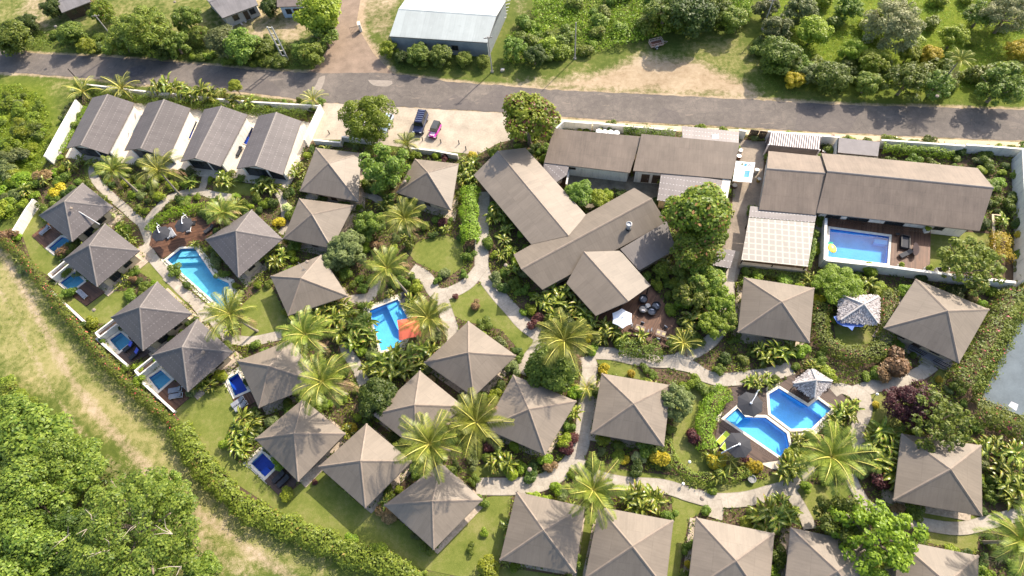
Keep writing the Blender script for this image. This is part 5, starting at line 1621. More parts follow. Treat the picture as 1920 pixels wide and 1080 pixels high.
# yard clutter
rg = np.random.default_rng(8)
clut = [((1389,281), 'storage_drum', "white drum beside the dotted roof at the yard gate", M_WHITE, .35, .8), ((1386,292), 'storage_drum', "red brown drum between gate and banner", M_CONTR, .38, .7),
        ((1420,318), 'storage_drum', "grey drum right of the banner by the white house wall", M_STEEL, .33, .8), ((1424,335), 'storage_drum', "yellowish drum right of the banner, lower one", plain("ochre drum", (.35, .24, .08), .6), .3, .7),
        ((1378,347), 'storage_drum', "red brown drum just below the banner", M_CONTR, .4, .5), ((1547,282), 'storage_drum', "terracotta red pot in the dark gap right of the container", plain("red pot", (.3, .1, .06), .7), .45, .6)]
for (px_, nm, l_, mt, rr_, hh_) in clut:
    c = P(*px_, hh_); r = thing(nm, l_, 'drum', (c[0], c[1], 0)); mb = MB(); mb.lathe([(rr_, 0), (rr_, hh_ * .33), (rr_ * 1.04, hh_ * .35), (rr_, hh_ * .38), (rr_, hh_), (rr_ * .9, hh_ - .03), (0, hh_ - .03)], n=14); mb.build('drum_body', mt, r)
    mb = MB(); mb.lathe([(rr_ * 1.03, 0), (rr_ * 1.03, .04)], (0, 0, hh_ - .05), 14); mb.build('rim', M_STEEL, r)
mono("low grey lean-to roof between the mango tree and the yard path", 'lean_to', [(1346,466),(1379,470),(1369,503),(1336,497)], (2.3, 2.3, 2.0, 2.0), M_DOT, M_TIMBER, ins=.2, cat='lean-to')
# fence beside the warehouse
f0, f1 = P(938, 40), P(946, 8); r = thing('white_fence', "short white slatted fence at the warehouse's right side", 'fence', (*f0, 0))
for k in range(6): 
    q_ = f0 + (f1 - f0) * k / 5; mb = MB(); mb.box((q_[0] + .6, q_[1], .7), (1.4, .08, .12), .3); mb.build('slat', M_WHITE, r, tuple(r.location))
# loose planks near the top cottage
for (a_, b_), l_ in ((((437,47),(434,56)), "leftmost of three pale planks lying on the grass by the cottage"), (((449,40),(455,47)), "middle of three pale planks lying on the grass by the cottage"), (((456,37),(462,42)), "rightmost of three pale planks lying on the grass by the cottage")):
    a1, b1_ = P(*a_), P(*b_); d_ = b1_ - a1; mb = MB(); mb.box((0, 0, .05), (np.linalg.norm(d_), .35, .06)); o = mb.build('loose_plank', plain("pale board", (.62, .50, .44), .8)); o.location = (*((a1 + b1_) / 2), .0); o.rotation_euler = (0, .02, math.atan2(d_[1], d_[0])); props(o, l_, 'plank', 'loose planks by the cottage')
# stone bowl and garden lamps
c = P(1410, 898, .4); r = thing('stone_basin', "round stone water basin on the lawn by the curved hedge", 'basin', (c[0], c[1], 0))
mb = MB(); mb.lathe([(.3, 0), (.5, .3), (.52, .5), (.42, .5), (.36, .35), (0, .33)], n=14); mb.build('bowl', plain("grey stone", (.25, .25, .24), .9, .3, 3), r)
mb = MB(); mb.lathe([(.36, 0), (.3, .08)], n=10); mb.build('foot', MATS["grey stone"], r)
lm = thing('garden_lamp', 'x', 'lamp')
mb = MB(); mb.lathe([(0, .5), (.11, .53), (.19, .65), (.2, .74), (.12, .87), (0, .9)], n=14); mb.build('globe', plain("opal globe", (.82, .82, .80), .3, .03), lm, smooth=True)
mb = MB(); mb.tube([(0, 0, 0), (0, 0, .53)], .04, 8); mb.build('stem', M_BLACK, lm)
for (px_, py_), l_ in (((1198,657), "white globe lamp below the restaurant terrace railing"), ((1274,634), "white globe lamp at the terrace's lower right corner"), ((1281,907), "white globe lamp beside the path under the curved low hedge"), ((1645,739), "white globe lamp by the path east of the twin pool"), ((1293,866), "white globe lamp on the lawn inside the curved hedge"), ((1741,517), "white globe lamp at the foot of the long retaining wall")):
    c = P(px_, py_, .75); place(lm, USED, (c[0], c[1], 0), 0, 1, l_, 'globe lamps in the garden')
# deck planters
pl_ = thing('planter', 'x', 'planter')
mb = MB(); mb.box((0, 0, .25), (.6, .6, .5)); mb.build('pot', M_WHITE, pl_, bevel=.02)
mb = MB(); mb.box((0, 0, .48), (.5, .5, .06)); mb.build('soil_fill', plain("potting soil", (.05, .035, .025), .95), pl_)
PLANTERS = []
for (px_, py_), l_, sx in (((1688,498), "small white planter at the raised pool's lower right corner", .9), ((1738,504), "white planter at the lower right of the raised deck", .95), ((1738,431), "white planter against the house wall at the raised deck's top right", 1.1), ((1768,506), "long white planter on the walled lawn, under the spreading tree", 1.2)):
    c = P(px_, py_, z0 + .4); place(pl_, USED, (c[0], c[1], z0), .1, (sx * (2.6 if 'long' in l_ else 1), sx, sx), l_, 'white planters of the walled house'); PLANTERS.append((c, z0))

# ================================================================ vehicles
def make_car(name, label, L, Wd, Hh, paint, glass, prof, roofm=None, off=False):
    """+X is the front. prof: x stations (fraction) of hood, windscreen base/top, roof end, tail"""
    r = thing(name, label, 'car')
    hw = Wd / 2; gl = .28 if not off else .4
    hood, wb, wt, rt, tb = [L * (p_ - .5) for p_ in prof['x']]; zh, zb = prof['zh'], prof['zb']
    st = [(-L/2, .86, zb - .12), (-L/2 + .12, .96, zb), (tb, 1.0, zb), (0, 1.0, zb), (wb, 1.0, zh + .04), (hood, .97, zh), (L/2 - .14, .92, zh - .1), (L/2, .78, zh - .26)]
    mb = MB(); rings = []
    for x, k, zt in st:
        y = hw * k
        rings.append([(x, -y * .93, gl), (x, -y, gl + .22), (x, -y, zt - .12), (x, -y * .86, zt), (x, y * .86, zt), (x, y, zt - .12), (x, y, gl + .22), (x, y * .93, gl)])
    mb.quadgrid(rings); mb.cap(rings[0], flip=True); mb.cap(rings[-1])
    mb.build('body', paint, r, bevel=.02)
    # greenhouse
    c_lo = [(tb, hw * .90, zb), (wb, hw * .90, zh + .03)]; c_hi = [(rt, hw * .74, Hh), (wt, hw * .74, Hh)]
    g = MB()
    B0, B1 = c_lo; T0, T1 = c_hi
    g.face([(B1[0], -B1[1], B1[2]), (B1[0], B1[1], B1[2]), (T1[0], T1[1], T1[2]), (T1[0], -T1[1], T1[2])]); g.build('windscreen', glass, r)
    g = MB(); g.face([(B0[0], B0[1], B0[2]), (B0[0], -B0[1], B0[2]), (T0[0], -T0[1], T0[2]), (T0[0], T0[1], T0[2])]); g.build('rear_window', glass, r)
    for s in (-1, 1):
        g = MB(); f = [(B0[0], s * B0[1], B0[2]), (B1[0], s * B1[1], B1[2]), (T1[0], s * T1[1], T1[2]), (T0[0], s * T0[1], T0[2])]
        g.face(f if s < 0 else f[::-1]); sw = g.build('side_window', glass, r)
        p_ = MB()
        for t_ in (0.0, .5, 1.0):
            lo = np.array(f[0]) * (1 - t_) + np.array(f[1]) * t_; hi = np.array(f[3]) * (1 - t_) + np.array(f[2]) * t_
            p_.tube([lo + [0, s * .01, 0], hi + [0, s * .01, 0]], .035, 5)
        p_.build('door_pillar', paint if not roofm else M_BLACK, r)
    g = MB(); g.prism([(rt - .03, -hw * .76), (wt + .03, -hw * .76), (wt + .03, hw * .76), (rt - .03, hw * .76)], Hh - .01, Hh + .05); rf = g.build('car_roof', roofm or paint, r, bevel=.03)
    if prof.get('rack'):
        for k in range(6): g = MB(); g.box((rt + (wt - rt) * (k + .5) / 6, 0, Hh + .13), (.05, hw * 1.45, .04)); g.build('rack_bar', plain("rack grey", (.22, .25, .36), .4), rf)
        for s in (-1, 1): g = MB(); g.box(((rt + wt) / 2, s * hw * .7, Hh + .12), (abs(wt - rt), .05, .06)); g.build('rack_rail', M_BLACK, rf)
    wr = .31 if not off else .38
    for x in (-L * .31, L * .32):
        for s in (-1, 1):
            g = MB(); cyl = []
            for yy, rr in ((-.11, wr * .9), (-.09, wr), (.09, wr), (.11, wr * .9)): cyl.append([(x + rr * math.cos(t), s * (hw - .1) + yy, wr + rr * math.sin(t)) for t in np.linspace(0, 2 * math.pi, 18, endpoint=False)])
            g.quadgrid(cyl); g.cap(cyl[0]); g.cap(cyl[-1]); w_ = g.build('wheel', M_RUBBER, r)
            g = MB(); rr = wr * .62; ring = [(x + rr * math.cos(t), s * (hw + .015), wr + rr * math.sin(t)) for t in np.linspace(0, 2 * math.pi, 14, endpoint=False)]; g.face(ring if s < 0 else ring[::-1]); g.build('rim', M_STEEL, w_)
    for s in (-1, 1):
        g = MB(); g.box((L/2 - .1, s * hw * .66, zh - .2), (.16, .34, .14)); g.build('headlight', plain("headlight glass", (.6, .62, .65), .15), r, bevel=.03)
        g = MB(); g.box((-L/2 + .03, s * hw * .76, zb - .22), (.08, .22, .22)); g.build('taillight', plain("red lens", (.45, .02, .02), .3), r)
        g = MB(); g.box((wb - .1, s * (hw + .1), zh + .16), (.12, .2, .14)); g.build('wing_mirror', paint, r, bevel=.02)
    g = MB(); g.box((L/2 - .02, 0, gl + .16), (.1, Wd * .82, .2)); g.build('bumper', M_BLACK, r, bevel=.03)
    g = MB(); g.box((L/2 - .005, 0, zh - .3), (.05, Wd * .4, .12)); g.build('grille', M_BLACK, r)
    return r
def paint(name, c, rough=.25): 
    m = plain(name, c, rough, .03, 1.0, .5); return m
PW = {'x': (.80, .70, .56, .12, .03), 'zh': .92, 'zb': .98}
def park(r, cpx, tail, nose):
    c = P(*cpx, .8); a = heading(tail, nose); r.location = (c[0], c[1], .02); r.rotation_euler = (0, 0, a)
park(make_car('parked_car', "white hatchback parked nose down in the shade of the car park tree", 4.1, 1.75, 1.5, paint("white car paint", (.72, .74, .78)), M_GLASS, PW), (674,232), (684,208), (666,247))
park(make_car('parked_car', "pale silver blue car parked right of the car park tree's trunk", 4.3, 1.8, 1.5, paint("silver blue paint", (.42, .52, .62)), M_GLASS, PW), (722,231), (732,206), (712,250))
park(make_car('parked_off_roader', "dark navy off-roader with a black roof rack, left of the pink car", 4.6, 1.9, 1.85, paint("navy paint", (.012, .018, .055)), M_GLASS, {'x': (.78, .72, .66, .04, .02), 'zh': 1.1, 'zb': 1.12, 'rack': 1}, off=True), (788,231), (796,206), (781,250))
mk = make_car('open_top_car', "hot pink little open car with a dark soft top", 3.2, 1.45, 1.5, paint("hot pink paint", (.75, .05, .38)), M_GLASS, {'x': (.76, .70, .62, .06, .04), 'zh': .82, 'zb': .78}, roofm=plain("dark soft top", (.06, .065, .07), .8))
park(mk, (815,243), (823,222), (806,258))
g = MB(); g.box((1.0, 0, .84), (.85, .8, .03)); g.build('bonnet_panel', plain("pale pink bonnet", (.82, .55, .66), .3), mk, bevel=.01)
# trailer
c = P(1230, 82, .6); a = heading((1216, 86), (1245, 79))
r = thing('box_trailer', "small rusty cage sided box trailer parked at the edge of the weeds", 'trailer', (c[0], c[1], 0), a)
M_RUSTW = plain("rust flaked cream paint", (.36, .28, .24), .8, .45, 3)
mb = MB(); mb.box((0, 0, .55), (2.4, 1.45, .08)); mb.build('tray_floor', M_CONTR, r)
for y in (-.72, .72):
    mb = MB()
    mb.box((0, y, .75), (2.4, .05, .32))
    mb.box((0, y, 1.25), (2.4, .06, .07))
    for x in np.linspace(-1.15, 1.15, 5): mb.box((x, y, .95), (.06, .055, .6))
    mb.build('side_panel', M_RUSTW, r)
for x in (-1.2, 1.2):
    mb = MB(); mb.box((x, 0, .75), (.05, 1.39, .32)); mb.box((x, 0, 1.25), (.06, 1.38, .07)); mb.build('end_panel', M_RUSTW, r)
mb = MB(); mb.tube([(1.2, .5, .5), (2.3, 0, .48)], .045, 6); mb.tube([(1.2, -.5, .5), (2.3, 0, .48)], .045, 6); mb.build('drawbar', M_RUSTW, r)
for s in (-1, 1):
    mb = MB(); cyl = [[(-.1 + rr * math.cos(t), s * .86 + yy, .33 + rr * math.sin(t)) for t in np.linspace(0, 2 * math.pi, 16, endpoint=False)] for yy, rr in ((-.1, .3), (-.08, .33), (.08, .33), (.1, .3))]
    mb.quadgrid(cyl); mb.cap(cyl[0]); mb.cap(cyl[-1]); w_ = mb.build('wheel', M_RUBBER, r)
    mb = MB(); ring = [(-.1 + .19 * math.cos(t), s * .97, .33 + .19 * math.sin(t)) for t in np.linspace(0, 2 * math.pi, 12, endpoint=False)]; mb.face(ring if s < 0 else ring[::-1]); mb.build('rim', M_STEEL, w_)
    mb = MB(); arc = [(-.1 + .42 * math.cos(t), .33 + .42 * math.sin(t)) for t in np.linspace(.3, 2.85, 9)]
    for k in range(8): mb.face([(arc[k][0], s * .75, arc[k][1]), (arc[k + 1][0], s * .75, arc[k + 1][1]), (arc[k + 1][0], s * .99, arc[k + 1][1]), (arc[k][0], s * .99, arc[k][1])])
    mb.build('mudguard', M_STEEL, r)
# ================================================================ vegetation
RG = np.random.default_rng(21)
def nrmz(v): return v / (np.linalg.norm(v, axis=-1, keepdims=True) + 1e-9)

def leaf_quads(C, N, size, asp=.5, droop=0.0, rg=RG, jitter=.6):
    """diamond leaves at C (n,3), facing roughly N"""
    n = len(C)
    N = nrmz(N + rg.normal(0, jitter, (n, 3)))
    t = nrmz(np.cross(N, rg.normal(0, 1, (n, 3))))
    t[:, 2] -= droop; t = nrmz(t)
    b = nrmz(np.cross(N, t))
    s = (size * rg.uniform(.65, 1.35, n))[:, None]
    V = np.stack([C - t * s * .5, C + b * s * asp * .5 + t * s * .05, C + t * s * .5, C - b * s * asp * .5 + t * s * .05], 1)
    return V
def mesh_quads(name, V, mats, midx=None):
    V = np.asarray(V).reshape(-1, 4, 3)
    F = np.arange(len(V) * 4).reshape(-1, 4)
    me = fast_mesh(name, V.reshape(-1, 3), F, 4, mats)
    if midx is not None: me.polygons.foreach_set('material_index', np.asarray(midx, np.int32)); me.update()
    return me

def blob_cloud(blobs, per_m2, size, asp=.5, rg=RG, up=.75, low=-.35, jitter=.42):
    """leaves over the upper skin of several balls (x,y,z,r)"""
    out = []
    for (x, y, z, r, sz) in blobs:
        n = max(12, int(per_m2 * 4 * math.pi * r * r * .62))
        d = nrmz(rg.normal(0, 1, (n, 3)))
        d[:, 2] = np.where(d[:, 2] < low, -d[:, 2] * .8, d[:, 2])
        rr = r * rg.uniform(.72, 1.06, (n, 1)) ** .8
        C = np.array([x, y, z]) + d * rr * np.array([1, 1, sz])
        Nn = d + np.array([0, 0, up])
        out.append(leaf_quads(C, Nn, size, asp, rg=rg, jitter=jitter))
    return np.concatenate(out)

LM = {
 'mid': leaf_mat("leaf mid green", (.078, .13, .014), (.215, .28, .032)),
 'dark': leaf_mat("leaf dark green", (.036, .072, .012), (.115, .16, .022)),
 'lime': leaf_mat("leaf lime", (.17, .23, .014), (.37, .42, .034)),
 'lime3': leaf_mat("flushing leaf", (.15, .21, .012), (.33, .39, .03), accent=(.24, .10, .055), acc_p=.88),
 'lime2': leaf_mat("feathery leaf", (.105, .155, .011), (.27, .335, .03)),
 'dead': leaf_mat("dead frond", (.20, .13, .06), (.38, .26, .13), trans=.15),
 'yellow': leaf_mat("leaf yellow croton", (0.366, 0.317, 0.018), (.62, .48, .03)),
 'red': leaf_mat("leaf dark red", (0.061, 0.020, 0.020), (.16, .05, .045)),
 'bronze': leaf_mat("leaf bronze", (0.194, 0.127, 0.052), (0.384, 0.244, 0.110)),
 'grey': leaf_mat("leaf grey green", (.10, .125, .034), (.23, .265, .085)),
 'hedge': leaf_mat("hedge leaf", (.10, .15, .015), (.285, .345, .042), accent=(.36, .27, .06), acc_p=.985),
 'flower': leaf_mat("flowering hedge leaf", (.085, .13, .014), (.245, .295, .038), accent=(.50, .13, .11), acc_p=.985),
 'bright': leaf_mat("bright hedge leaf", (.125, .20, .012), (.275, .37, .024)),
 'wood': leaf_mat("wild tree leaf", (.068, .128, .014), (.265, .335, .046)),
 'olive': leaf_mat("olive casuarina leaf", (.16, .165, .06), (.35, .345, .15)),
 'mango': leaf_mat("mango leaf", (.072, .12, .010), (.27, .32, .025), accent=(.33, .15, .06), acc_p=.95),
 'palm': leaf_mat("palm leaflet", (.115, .16, .02), (.285, .305, .045), trans=.25, rough=.4),
 'palmrib': plain("palm rib", (.46, .42, .09), .45, .15, 2),
 'paddle': leaf_mat("paddle leaf", (.09, .145, .014), (.27, .31, .03), trans=.28, rough=.35, spec=.5, accent=(.36, .22, .06), acc_p=.955),
 'pink': leaf_mat("flower petals", (.55, .06, .10), (.75, .16, .14), trans=.15),
 'cream': leaf_mat("cream variegated leaf", (0.366, 0.439, 0.122), (.62, .64, .32)),
}

# ---- shared crowns ---------------------------------------------------------------
def bush_mesh(seed, mat, per=95, size=.21, asp=.55):
    rg = np.random.default_rng(seed)
    bl = [(rg.normal(0, .32), rg.normal(0, .32), .5 + rg.uniform(-.08, .3), rg.uniform(.38, .6), .9) for _ in range(5)] + [(0, 0, .45, .62, .85)]
    return mesh_quads("shrub_foliage", blob_cloud(bl, per, size, asp, rg), LM[mat])
BUSH = {}
def bush_data(mat):
    if mat not in BUSH: BUSH[mat] = [bush_mesh(100 + 7 * k + len(BUSH) * 31, mat) for k in range(3)]
    return BUSH[mat]

def tree_mesh(seed, mat, R_=1.0, kind='round'):
    """unit crown, radius 1, centred on the origin"""
    rg = np.random.default_rng(seed)
    bl = []
    if kind == 'round': nb, rr, per, sz, asp, flat_ = 30, (.24, .40), 210, .125, .6, .8
    elif kind == 'loose': nb, rr, per, sz, asp, flat_ = 44, (.16, .30), 300, .105, .58, .72
    elif kind == 'airy': nb, rr, per, sz, asp, flat_ = 54, (.11, .24), 270, .105, .6, .62
    elif kind == 'big': nb, rr, per, sz, asp, flat_ = 80, (.11, .24), 560, .062, .6, .66
    elif kind == 'sparse': nb, rr, per, sz, asp, flat_ = 70, (.07, .17), 330, .085, .6, .55
    elif kind == 'fine': nb, rr, per, sz, asp, flat_ = 60, (.13, .25), 460, .075, .5, .75
    elif kind == 'broad': nb, rr, per, sz, asp, flat_ = 130, (.08, .17), 880, .044, .55, .55
    lobes = [(rg.uniform(.25, .75) * math.cos(k * 1.05 + seed), rg.uniform(.25, .75) * math.sin(k * 1.05 + seed), rg.uniform(.2, .34)) for k in range(7)]
    for k in range(nb):
        a = k * 2.39996 + rg.uniform(-.4, .4); q_ = math.sqrt((k + .5) / nb)
        rad = q_ * .82 * (1 + .16 * math.sin(3 * a + seed) + rg.uniform(-.14, .14)); h = flat_ * math.sqrt(max(0, 1 - min(1, rad * rad))) + rg.uniform(-.22, .12)
        if rg.random() < .3: h -= .35 * rg.random()
        if kind in ('big', 'broad', 'airy'):
            g_ = max(math.exp(-((rad * math.cos(a) - lx) ** 2 + (rad * math.sin(a) - ly) ** 2) / (2 * (ls * .55) ** 2)) for lx, ly, ls in lobes)
            h += .34 * g_ - .24
            if g_ < .22 and rg.random() < .45: continue
        bl.append((rad * math.cos(a), rad * math.sin(a), h * .9, rg.uniform(*rr), .8))
    for k in range(nb // 2):                                   # inner and lower clumps
        a = rg.uniform(0, 6.28); q_ = rg.uniform(.3, .8); bl.append((q_ * math.cos(a), q_ * math.sin(a), rg.uniform(-.35, .2), rg.uniform(*rr), .9))
    return mesh_quads("tree_crown", blob_cloud(bl, per, sz, asp, rg), LM[mat])
TREE = {}
def tree_data(mat, kind):
    k = (mat, kind)
    if k not in TREE: TREE[k] = [tree_mesh(300 + 13 * i + len(TREE) * 17, mat, 1, kind) for i in range(2)]
    return TREE[k]

def limbs_mesh(seed, lean=0.1):
    """unit tree wood: trunk from z=-1.25 to the crown, limbs into it"""
    rg = np.random.default_rng(seed); mb = MB()
    mb.tube([(0, 0, -1.25), (.02, .01, -.7), (.03, -.02, -.25)], [.085, .065, .055], 8)
    for k in range(7):
        a = k * .9 + rg.uniform(-.2, .2); e = rg.uniform(.5, .8)
        mb.tube([(.03, -.02, -.28), (e * .5 * math.cos(a), e * .5 * math.sin(a), .0), (e * math.cos(a), e * math.sin(a), rg.uniform(.2, .45))], [.045, .03, .012], 6)
    me = bpy.data.meshes.new("trunk"); me.from_pydata(mb.v, [], mb.f); me.materials.append(M_BARK); me.update(); return me
LIMB = [limbs_mesh(5), limbs_mesh(6)]

CNT = [0]
def simple(name, me, parent, loc=(0, 0, 0), rz=0, sc=1.0):
    o = bpy.data.objects.new(name, me); link(o, parent); o.location = loc; o.rotation_euler = (0, 0, rz)
    o.scale = (sc,) * 3 if not isinstance(sc, tuple) else sc
    return o

def tree(px, R_, mat, kind, label, hc=None, group=None, name='tree', cat='tree', squash=1.0):
    hc = hc if hc is not None else R_ * 1.05
    c = P(*px, hc + R_ * .35)
    r = thing(name, label, cat, (c[0], c[1], 0), 0, group)
    CNT[0] += 1
    if R_ > 4.5 and kind in ('round', 'loose', 'airy'): kind = 'big'
    d = tree_data(mat, kind)
    simple('crown', d[CNT[0] % 2], r, (0, 0, hc), RG.uniform(0, 6.28), (R_, R_, R_ * squash))
    simple('trunk', LIMB[CNT[0] % 2], r, (0, 0, hc), RG.uniform(0, 6.28), (R_, R_, hc / 1.25))
    block([(c[0] + .4 * math.cos(t), c[1] + .4 * math.sin(t)) for t in np.linspace(0, 6, 7)])
    return r

STEM = None
def shrub(x, y, R_, mat, label, group=None, name='shrub', cat='shrub', h=1.0, z=0.0):
    global STEM
    if STEM is None:
        mb = MB()
        for k in range(4): mb.tube([(.04 * k - .06, .03, -.02), (.25 * math.cos(k * 1.6), .25 * math.sin(k * 1.6), .5)], [.035, .015], 5)
        STEM = bpy.data.meshes.new("stems"); STEM.from_pydata(mb.v, [], mb.f); STEM.materials.append(M_BARK)
    r = thing(name, label, cat, (x, y, z), RG.uniform(0, 6.28), group)
    d = bush_data(mat)
    simple('foliage', d[int(RG.integers(3))], r, sc=(R_, R_, R_ * h))
    simple('stem', STEM, r, sc=(R_, R_, R_ * h))
    return r

# ---- coconut palms ---------------------------------------------------------------
def palm_crown(seed, nf=19, L=4.2, nl=24, mat='palm', wind=(-.35, -.25), ndead=2):
    rg = np.random.default_rng(seed); Q = []; M_ = []
    for k in range(nf):
        az = k * 2.39996 + rg.uniform(-.2, .2)
        age = k / nf
        el = math.radians(70 - 62 * age + rg.uniform(-6, 6))
        dd = k >= nf - ndead
        if dd: el = math.radians(rg.uniform(-25, -5))
        ln = L * rg.uniform(.82, 1.1) * (.72 + .28 * min(1, age * 2.5))
        dirh = np.array([math.cos(az), math.sin(az), 0])
        pts = []; p = np.array([0., 0, 0]); th = el; ns = nl
        for i in range(ns + 1):
            pts.append(p.copy())
            p = p + (dirh * math.cos(th) + np.array([0, 0, math.sin(th)])) * ln / ns + np.array([wind[0], wind[1], 0]) * (i / ns) ** 2 * .05
            th -= (math.radians(58) + age * .5) / ns * (1.4 * i / ns + .3)
        pts = np.array(pts)
        side = np.cross(dirh, [0, 0, 1.0]); 
        twist = rg.uniform(-.35, .35)
        for i in range(ns):
            d = nrmz(pts[i + 1] - pts[i]); w = .055 * (1 - i / ns) + .012
            up = nrmz(np.cross(side, d)) * -1
            if up[2] < 0: up = -up
            Q.append([pts[i] - side * w, pts[i + 1] - side * w, pts[i + 1] + side * w, pts[i] + side * w]); M_.append(2 if dd else 1)
            if i < 2 or (dd and rg.random() < .3): continue
            u = i / ns
            ll = 1.0 * (math.sin(math.pi * (.12 + .80 * u)) ** .6) * rg.uniform(.85, 1.1) * L / 4.2
            for s in (-1, 1):
                for h in (0, .5):
                    b = pts[i] + (pts[i + 1] - pts[i]) * h
                    out = nrmz(side * s * (.9 + twist * s * .3) + d * .62 + np.array([0, 0, -.30 - .35 * age + rg.uniform(-.12, .12)]))
                    tip = b + out * ll + np.array([0, 0, -.14 * ll])
                    ww = d * .036 * L / 4.2
                    mid = b + out * ll * .5
                    Q.append([b, mid - ww, tip, mid + ww]); M_.append(2 if dd else 0)
    return mesh_quads("palm_crown", Q, [LM[mat], LM['palmrib'], LM['dead']], M_)
PALM = [palm_crown(11), palm_crown(23, 23, ndead=3), palm_crown(37, 18, ndead=1), palm_crown(41, 20, wind=(.3, -.5)), palm_crown(47, 24, wind=(-.6, .2), ndead=3)]
ARECA = [palm_crown(51, 13, 2.0, 13, wind=(0, 0), ndead=1), palm_crown(57, 15, 2.0, 13, wind=(0, 0), ndead=1)]
def trunk_obj(base, top, parent, r0=.2, r1=.12):
    b, t_ = np.array(base), np.array(top)
    m = b * .55 + t_ * .45 + np.array([(t_ - b)[0] * .12, (t_ - b)[1] * .12, 0])
    pts = [b * (1 - u) ** 2 + 2 * u * (1 - u) * m + t_ * u * u for u in np.linspace(0, 1, 9)]
    mb = MB(); mb.tube(pts, [r0 + .08] + [r0 + (r1 - r0) * u for u in np.linspace(.1, 1, 8)], 8)
    return mb.build('trunk', M_PALMTRUNK, parent, (0, 0, 0), smooth=True)
def coconut(px, R_, label, hc=7.0, lean=(0, 0), group='tall coconut palms', k=None):
    CNT[0] += 1
    t_ = P(*px, hc); b = t_ + np.array(lean)
    r = thing('coconut_palm', label, 'palm tree', (b[0], b[1], 0), 0, group)
    tx, ty = t_[0] - b[0], t_[1] - b[1]
    trunk_obj((0, 0, 0), (tx, ty, hc), r)
    simple('crown', PALM[CNT[0] % 5 if k is None else k], r, (tx, ty, hc - .1), RG.uniform(0, 6.28), R_ / 3.9)
    mb = MB()
    for a in range(6): mb.lathe([(0, -.16), (.12, -.08), (.13, .05), (0, .17)], (tx + .24 * math.cos(a * 1.1), ty + .24 * math.sin(a * 1.1), hc - .3), 7)
    mb.build('coconuts', plain("coconut husk", (.30, .24, .06), .6, .3, 4), r, smooth=True)
    return r

coconut((213,318), 3.3, "coconut palm in front of the first long villa, smaller and left of its neighbour", 6.0, (.8, -.5))
coconut((297,319), 4.3, "wide coconut palm covering the second long villa's lower end", 6.5, (.5, -.8))
coconut((431,589), 4.3, "coconut palm at the lower tip of the large teal pool", 7, (.6, .4))
coconut((758,410), 3.9, "coconut palm beside the round lawn's upper left edge", 7, (-.6, .6))
coconut((726,503), 4.0, "coconut palm above the bright blue pool, left of the path junction", 7, (1.8, -.9))
coconut((803,596), 3.9, "dark coconut palm shading the red umbrella", 6.5, (.5, .5))
coconut((572,627), 4.3, "coconut palm among dark paddle leaves, above the next palm", 7, (.7, .5))
coconut((605,716), 4.5, "largest coconut palm between the two southwest brown villas", 8, (.6, .8))
coconut((806,832), 4.6, "left one of the two coconut palms standing together above the south lawn", 8.5, (.9, 1.0))
coconut((893,792), 4.6, "right one of the two coconut palms standing together above the south lawn", 8.5, (.5, .9))
coconut((1058,638), 4.5, "coconut palm over a round green bush by the central path", 7.5, (.3, .6))
coconut((1112,919), 4.2, "coconut palm growing between the first two bottom row villas", 7, (.2, .9))
coconut((1559,857), 4.7, "bright yellow ribbed coconut palm below the twin pool", 7.5, (-.4, .5))
coconut((1917,1014), 4.3, "coconut palm cut by the right picture edge near the bottom", 7, (.3, .4))
coconut((762,268), 2.5, "small young palm leaning over the low car park wall", 3.2, (.3, .2))
coconut((417,398), 3.2, "low bright palm between the umbrella deck and the gable villas", 3.4, (.4, .3))
coconut((1800,112), 2.6, "thin pale palm among the trees beyond the road at the top right", 6.5, (.4, .9))

def areca(px, R_, label, hc=1.6, group=None, name='areca_palm'):
    R_ = R_ * (1.3 if group else 1)
    c = P(*px, hc); CNT[0] += 1
    r = thing(name, label, 'palm', (c[0], c[1], 0), RG.uniform(0, 6), group)
    simple('crown', ARECA[CNT[0] % 2], r, (0, 0, hc * .6), 0, R_ / 1.5)
    mb = MB()
    for k in range(4): mb.tube([(.12 * math.cos(k * 1.7), .12 * math.sin(k * 1.7), 0), (.05 * math.cos(k * 1.7), .05 * math.sin(k * 1.7), hc * .65)], [.07, .05], 6)
    mb.build('trunk', M_PALMTRUNK, r)
    block([(c[0] + .5 * math.cos(t), c[1] + .5 * math.sin(t)) for t in np.linspace(0, 6, 7)])
ar = 'bushy palms along the road wall'
areca((150,165), 2.4, "bushy palm at the corner post of the white west wall", 2.5, ar)
areca((222,158), 2.4, "bushy palm with brown tips behind the first long villa", 2.8, ar)
areca((583,178), 1.8, "spindly palm at the right end of the gable villas' road wall", 3.0, ar)
areca((440,385), 1.8, "spiky cycad like palm right of the low bright palm", 1.2)
areca((1100,725), 1.7, "spiky dark palm between the curved path and a brown villa", 1.4)
areca((1283,640), 2.2, "wide fan of fronds at the terrace's lower right corner", 1.6)
areca((1372,861), 1.6, "shaggy small palm below the lower black umbrella", 1.5)

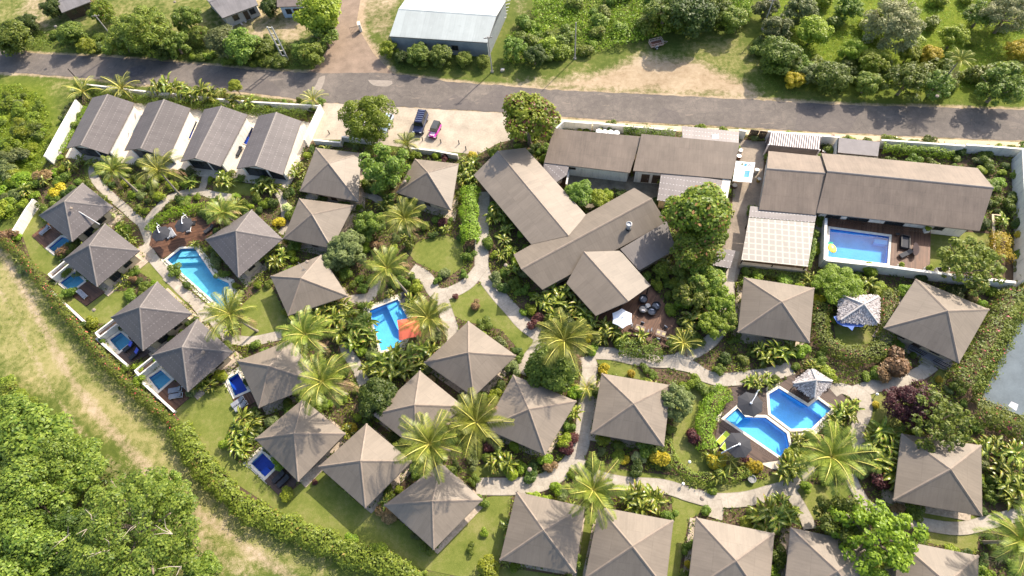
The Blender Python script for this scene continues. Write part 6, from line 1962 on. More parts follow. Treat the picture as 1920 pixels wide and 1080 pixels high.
# ---- paddle leaf clumps (banana and heliconia) -------------------------------------
def paddle_mesh(seed, n=24):
    rg = np.random.default_rng(seed); Q = []; M_ = []
    for k in range(n):
        az = k * 2.39996 + rg.uniform(-.5, .5)
        b = np.array([rg.normal(0, .28), rg.normal(0, .28), 0.0])
        h0 = rg.uniform(.5, 1.5); L = rg.uniform(1.1, 1.75); W_ = rg.uniform(.13, .22)
        dirh = np.array([math.cos(az), math.sin(az), 0]); side = np.array([-math.sin(az), math.cos(az), 0])
        p = b + np.array([0, 0, h0]); th = math.radians(rg.uniform(35, 75)); ns = 7
        Q.append([b - side * .02, p - side * .02, p + side * .02, b + side * .02]); M_.append(1)
        tw = rg.uniform(-.5, .5)
        pts, ws = [p.copy()], [.02]
        for i in range(ns):
            p = p + (dirh * math.cos(th) + np.array([0, 0, math.sin(th)])) * L / ns; th -= math.radians(rg.uniform(11, 20))
            u = (i + 1) / ns; pts.append(p.copy()); ws.append(W_ * math.sin(math.pi * min(1, .12 + .88 * u)) ** .6 + .005)
        for i in range(ns):
            a0, a1 = side * math.cos(tw * i / ns * 2) + np.array([0, 0, math.sin(tw * i / ns * 2)]), side * math.cos(tw * (i + 1) / ns * 2) + np.array([0, 0, math.sin(tw * (i + 1) / ns * 2)])
            v0, v1 = np.array([0, 0, .45 * ws[i]]), np.array([0, 0, .45 * ws[i + 1]])
            Q.append([pts[i], pts[i + 1], pts[i + 1] + a1 * ws[i + 1] + v1, pts[i] + a0 * ws[i] + v0]); M_.append(0)
            Q.append([pts[i] - a0 * ws[i] + v0, pts[i + 1] - a1 * ws[i + 1] + v1, pts[i + 1], pts[i]]); M_.append(0)
            if i < ns - 1: 
                s = side * .018; Q.append([pts[i] - s + [0, 0, .012], pts[i + 1] - s + [0, 0, .012], pts[i + 1] + s + [0, 0, .012], pts[i] + s + [0, 0, .012]]); M_.append(1)
    # join the leaf halves of one leaf so the colour varies by leaf: quads stay separate islands, which reads as mottling
    return mesh_quads("paddle_leaves", Q, [LM['paddle'], LM['palmrib']], M_)
PADDLE = [paddle_mesh(71), paddle_mesh(73), paddle_mesh(79)]
PSTEM = None
def paddle(px, R_, label, group, hc=None, name='heliconia_clump', world=False):
    global PSTEM
    if PSTEM is None:
        mb = MB()
        for k in range(6): mb.tube([(.2 * math.cos(k), .2 * math.sin(k), 0), (.25 * math.cos(k), .25 * math.sin(k), .9)], [.05, .035], 6)
        PSTEM = bpy.data.meshes.new("stalks"); PSTEM.from_pydata(mb.v, [], mb.f); PSTEM.materials.append(plain("green stalk", (.14, .17, .04), .6))
    sc = R_ / 1.55
    hc = hc if hc is not None else 1.3 * sc
    c = np.array(px) if world else P(*px, hc)
    r = thing(name, label, 'banana plant' if 'banana' in name else 'heliconia', (c[0], c[1], 0), RG.uniform(0, 6), group)
    CNT[0] += 1
    simple('leaf_clump', PADDLE[CNT[0] % 3], r, sc=sc); simple('stalk', PSTEM, r, sc=sc)
    block([(c[0] + .4 * math.cos(t), c[1] + .4 * math.sin(t)) for t in np.linspace(0, 6, 7)])
    return r
def paddles(lst, label, group, name='heliconia_clump'):
    for (x, y, R_) in lst: paddle((x, y), R_, label, group, name=name)
paddles([(515,468,1.7),(500,480,1.5),(530,480,1.5),(517,490,1.6)], "tangle of strap leaves between the teal pool's villa and the aerial villa", 'strap leaf clumps right of the teal pool villa')
paddles([(600,588,2.0),(625,600,2.0),(650,592,2.0),(668,612,2.0),(640,622,2.0),(688,602,1.9),(662,640,1.9),(615,572,1.7),(690,630,1.7),(640,575,1.7),(600,610,1.8)], "dark glossy banana clump on the left side of the bright blue pool", 'banana clumps left of the bright blue pool', 'banana_clump')
paddles([(712,680,1.9),(735,690,2.0),(765,672,2.0),(740,660,1.8),(790,655,1.9),(760,695,1.8),(715,705,1.7),(785,685,1.6),(810,660,1.6),(690,690,1.5)], "tangled banana clump along the lower side of the bright blue pool", 'banana clumps below the bright blue pool', 'banana_clump')
paddles([(1040,548,1.8),(1062,545,1.8),(1022,568,1.7),(1050,570,1.8),(1080,575,1.8),(1098,590,1.7),(1068,592,1.6),(1035,590,1.6),(1110,605,1.4)], "bright edged strap leaf clump under the restaurant's lower left eave", 'strap leaf clumps left of the restaurant wing')
paddles([(1135,612,1.6),(1150,622,1.5),(1130,632,1.4),(1168,632,1.3)], "strap leaf clump at the left corner of the restaurant terrace", 'strap leaf clumps by the terrace corner')
paddles([(1296,598,1.8),(1312,590,1.6),(1290,615,1.6)], "drooping banana clump at the right side of the restaurant terrace", 'banana clumps right of the terrace', 'banana_clump')
paddles([(930,392,1.7),(922,408,1.4),(940,405,1.4)], "pale strap leaf clump at the reception roof's left eave", 'strap leaf clumps by the reception eave')
paddles([(1195,925,1.8),(1218,928,1.8),(1205,945,1.8),(1230,940,1.7),(1195,955,1.5),(1180,935,1.4)], "long leaf clump above the second bottom row villa", 'strap leaf clumps above the bottom row')
paddles([(1440,955,1.9),(1462,950,1.8),(1425,968,1.7),(1455,975,1.9),(1478,965,1.7),(1442,985,1.5)], "dense strap leaf clump in the bed between the third and fourth bottom row villas", 'strap leaf clumps in the lower path bed')
paddles([(1650,808,1.9),(1675,815,1.8),(1640,830,1.8),(1662,838,1.8),(1690,845,1.7)], "dark leafed banana clump at the upper left eave of the east villa", 'upper banana clumps at the east villa', 'banana_clump')
paddles([(1665,868,1.9),(1690,872,1.9),(1710,880,1.7),(1680,892,1.8),(1648,870,1.7),(1700,860,1.6)], "dark leafed banana clump overlapping the left side of the east villa", 'lower banana clumps at the east villa', 'banana_clump')
paddles([(1578,768,1.5),(1592,780,1.4),(1600,762,1.3),(1565,790,1.3)], "strap leaf clump between the twin pool and the east path", 'strap leaf clumps right of the twin pool')
paddles([(1478,872,1.6),(1492,880,1.5),(1470,888,1.4),(1500,870,1.3)], "dark fern like clump at the twin pool's lower tip", 'fern like clumps at the twin pool tip', 'fern_clump')
paddles([(1356,884,1.3),(1345,892,1.1)], "pale strap leaf clump on the curved low hedge", 'strap leaf clumps on the low hedge')
paddles([(456,785,1.8),(470,795,1.7),(448,800,1.6),(462,812,1.6),(480,786,1.4)], "bright paddle leaf clump beside the two pale loungers", 'paddle clumps at the tiny blue pool')
paddles([(447,836,1.5),(440,825,1.3),(455,845,1.3)], "paddle leaf clump with a yellow croton above the southwest villa", 'paddle clumps above the southwest villa')
paddles([(383,712,1.5),(372,722,1.3),(396,722,1.3)], "green paddle clump at the lower eave of the palm shadow villa", 'paddle clumps at the palm shadow villa')
paddles([(553,322,1.5),(562,312,1.2)], "strap leaf clump by the steps at the car park wall", 'strap leaf clumps by the steps')
paddles([(498,342,1.7),(512,352,1.6),(485,352,1.4)], "strap leaf clump in front of the fourth long villa", 'strap leaf clumps before the fourth villa')
paddles([(418,328,1.5),(428,342,1.4),(410,342,1.2)], "strap leaf clump in front of the third long villa", 'strap leaf clumps before the third villa')
paddles([(874,302,1.6),(888,308,1.6),(880,322,1.6),(868,335,1.5),(885,335,1.4)], "bright bamboo like clump between the second car park villa and reception", 'bamboo like clumps beside reception')
paddles([(1452,652,1.7),(1470,662,1.6),(1440,668,1.6),(1425,655,1.4),(1482,650,1.4)], "twisted strap leaf clump below the hut side villa", 'strap leaf clumps below the hut side villa')
paddles([(1420,718,1.4),(1405,716,1.2),(1438,712,1.2)], "banana leaves hanging over the upper black umbrella", 'banana clumps over the upper umbrella', 'banana_clump')
paddles([(1880,878,1.7),(1900,850,1.9),(1905,890,1.7),(1885,905,1.6),(1912,925,1.8),(1895,935,1.6)], "broad paddle leaf clump at the right edge beside the east villa", 'paddle clumps at the right edge')
paddles([(938,858,1.6),(955,868,1.5),(925,870,1.4)], "fine strap leaf clump below the right leaning coconut palm", 'strap leaf clumps below the twin palms')
paddles([(240,440,1.2),(232,425,1.2),(222,432,1.0),(248,452,1.0)], "yellow green strap leaf clump between the path and the westernmost villas", 'strap leaf clumps by the west path')
paddles([(945,450,1.5),(958,470,1.4),(950,430,1.3),(940,480,1.2)], "dark strap leaf clump against the reception's long west eave", 'strap leaf clumps along the reception eave')
paddles([(150,300,1.4),(170,305,1.2),(135,312,1.4)], "pale strap leaf clump at the lower corner of the first long villa", 'strap leaf clumps at the first long villa')

paddles([(292,164,2.3),(312,160,2.5),(330,168,2.3),(345,172,2.0)], "large arching leaf clump behind the second long villa at the road wall", 'large arching clumps behind the second villa')
paddles([(362,176,2.3),(378,172,2.5),(395,178,2.2),(440,188,1.8),(470,192,1.7)], "large arching leaf clump behind the third long villa at the road wall", 'large arching clumps behind the third villa')
# ---- hedges ------------------------------------------------------------------------
def hedge(px, w, h, mat, label, hc=None, per=60, size=.24, flowers=0, round_=False, wob=.35, asp=.55, name='hedge', cat='hedge'):
    L = smooth_line(PP(px, h * .7), .35)
    l, r_ = ribbon(L, w)
    a = np.array(L); org = np.array([a[:, 0].mean(), a[:, 1].mean(), 0])
    rg = np.random.default_rng(int(abs(px[0][0]) * 7 + len(px)))
    tot = sum(np.linalg.norm(a[k + 1] - a[k]) for k in range(len(a) - 1))
    n = int(tot * (w + 2 * h * .7) * per)
    t_ = rg.uniform(0, len(a) - 1.001, n); i = t_.astype(int); f = (t_ - i)[:, None]
    c = a[i] * (1 - f) + a[i + 1] * f
    d = nrmz(a[i + 1] - a[i]); s = np.stack([-d[:, 1], d[:, 0]], -1)
    ang = rg.uniform(-.55, math.pi + .55, n)
    bump = 1 + wob * (np.sin(c[:, 0] * 1.9 + ang * 1.3) * np.sin(c[:, 1] * 1.7 - ang) * .6 + rg.normal(0, .22, n))
    ex = .72 if not round_ else .9
    cx = np.sign(np.cos(ang)) * np.abs(np.cos(ang)) ** ex; cz = np.sign(np.sin(ang)) * np.abs(np.sin(ang)) ** ex
    y_ = cx * w / 2 * bump; z_ = h * .5 + cz * h * .5 * bump
    z_ = np.maximum(z_, .05)
    dep = rg.uniform(.8, 1.03, n)
    C = np.stack([c[:, 0] + s[:, 0] * y_ * dep, c[:, 1] + s[:, 1] * y_ * dep, z_ * dep], -1)
    N = np.stack([s[:, 0] * np.cos(ang), s[:, 1] * np.cos(ang), np.sin(ang) + .75], -1)
    V = leaf_quads(C - org, N, size, asp, rg=rg, jitter=.42)
    root = thing(name, label, cat, tuple(org))
    simple('foliage', mesh_quads("hedge_foliage", V, LM[mat]), root)
    if flowers:
        k = rg.choice(n, int(n * flowers), replace=False)
        simple('flowers', mesh_quads("hedge_flowers", leaf_quads(C[k] - org + N[k] * .09, N[k], size * .85, .8, rg=rg), LM['pink']), root)
    block(l + r_[::-1])
    return root
hedge([(2,452),(40,482),(78,532),(118,585),(165,642),(215,700),(262,742),(300,775),(332,800)], 1.35, 1.9, 'flower', "long flowering hedge with red blossoms following the western edge of the gardens", flowers=.014, wob=.6, round_=True)
hedge([(334,800),(352,838),(385,882),(425,925),(470,960),(530,985),(590,1010),(650,1036),(715,1058),(790,1095)], 2.7, 2.0, 'hedge', "broad yellow green hedge curving along the south lawn to the bottom edge", per=42, size=.36, round_=True, wob=.5)
hedge([(1918,548),(1895,580),(1868,630),(1840,680),(1812,722)], 4.2, 2.4, 'flower', "thick flowering hedge between the porch villa and the slate terrace", per=42, size=.3, flowers=.009, round_=True)
hedge([(1826,765),(1865,778),(1930,806)], 3.6, 2.2, 'flower', "flowering hedge along the lower edge of the slate terrace", per=42, size=.3, flowers=.006, round_=True)
hedge([(1543,570),(1538,600),(1542,632),(1575,655),(1620,665),(1655,652),(1668,620),(1666,580),(1672,545)], 2.6, 1.9, 'flower', "U shaped flowering hedge round the larger thatched hut's lawn", flowers=.007, round_=True)
hedge([(1362,733),(1340,752),(1326,780),(1322,810),(1328,842)], 2.3, 1.7, 'bright', "bright green clipped hedge on the left side of the twin pool deck", per=70)
hedge([(1250,825),(1262,862),(1290,888),(1330,898),(1375,892),(1402,880)], 1.5, 1.0, 'hedge', "low curved olive hedge under the twin pool lawn")
hedge([(882,352),(878,385),(880,420),(882,452)], 2.8, 2.6, 'bright', "tall bright hedge between the garden path and the second car park villa", per=55, size=.3, round_=True)
hedge([(276,432),(292,412),(320,398),(352,392),(385,386)], 1.8, 1.2, 'bright', "low bright hedge arching above the umbrella deck", round_=True, wob=.5)
hedge([(1162,646),(1190,652),(1218,658),(1240,655)], 2.4, 1.5, 'mid', "loose green hedge below the terrace railing", round_=True, wob=.6)
hedge([(1655,275),(1700,279),(1750,283),(1785,287)], 1.3, 1.9, 'bright', "climbing creeper hedge on the road wall of the walled house", round_=True, wob=.7, name='creeper_hedge')
hedge([(1170,240),(1200,244),(1232,248),(1265,252)], 1.6, 2.0, 'mid', "ivy covered hedge behind the right half of the long service roofs", round_=True, wob=.6, name='creeper_hedge')
hedge([(1525,452),(1521,475),(1514,500)], .9, 2.6, 'mid', "creeper hanging down the pergola's right side", round_=True, name='creeper_hedge')
hedge([(1405,508),(1450,512),(1500,518),(1520,520)], 1.3, 1.0, 'mid', "low green hedge along the foot of the pergola wall", round_=True)
hedge([(160,200),(140,235),(112,285)], .9, .8, 'bright', "thin low hedge at the foot of the tall west wall", round_=True)
hedge([(440,490),(420,478),(398,470)], 1.2, .7, 'lime', "row of bright leafy plants between the teal pool and its villa", round_=True, wob=.7)
hedge([(1040,712),(1030,745)], 2.0, 1.5, 'dark', "dark loose hedge beside the path above the curved villa", round_=True, wob=.6)
hedge([(1876,435),(1880,460),(1880,485)], 2.4, 1.9, 'yellow', "yellow croton hedge along the tall east wall", per=55, round_=True, wob=.7)

hedge([(170,172),(240,180),(330,190),(400,198),(480,206),(575,213)], 1.7, 1.6, 'mid', "shaggy shrub hedge inside the road wall behind the four long villas", round_=True, wob=.8)
# ---- trees -------------------------------------------------------------------------
tree((685,212), 5.0, 'bright', 'airy', "leafy green tree standing in the car park over the white hatchback", 4.2)
tree((990,216), 4.5, 'lime3', 'round', "dense round yellow green tree at the right end of the car park", 5.4)
tree((722,308), 4.4, 'mid', 'airy', "big leafy tree between the two villas at the car park wall", 4.4)
tree((1313,394), 4.5, 'mango', 'round', "large mango tree with yellowish new leaves beside the dotted annex", 6.0)
tree((1305,458), 3.3, 'mango', 'round', "mango tree directly below the larger mango, over the lean-to", 4.2)
for (x, y, R_, l_) in ((1285,505,2.1,"bright feathery tree nearest the restaurant lean-to"), (1325,522,3.0,"bright feathery tree below the lower mango tree"), (1350,560,2.6,"bright feathery tree beside the yard path"), (1305,548,2.8,"bright feathery tree in the middle of the thicket right of the terrace"), (1338,605,2.4,"bright feathery tree at the lower end of the thicket"), (1240,505,1.5,"bright feathery tree under the restaurant's east corner"), (1283,548,1.8,"bright feathery tree leaning over the terrace's right edge"), (1365,600,1.8,"bright feathery tree at the thicket's lower right, near the hut side villa")):
    tree((x, y), R_, 'hedge' if x % 2 else 'lime2', 'airy', l_, R_ * .9, 'feathery trees right of the restaurant')
tree((1655,1005), 5.0, 'bright', 'sparse', "large light green tree between the last two bottom row villas", 4.4)
tree((1582,968), 3.2, 'mid', 'airy', "darker green tree touching the left side of the large light green tree", 3.0)
tree((1765,785), 4.4, 'mid', 'sparse', "grey green spreading tree above the east villa", 3.4)
tree((1712,757), 3.2, 'red', 'fine', "dark red leaved tree left of the grey green spreading tree", 2.8)
tree((1828,490), 4.5, 'hedge', 'sparse', "open spreading tree over the long retaining wall", 4.0)
tree((1270,748), 2.6, 'grey', 'airy', "white flowered shrub tree at the right corner of the path bend villa", 2.4)
tree((1033,690), 3.2, 'mid', 'round', "round dense green tree under the central coconut palm", 2.2)
tree((648,465), 3.0, 'grey', 'loose', "round dark grey green tree right of the aerial villa", 2.2)
tree((690,415), 2.8, 'mid', 'airy', "green tree left of the coconut palm by the round lawn", 2.0)
tree((622,488), 1.9, 'grey', 'loose', "smaller grey green tree at the aerial villa's top corner", 1.8)
tree((706,745), 2.7, 'dark', 'round', "dark round tree above the villa under the two coconut palms", 2.0)
tree((440,160), 1.2, 'lime', 'round', "tiny round topped tree on the verge beside the road wall", 2.6)
tree((1575,528), 3.4, 'bright', 'fine', "rounded bright green tree above the larger thatched hut", 1.8, squash=.7)
tree((1086,362), 2.2, 'mid', 'round', "leafy tree in the mossy courtyard against the reception roof", 2.0)
tree((1122,372), 1.6, 'lime', 'round', "smaller leafy tree in the mossy courtyard, right one", 1.6)
# beyond the road, left
rl = 'bushy trees along the far side of the road'
for (x, y, R_, m_, k_, l_) in (
 (18,66,3.6,'wood','round',"bushy tree at the top left corner beyond the road"), (132,62,2.6,'wood','round',"bushy tree in front of the rusty shack, left of the power pole"), (95,12,2.4,'dark','loose',"dark tree left of the rusty shack at the top edge"),
 (188,18,2.7,'mango','loose',"pinkish tipped tree right of the rusty shack"), (262,46,5.6,'hedge','round',"big yellow green tree behind the leaning power pole"), (225,72,2.8,'hedge','round',"yellow green bush at the foot of the leaning power pole"),
 (322,72,3.2,'wood','airy',"mid green tree right of the big yellow green tree"), (345,28,3.4,'mid','airy',"slender leaved tree at the left end of the dark cottage"), (302,88,2.4,'dark','loose',"dark low tree on the road edge below the mid green tree"),
 (372,62,2.2,'flower','loose',"tree with orange blossoms left of the cottage's planks"), (415,78,3.2,'grey','round',"rounded grey green bush tree left of centre on the road hedge"), (452,82,3.2,'wood','round',"rounded bush tree on the road hedge below the planks"),
 (482,84,2.4,'wood','airy',"bush tree on the road hedge just left of the ladder pylon"), (562,88,2.3,'wood','airy',"bush tree right of the ladder pylon"), (580,98,2.6,'hedge','loose',"yellowish bush tree at the dirt side road's corner"),
 (598,22,4.4,'lime','round',"bright green tree beside the pale blue hut"), (606,60,3.2,'wood','airy',"darker green tree below the bright one at the dirt side road"), (50,40,2.0,'dark','round',"small dark tree in the top left yard"),
 (160,84,1.9,'lime','loose',"small light bush tree on the road edge left of the leaning pole"), (505,10,2.0,'dark','round',"dark small tree between the cottage and the blue hut")):
    tree((x, y), R_, m_, k_, l_, R_ * .8, rl)
for (x, y, R_, m_, l_) in ((727,88,1.8,'lime',"light bush at the left end of the warehouse front"), (784,98,2.3,'wood',"rounded bush second from left along the warehouse front"), (826,101,2.3,'wood',"rounded bush in the middle of the warehouse front"), (870,108,1.6,'hedge',"brownish bush right of middle along the warehouse front"), (752,106,1.4,'dark',"small dark bush low between the first two warehouse bushes"), (905,112,1.3,'hedge',"brownish bush next to the tall power pole")):
    tree((x, y), R_, m_, 'loose', l_, R_ * .75, 'bushes along the warehouse front', name='bush', cat='bush')
for (x, y, R_, m_, k_, l_) in (
 (1248,10,4.0,'wood','airy',"dark green tree at the top edge above the trailer"), (1296,22,4.2,'dark','round',"dark round tree at the top edge right of the trailer"), (1376,32,2.6,'hedge','round',"yellow green round tree at the end of the weedy hedge"), (1345,12,3.2,'wood','airy',"tree at the top edge left of the grey power pole"),
 (965,82,2.6,'wood','airy',"grey green tree right of the tall power pole"), (1003,100,2.2,'dark','loose',"dark tree at the left end of the weeds"),
 (1460,45,3.10,'grey','airy',"grey green tree just right of the grey power pole"), (1527,55,2.84,'lime','round',"lone lime green tree in the top right field"), (1462,98,3.10,'mid','round',"bushy tree on the verge corner below the grey power pole"), (1488,118,2.24,'mid','airy',"bushy tree right of the verge corner tree"),
 (1506,10,3.44,'grey','airy',"grey green tree at the top edge left of the big olive tree"), (1680,36,4.99,'olive','fine',"big pale olive casuarina in the top right field"), (1600,90,2.24,'lime','loose',"lime bush tree left below the olive casuarina"), (1640,112,2.58,'lime','loose',"yellow green bush tree below the olive casuarina"),
 (1706,98,1.89,'lime','loose',"small lime tree right below the olive casuarina"), (1748,100,1.63,'yellow','round',"small bright yellow tree left of the thin pale palm"), (1792,66,2.41,'lime','loose',"lime green tree above the thin pale palm"),
 (1706,142,3.61,'wood','airy',"broad green tree overhanging the road verge, left of the thin palm"), (1760,152,2.92,'wood','airy',"broad green tree under the thin pale palm"), (1562,140,2.75,'mid','round',"round green tree right of the yellow bush on the road verge"),
 (1522,134,2.24,'grey','airy',"greyish tree left of the round green road tree"), (1490,146,1.72,'yellow','loose',"yellow flowering bush on the far road verge"), (1628,152,2.24,'hedge','loose',"olive bush tree on the verge in the middle of the right road stretch"),
 (1884,152,3.96,'wood','airy',"broad leaved tree at the right end of the far road verge"), (1912,92,2.24,'yellow','loose',"yellow tree at the right picture edge beyond the road"), (1896,20,3.96,'olive','fine',"dark olive tree at the top right corner"), (1845,20,2.92,'wood','airy',"tree at the top edge left of the corner olive tree"),
 (1595,8,2.75,'wood','airy',"tree at the top edge between lime tree and casuarina"), (1440,10,2.58,'grey','airy',"grey green tree behind the grey power pole")):
    tree((x, y), R_, m_, k_, l_, R_ * .8, 'trees beyond the road on the right')
# bottom left wood
tree((218,992), 8.8, 'wood', 'broad', "huge broad crowned tree at the bottom left beside the dirt track", 6.5, squash=.75)
_big = [o for o in COL.objects if o.type == 'EMPTY' and o.get('label', '').startswith('huge broad')][0]
for (x, y, n_5) in ((165,985,5),(255,975,4),(315,1000,3),(195,1030,4),(120,1000,3),(330,1062,3)):
    c_ = P(x, y, 9.5); mb = MB()
    for k_ in range(n_5):
        a_ = RG.uniform(0, 6.28); l_ = RG.uniform(1.0, 2.2); p0_ = np.array([*c_, 8.6]); p2_ = p0_ + [l_ * math.cos(a_), l_ * math.sin(a_), RG.uniform(.9, 1.9)]
        mb.tube([p0_, (p0_ + p2_) / 2 + RG.normal(0, .15, 3), p2_], [.06, .045, .015], 5)
    mb.build('bare_branch', plain("bleached branch", (.34, .29, .23), .85, .2), _big, tuple(_big.location))
tree((297,912), 2.6, 'wood', 'airy', "small tree at the huge tree's upper right tip reaching the dirt track", 3.0)
for (x, y, R_, k_, l_) in ((62,820,4.4,'round',"rounded tree at the upper end of the bottom left wood"), (20,845,4.6,'round',"rounded tree at the left edge of the wood, upper one"), (98,868,4.8,'round',"rounded tree in the middle of the wood left of the huge tree"),
    (140,885,3.8,'loose',"loose tree between the wood and the huge tree's top"), (40,940,6.0,'round',"largest rounded tree at the left edge of the wood"), (24,1050,6.0,'round',"rounded tree at the bottom left corner"), (96,1010,4.6,'dark',"dark tree sunk between the huge tree and the left edge"), (18,775,3.0,'loose',"small loose tree at the top of the bottom left wood"), (372,1074,2.2,'loose',"low loose tree at the bottom edge right of the huge tree")):
    tree((x, y), R_, 'dark' if k_ == 'dark' else 'wood', 'round' if k_ == 'dark' else k_, l_, R_ * .75, 'trees of the bottom left wood')

# ---- single eye-catching shrubs -----------------------------------------------------
def sh(px, R_, mat, label, name='shrub', cat='shrub', h=1.0, group=None):
    c = P(*px, R_ * .8 * h); return shrub(c[0], c[1], R_, mat, label, group, name, cat, h)
sh((652,800), 1.1, 'yellow', "yellow croton bush at the top corner of the south lawn villa", 'croton_bush', 'croton')
sh((1350,866), 1.3, 'yellow', "yellow croton bush below the lower black umbrella, left one", 'croton_bush', 'croton', 1.2)
sh((1415,877), 1.1, 'yellow', "yellow croton bush beside the stone basin", 'croton_bush', 'croton')
sh((1238,858), 1.5, 'yellow', "golden leafy bush at the right end of the path bend villa's bed", 'croton_bush', 'croton')
sh((1200,856), 1.0, 'cream', "cream flowered bush in the path bend villa's bed", 'cream_bush', 'shrub')
sh((1172,862), .8, 'yellow', "small golden bush left of the cream flowered bush", 'croton_bush', 'croton')
sh((1160,845), .7, 'lime', "small lime bush in the path bend villa's bed", 'lime_bush', 'shrub')
sh((1305,822), 1.3, 'red', "dark red leaved bush on the lawn beside the clipped hedge", 'red_bush', 'shrub')
sh((1320,727), 1.2, 'mid', "clipped round bush on the lawn left of the twin pool", 'round_bush', 'shrub')
sh((1500,660), 1.2, 'bright', "clipped round bush between strap leaves and the hut hedge", 'round_bush', 'shrub', .8)
sh((1075,820), 1.1, 'red', "dark red bush in the strip beside the curved villa", 'red_bush', 'shrub')
sh((1062,842), 1.2, 'red', "dark red bush at the lower end of the curved villa's strip", 'red_bush', 'shrub')
sh((1028,873), 1.1, 'bronze', "bronze bush at the path corner below the curved villa", 'bronze_bush', 'shrub')
sh((1685,682), 2.4, 'bronze', "large bronze leaved bush left of the porch steps", 'bronze_bush', 'shrub')
sh((1660,700), 1.6, 'bronze', "smaller bronze bush below the large bronze one", 'bronze_bush', 'shrub')
sh((1655,900), 1.6, 'red', "dark maroon bush under the banana clumps at the east villa", 'red_bush', 'shrub')
sh((120,465), 1.5, 'bronze', "rust coloured bush between the two western plunge pools", 'bronze_bush', 'shrub')
sh((172,433), .9, 'cream', "pale yellow rosette bush between the two western villas", 'cream_bush', 'shrub')
sh((208,402), .9, 'cream', "pale yellow rosette bush on the right of the westernmost villa", 'cream_bush', 'shrub')
sh((595,755), 1.0, 'mid', "green bush at the upper right of the southwest villa", 'green_bush', 'shrub')
sh((728,965), 1.7, 'bronze', "thin rusty bush at the left corner of the pebble edged south villa", 'bronze_bush', 'shrub', .8)
sh((590,905), .5, 'red', "small purple shrub on the south lawn", 'red_bush', 'shrub')
sh((662,1010), .9, 'bright', "small bright bush on the south lawn, first near the hedge", 'bright_bush', 'shrub')
sh((713,1028), 1.2, 'bright', "small bright bush on the south lawn, second near the hedge", 'bright_bush', 'shrub', .8)
sh((910,1000), .6, 'bright', "tiny shrub on the pebble villa's lawn, upper one", 'bright_bush', 'shrub')
sh((883,1027), .6, 'mid', "tiny dark shrub on the pebble villa's lawn, lower one", 'green_bush', 'shrub')
sh((890,572), 1.0, 'bronze', "reddish flower bush on the bend lawn below the path junction", 'bronze_bush', 'shrub')
sh((855,555), .6, 'red', "small red shrub on the bend lawn near the path junction", 'red_bush', 'shrub')
sh((918,1074), 1.6, 'lime', "lime bush at the bottom edge below the pebble villa", 'lime_bush', 'shrub')
sh((1129,692), .9, 'yellow', "yellow and red bush at the top left corner of the path bend villa", 'croton_bush', 'croton')
sh((1184,702), .7, 'yellow', "small golden shrub on the wedge lawn above the path bend villa", 'croton_bush', 'croton')
sh((540,388), 1.0, 'cream', "pale golden bush beside the path left of the upper brown villa", 'cream_bush', 'shrub', 1.3)
sh((1005,600), 1.3, 'red', "dark red bush under the strap leaves left of the restaurant", 'red_bush', 'shrub')
sh((830,415), 1.2, 'red', "purple leaved bush above the round lawn", 'red_bush', 'shrub')
sh((1760,712), .6, 'yellow', "tiny yellow shrub on the grass below the porch steps", 'croton_bush', 'croton')
sh((1644,760), .6, 'yellow', "small yellow green shrub on the lawn right of the twin pool", 'croton_bush', 'croton')
sh((5,440), 1.9, 'bronze', "reddish purple bush at the hedge's end on the left edge", 'bronze_bush', 'shrub')
sh((80,325), 1.8, 'bronze', "purplish shrub outside the tall west wall's lower end", 'bronze_bush', 'shrub')
sh((110,355), 1.5, 'yellow', "yellowish croton above the westernmost villa", 'croton_bush', 'croton')
for (c, z_), l_ in zip(PLANTERS, ("spiky plant in the small corner planter of the raised deck", "spiky plant in the planter at the raised deck's lower right", "green plant in the planter against the house wall", "low plants in the long planter on the walled lawn")):
    shrub(c[0], c[1], .5, 'lime', l_, 'plants in the white planters', 'potted_plant', 'potted plant', 1.1, z_ + .45)

# ---- bed planting: shrubs wherever a bed is free ------------------------------------
LAND = [((140,398),"the westernmost grey villa"), ((190,478),"the second western villa"), ((283,592),"the towel deck villa"), ((358,660),"the palm shadow villa"),
 ((456,455),"the teal pool's villa"), ((515,700),"the tiny blue pool's villa"), ((595,420),"the upper brown villa"), ((618,330),"the car park wall villa"), ((800,345),"the second car park villa"),
 ((578,535),"the aerial villa"), ((882,672),"the red umbrella pool's villa"), ((784,770),"the villa under the twin palms"), ((685,872),"the south lawn villa"), ((563,822),"the southwest villa"),
 ((812,950),"the pebble edged south villa"), ((1000,778),"the curved path villa"), ((1188,768),"the path bend villa"), ((1020,1000),"the first bottom row villa"), ((1185,1030),"the second bottom row villa"),
 ((1370,1050),"the third bottom row villa"), ((1555,1060),"the fourth bottom row villa"), ((1760,1060),"the last bottom row villa"), ((1762,890),"the east villa"), ((1455,580),"the hut side villa"), ((1757,600),"the porch villa"),
 ((180,235),"the first long villa"), ((290,240),"the second long villa"), ((400,255),"the third long villa"), ((510,265),"the fourth long villa"), ((990,370),"the reception roof"), ((1110,450),"the restaurant"), ((1150,540),"the restaurant wing"),
 ((1120,280),"the service block"), ((1460,750),"the twin pool"), ((1610,580),"the larger thatched hut"), ((1525,715),"the small thatched hut"), ((730,605),"the bright blue pool"), ((370,500),"the large teal pool"), ((345,385),"the umbrella deck"),
 ((820,475),"the round lawn"), ((930,590),"the bend lawn"), ((1210,600),"the restaurant terrace"), ((1700,330),"the walled house"), ((1820,480),"the retaining wall"), ((1890,340),"the tall east wall"), ((1455,450),"the pergola"), ((1880,700),"the slate terrace")]
LW = np.array([P(*a, 1.0) for a, _ in LAND])
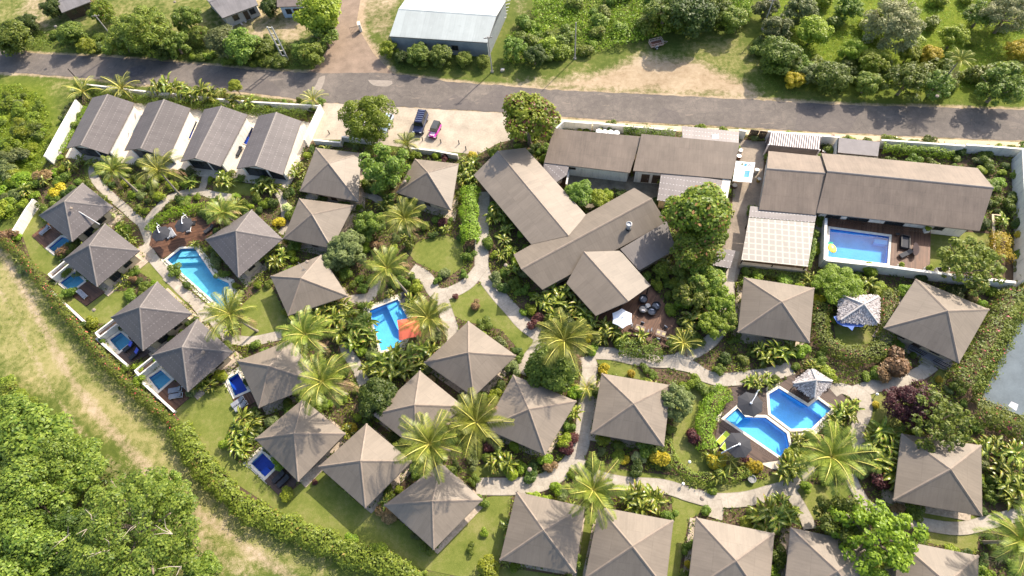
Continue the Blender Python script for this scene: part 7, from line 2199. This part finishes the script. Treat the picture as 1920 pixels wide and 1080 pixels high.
MIXES = [('mid', 'green', .34), ('dark', 'dark green', .2), ('lime', 'lime green', .12), ('bright', 'bright green', .14), ('grey', 'grey green', .07), ('flower', 'red flowered', .06), ('yellow', 'yellow', .012), ('red', 'dark red', .012), ('bronze', 'bronze', .015)]
BED = IN_COMP & ~BLOCK
# keep the planting inside what the photograph shows
_px = np.array([P(-60, 0), P(1980, 0), P(1980, 1120), P(-60, 1120)])
BED &= inside([P(-40,-20), P(1960,-20), P(1960,1130), P(-40,1130)], GXX, GYY)
iy, ix = np.nonzero(BED)
cand = np.stack([GXX[iy, ix], GYY[iy, ix]], -1); RG.shuffle(cand)
chosen = []
for p in cand:
    if len(chosen) >= 900: break
    r_ = RG.uniform(.6, 1.25)
    ok = True
    for (q, rq) in chosen:
        if abs(q[0] - p[0]) < 2 and (q[0] - p[0]) ** 2 + (q[1] - p[1]) ** 2 < ((r_ + rq) * .60) ** 2: ok = False; break
    if ok: chosen.append((p, r_))
wts = np.array([m[2] for m in MIXES]); wts /= wts.sum()
NAMES = {'mid': 'green_shrub', 'dark': 'dark_shrub', 'lime': 'lime_shrub', 'bright': 'bright_shrub', 'grey': 'grey_shrub', 'flower': 'flowering_shrub', 'yellow': 'croton', 'red': 'red_shrub', 'bronze': 'bronze_shrub'}
for p, r_ in chosen:
    m_ = MIXES[RG.choice(len(MIXES), p=wts)]
    near = LAND[int(np.argmin(((LW - p) ** 2).sum(1)))][1]
    lab = f"{m_[1]} shrub in the planting beside {near}"
    if RG.random() < .13:
        paddle((p[0], p[1]), r_ * 1.25, f"strap leaf clump in the planting beside {near}", f"strap leaf clumps beside {near}", world=True)
    else:
        shrub(p[0], p[1], r_, m_[0], lab, f"{m_[1]} shrubs beside {near}", NAMES[m_[0]], 'shrub', RG.uniform(.8, 1.25))

def scrub(region_px, n, mats, label, group, rr, name='scrub_bush'):
    q_ = PP(region_px); a_ = np.array(q_); k_ = 0; tr = 0
    while k_ < n and tr < n * 40:
        tr += 1
        x, y = RG.uniform(a_[:, 0].min(), a_[:, 0].max()), RG.uniform(a_[:, 1].min(), a_[:, 1].max())
        if not inside(q_, np.array([x]), np.array([y]))[0] or is_blocked([x], [y])[0]: continue
        m_ = mats[int(RG.integers(len(mats)))]
        shrub(x, y, RG.uniform(*rr), m_, label.replace('COL', {'lime': 'lime green', 'mid': 'green', 'bright': 'bright green', 'hedge': 'yellow green', 'wood': 'leafy green', 'lime2': 'light green', 'dark': 'dark green', 'grey': 'grey green'}[m_]), f"{m_} {group}", name, 'bush', RG.uniform(.7, 1.1)); k_ += 1
scrub([(955,70),(1010,30),(1060,-10),(1230,-10),(1400,10),(1400,46),(1330,56),(1250,62),(1195,84),(1090,102),(1000,118),(950,118)], 55, ['lime2','hedge','mid','bright','lime'], "COL scrubby bush in the weeds between warehouse and trailer", 'bushes in the weeds', (1.0, 2.2))
scrub([(1420,20),(1920,-10),(1925,165),(1780,165),(1600,158),(1480,150),(1425,120)], 34, ['lime2','hedge','lime','wood','lime'], "COL scrubby bush in the top right field", 'bushes in the top right field', (.9, 2.2))
scrub([(1420,100),(1480,118),(1560,125),(1700,128),(1925,130),(1925,168),(1780,166),(1600,160),(1480,152),(1425,125)], 40, ['lime2','hedge','wood','mid','bright'], "COL bush in the belt along the far right road verge", 'bushes along the far right road verge', (1.1, 2.3))
scrub([(0,62),(200,64),(330,66),(470,80),(590,100),(596,115),(560,128),(480,124),(320,108),(200,100),(0,90)], 45, ['mid','hedge','wood','dark','lime2'], "COL bush in the roadside growth at the top left", 'bushes in the top left roadside growth', (.9, 1.9))
scrub([(0,172),(60,175),(90,195),(98,240),(80,300),(55,355),(30,410),(0,430)], 36, ['lime2','mid','bright','grey','lime'], "COL bush among the weeds at the left edge", 'bushes in the left edge weeds', (.9, 2.0))
scrub([(0,705),(60,740),(140,800),(210,850),(120,900),(0,830)], 16, ['wood','lime2','hedge'], "COL bush at the upper edge of the bottom left wood", 'bushes edging the bottom left wood', (.8, 1.8))

# ---- stuff: ground cover and weeds ---------------------------------------------------
def fbm(x, y, s=1.0):
    v = 0
    for k, (a, b, ph) in enumerate(((.7, .3, 1), (1.3, -.9, 2.1), (2.9, 1.7, .4), (-1.9, 3.7, 3.3), (5.1, -4.3, 1.9))):
        v = v + np.sin(x * a * s + y * b * s + ph) * np.cos(y * a * s * .8 - x * b * s + ph * 2) / (k + 1)
    return v
def stuff(name, label, region, per, size, hmax, mat, asp=.5, jitter=.7, scale=.5, up=1.0):
    iy, ix = np.nonzero(region)
    n = int(len(iy) * GS * GS * per)
    k = RG.integers(0, len(iy), n)
    x = GXX[iy[k], ix[k]] + RG.uniform(-GS / 2, GS / 2, n); y = GYY[iy[k], ix[k]] + RG.uniform(-GS / 2, GS / 2, n)
    hgt = hmax * np.clip(.45 + .4 * fbm(x, y, scale), .05, 1)
    keep = RG.random(n) < np.clip(.35 + hgt / hmax, 0, 1)
    x, y, hgt = x[keep], y[keep], hgt[keep]
    z = hgt * RG.uniform(.55, 1.05, len(x)) + .03
    C = np.stack([x, y, z], -1)
    e = .3
    gxn = -(fbm(x + e, y, scale) - fbm(x - e, y, scale)) * hmax * .6; gyn = -(fbm(x, y + e, scale) - fbm(x, y - e, scale)) * hmax * .6
    V = leaf_quads(C, np.stack([gxn, gyn, np.full(len(x), up)], -1), size, asp, jitter=jitter)
    me = mesh_quads(name, V, LM[mat])
    o = bpy.data.objects.new(name, me); link(o); props(o, label, kind='stuff')
    return o
stuff('ground_cover', "low mixed ground cover filling the planted beds", BED, 26, .3, .6, 'mid', scale=.9)
stuff('ground_cover', "brighter patches of low ground cover in the planted beds", BED & (fbm(GXX, GYY, .5) > .15), 20, .3, .75, 'lime', scale=1.3, asp=.4)
OUT = ~IN_COMP & ~BLOCK
def reg(px): return inside(PP(px), GXX, GYY) & OUT
stuff('weeds', "tall weeds on the vacant lot at the left edge", reg([(-120,170),(40,160),(85,185),(102,240),(85,300),(60,355),(35,415),(-120,430)]), 26, .42, 1.1, 'bright', asp=.35)
stuff('undergrowth', "undergrowth between the road and the top left yards", reg([(-60,62),(60,60),(210,66),(330,66),(470,72),(590,84),(596,112),(560,128),(480,122),(320,108),(200,99),(0,88),(-60,84)]), 16, .40, .9, 'mid', asp=.35)
stuff('weeds', "creeper covered weeds between the warehouse and the verge", reg([(948,66),(1000,60),(1000,10),(1060,-30),(1410,-30),(1405,48),(1330,58),(1250,64),(1195,86),(1090,104),(1000,122),(945,122)]), 26, .42, 1.7, 'bright', asp=.5, scale=.35)
stuff('field_grass', "long bright grass of the top right field", reg([(1440,-30),(1990,-30),(1990,178),(1780,168),(1600,160),(1480,150),(1440,110)]), 20, .36, .9, 'bright', asp=.2, scale=.25)
stuff('undergrowth', "undergrowth below the bottom left trees", reg([(-80,720),(60,760),(150,830),(240,880),(320,950),(420,1080),(460,1130),(-80,1130)]), 10, .4, .7, 'dark', asp=.45)
stuff('verge_grass', "rough grass along the warehouse front", reg([(688,66),(735,90),(915,116),(1000,124),(985,138),(830,138),(745,130),(705,100)]), 14, .3, .45, 'mid', asp=.25)
stuff('meadow_grass', "patchy meadow grass beside the dirt track", reg([(-80,440),(30,500),(120,600),(60,700),(130,800),(60,760),(-80,740)]), 5, .26, .22, 'hedge', asp=.25)
stuff('verge_grass', "grass on the far road verge below the right trees", reg([(1420,110),(1500,160),(1700,178),(1980,185),(1980,198),(1700,192),(1500,182),(1430,168)]), 9, .26, .3, 'mid', asp=.25)
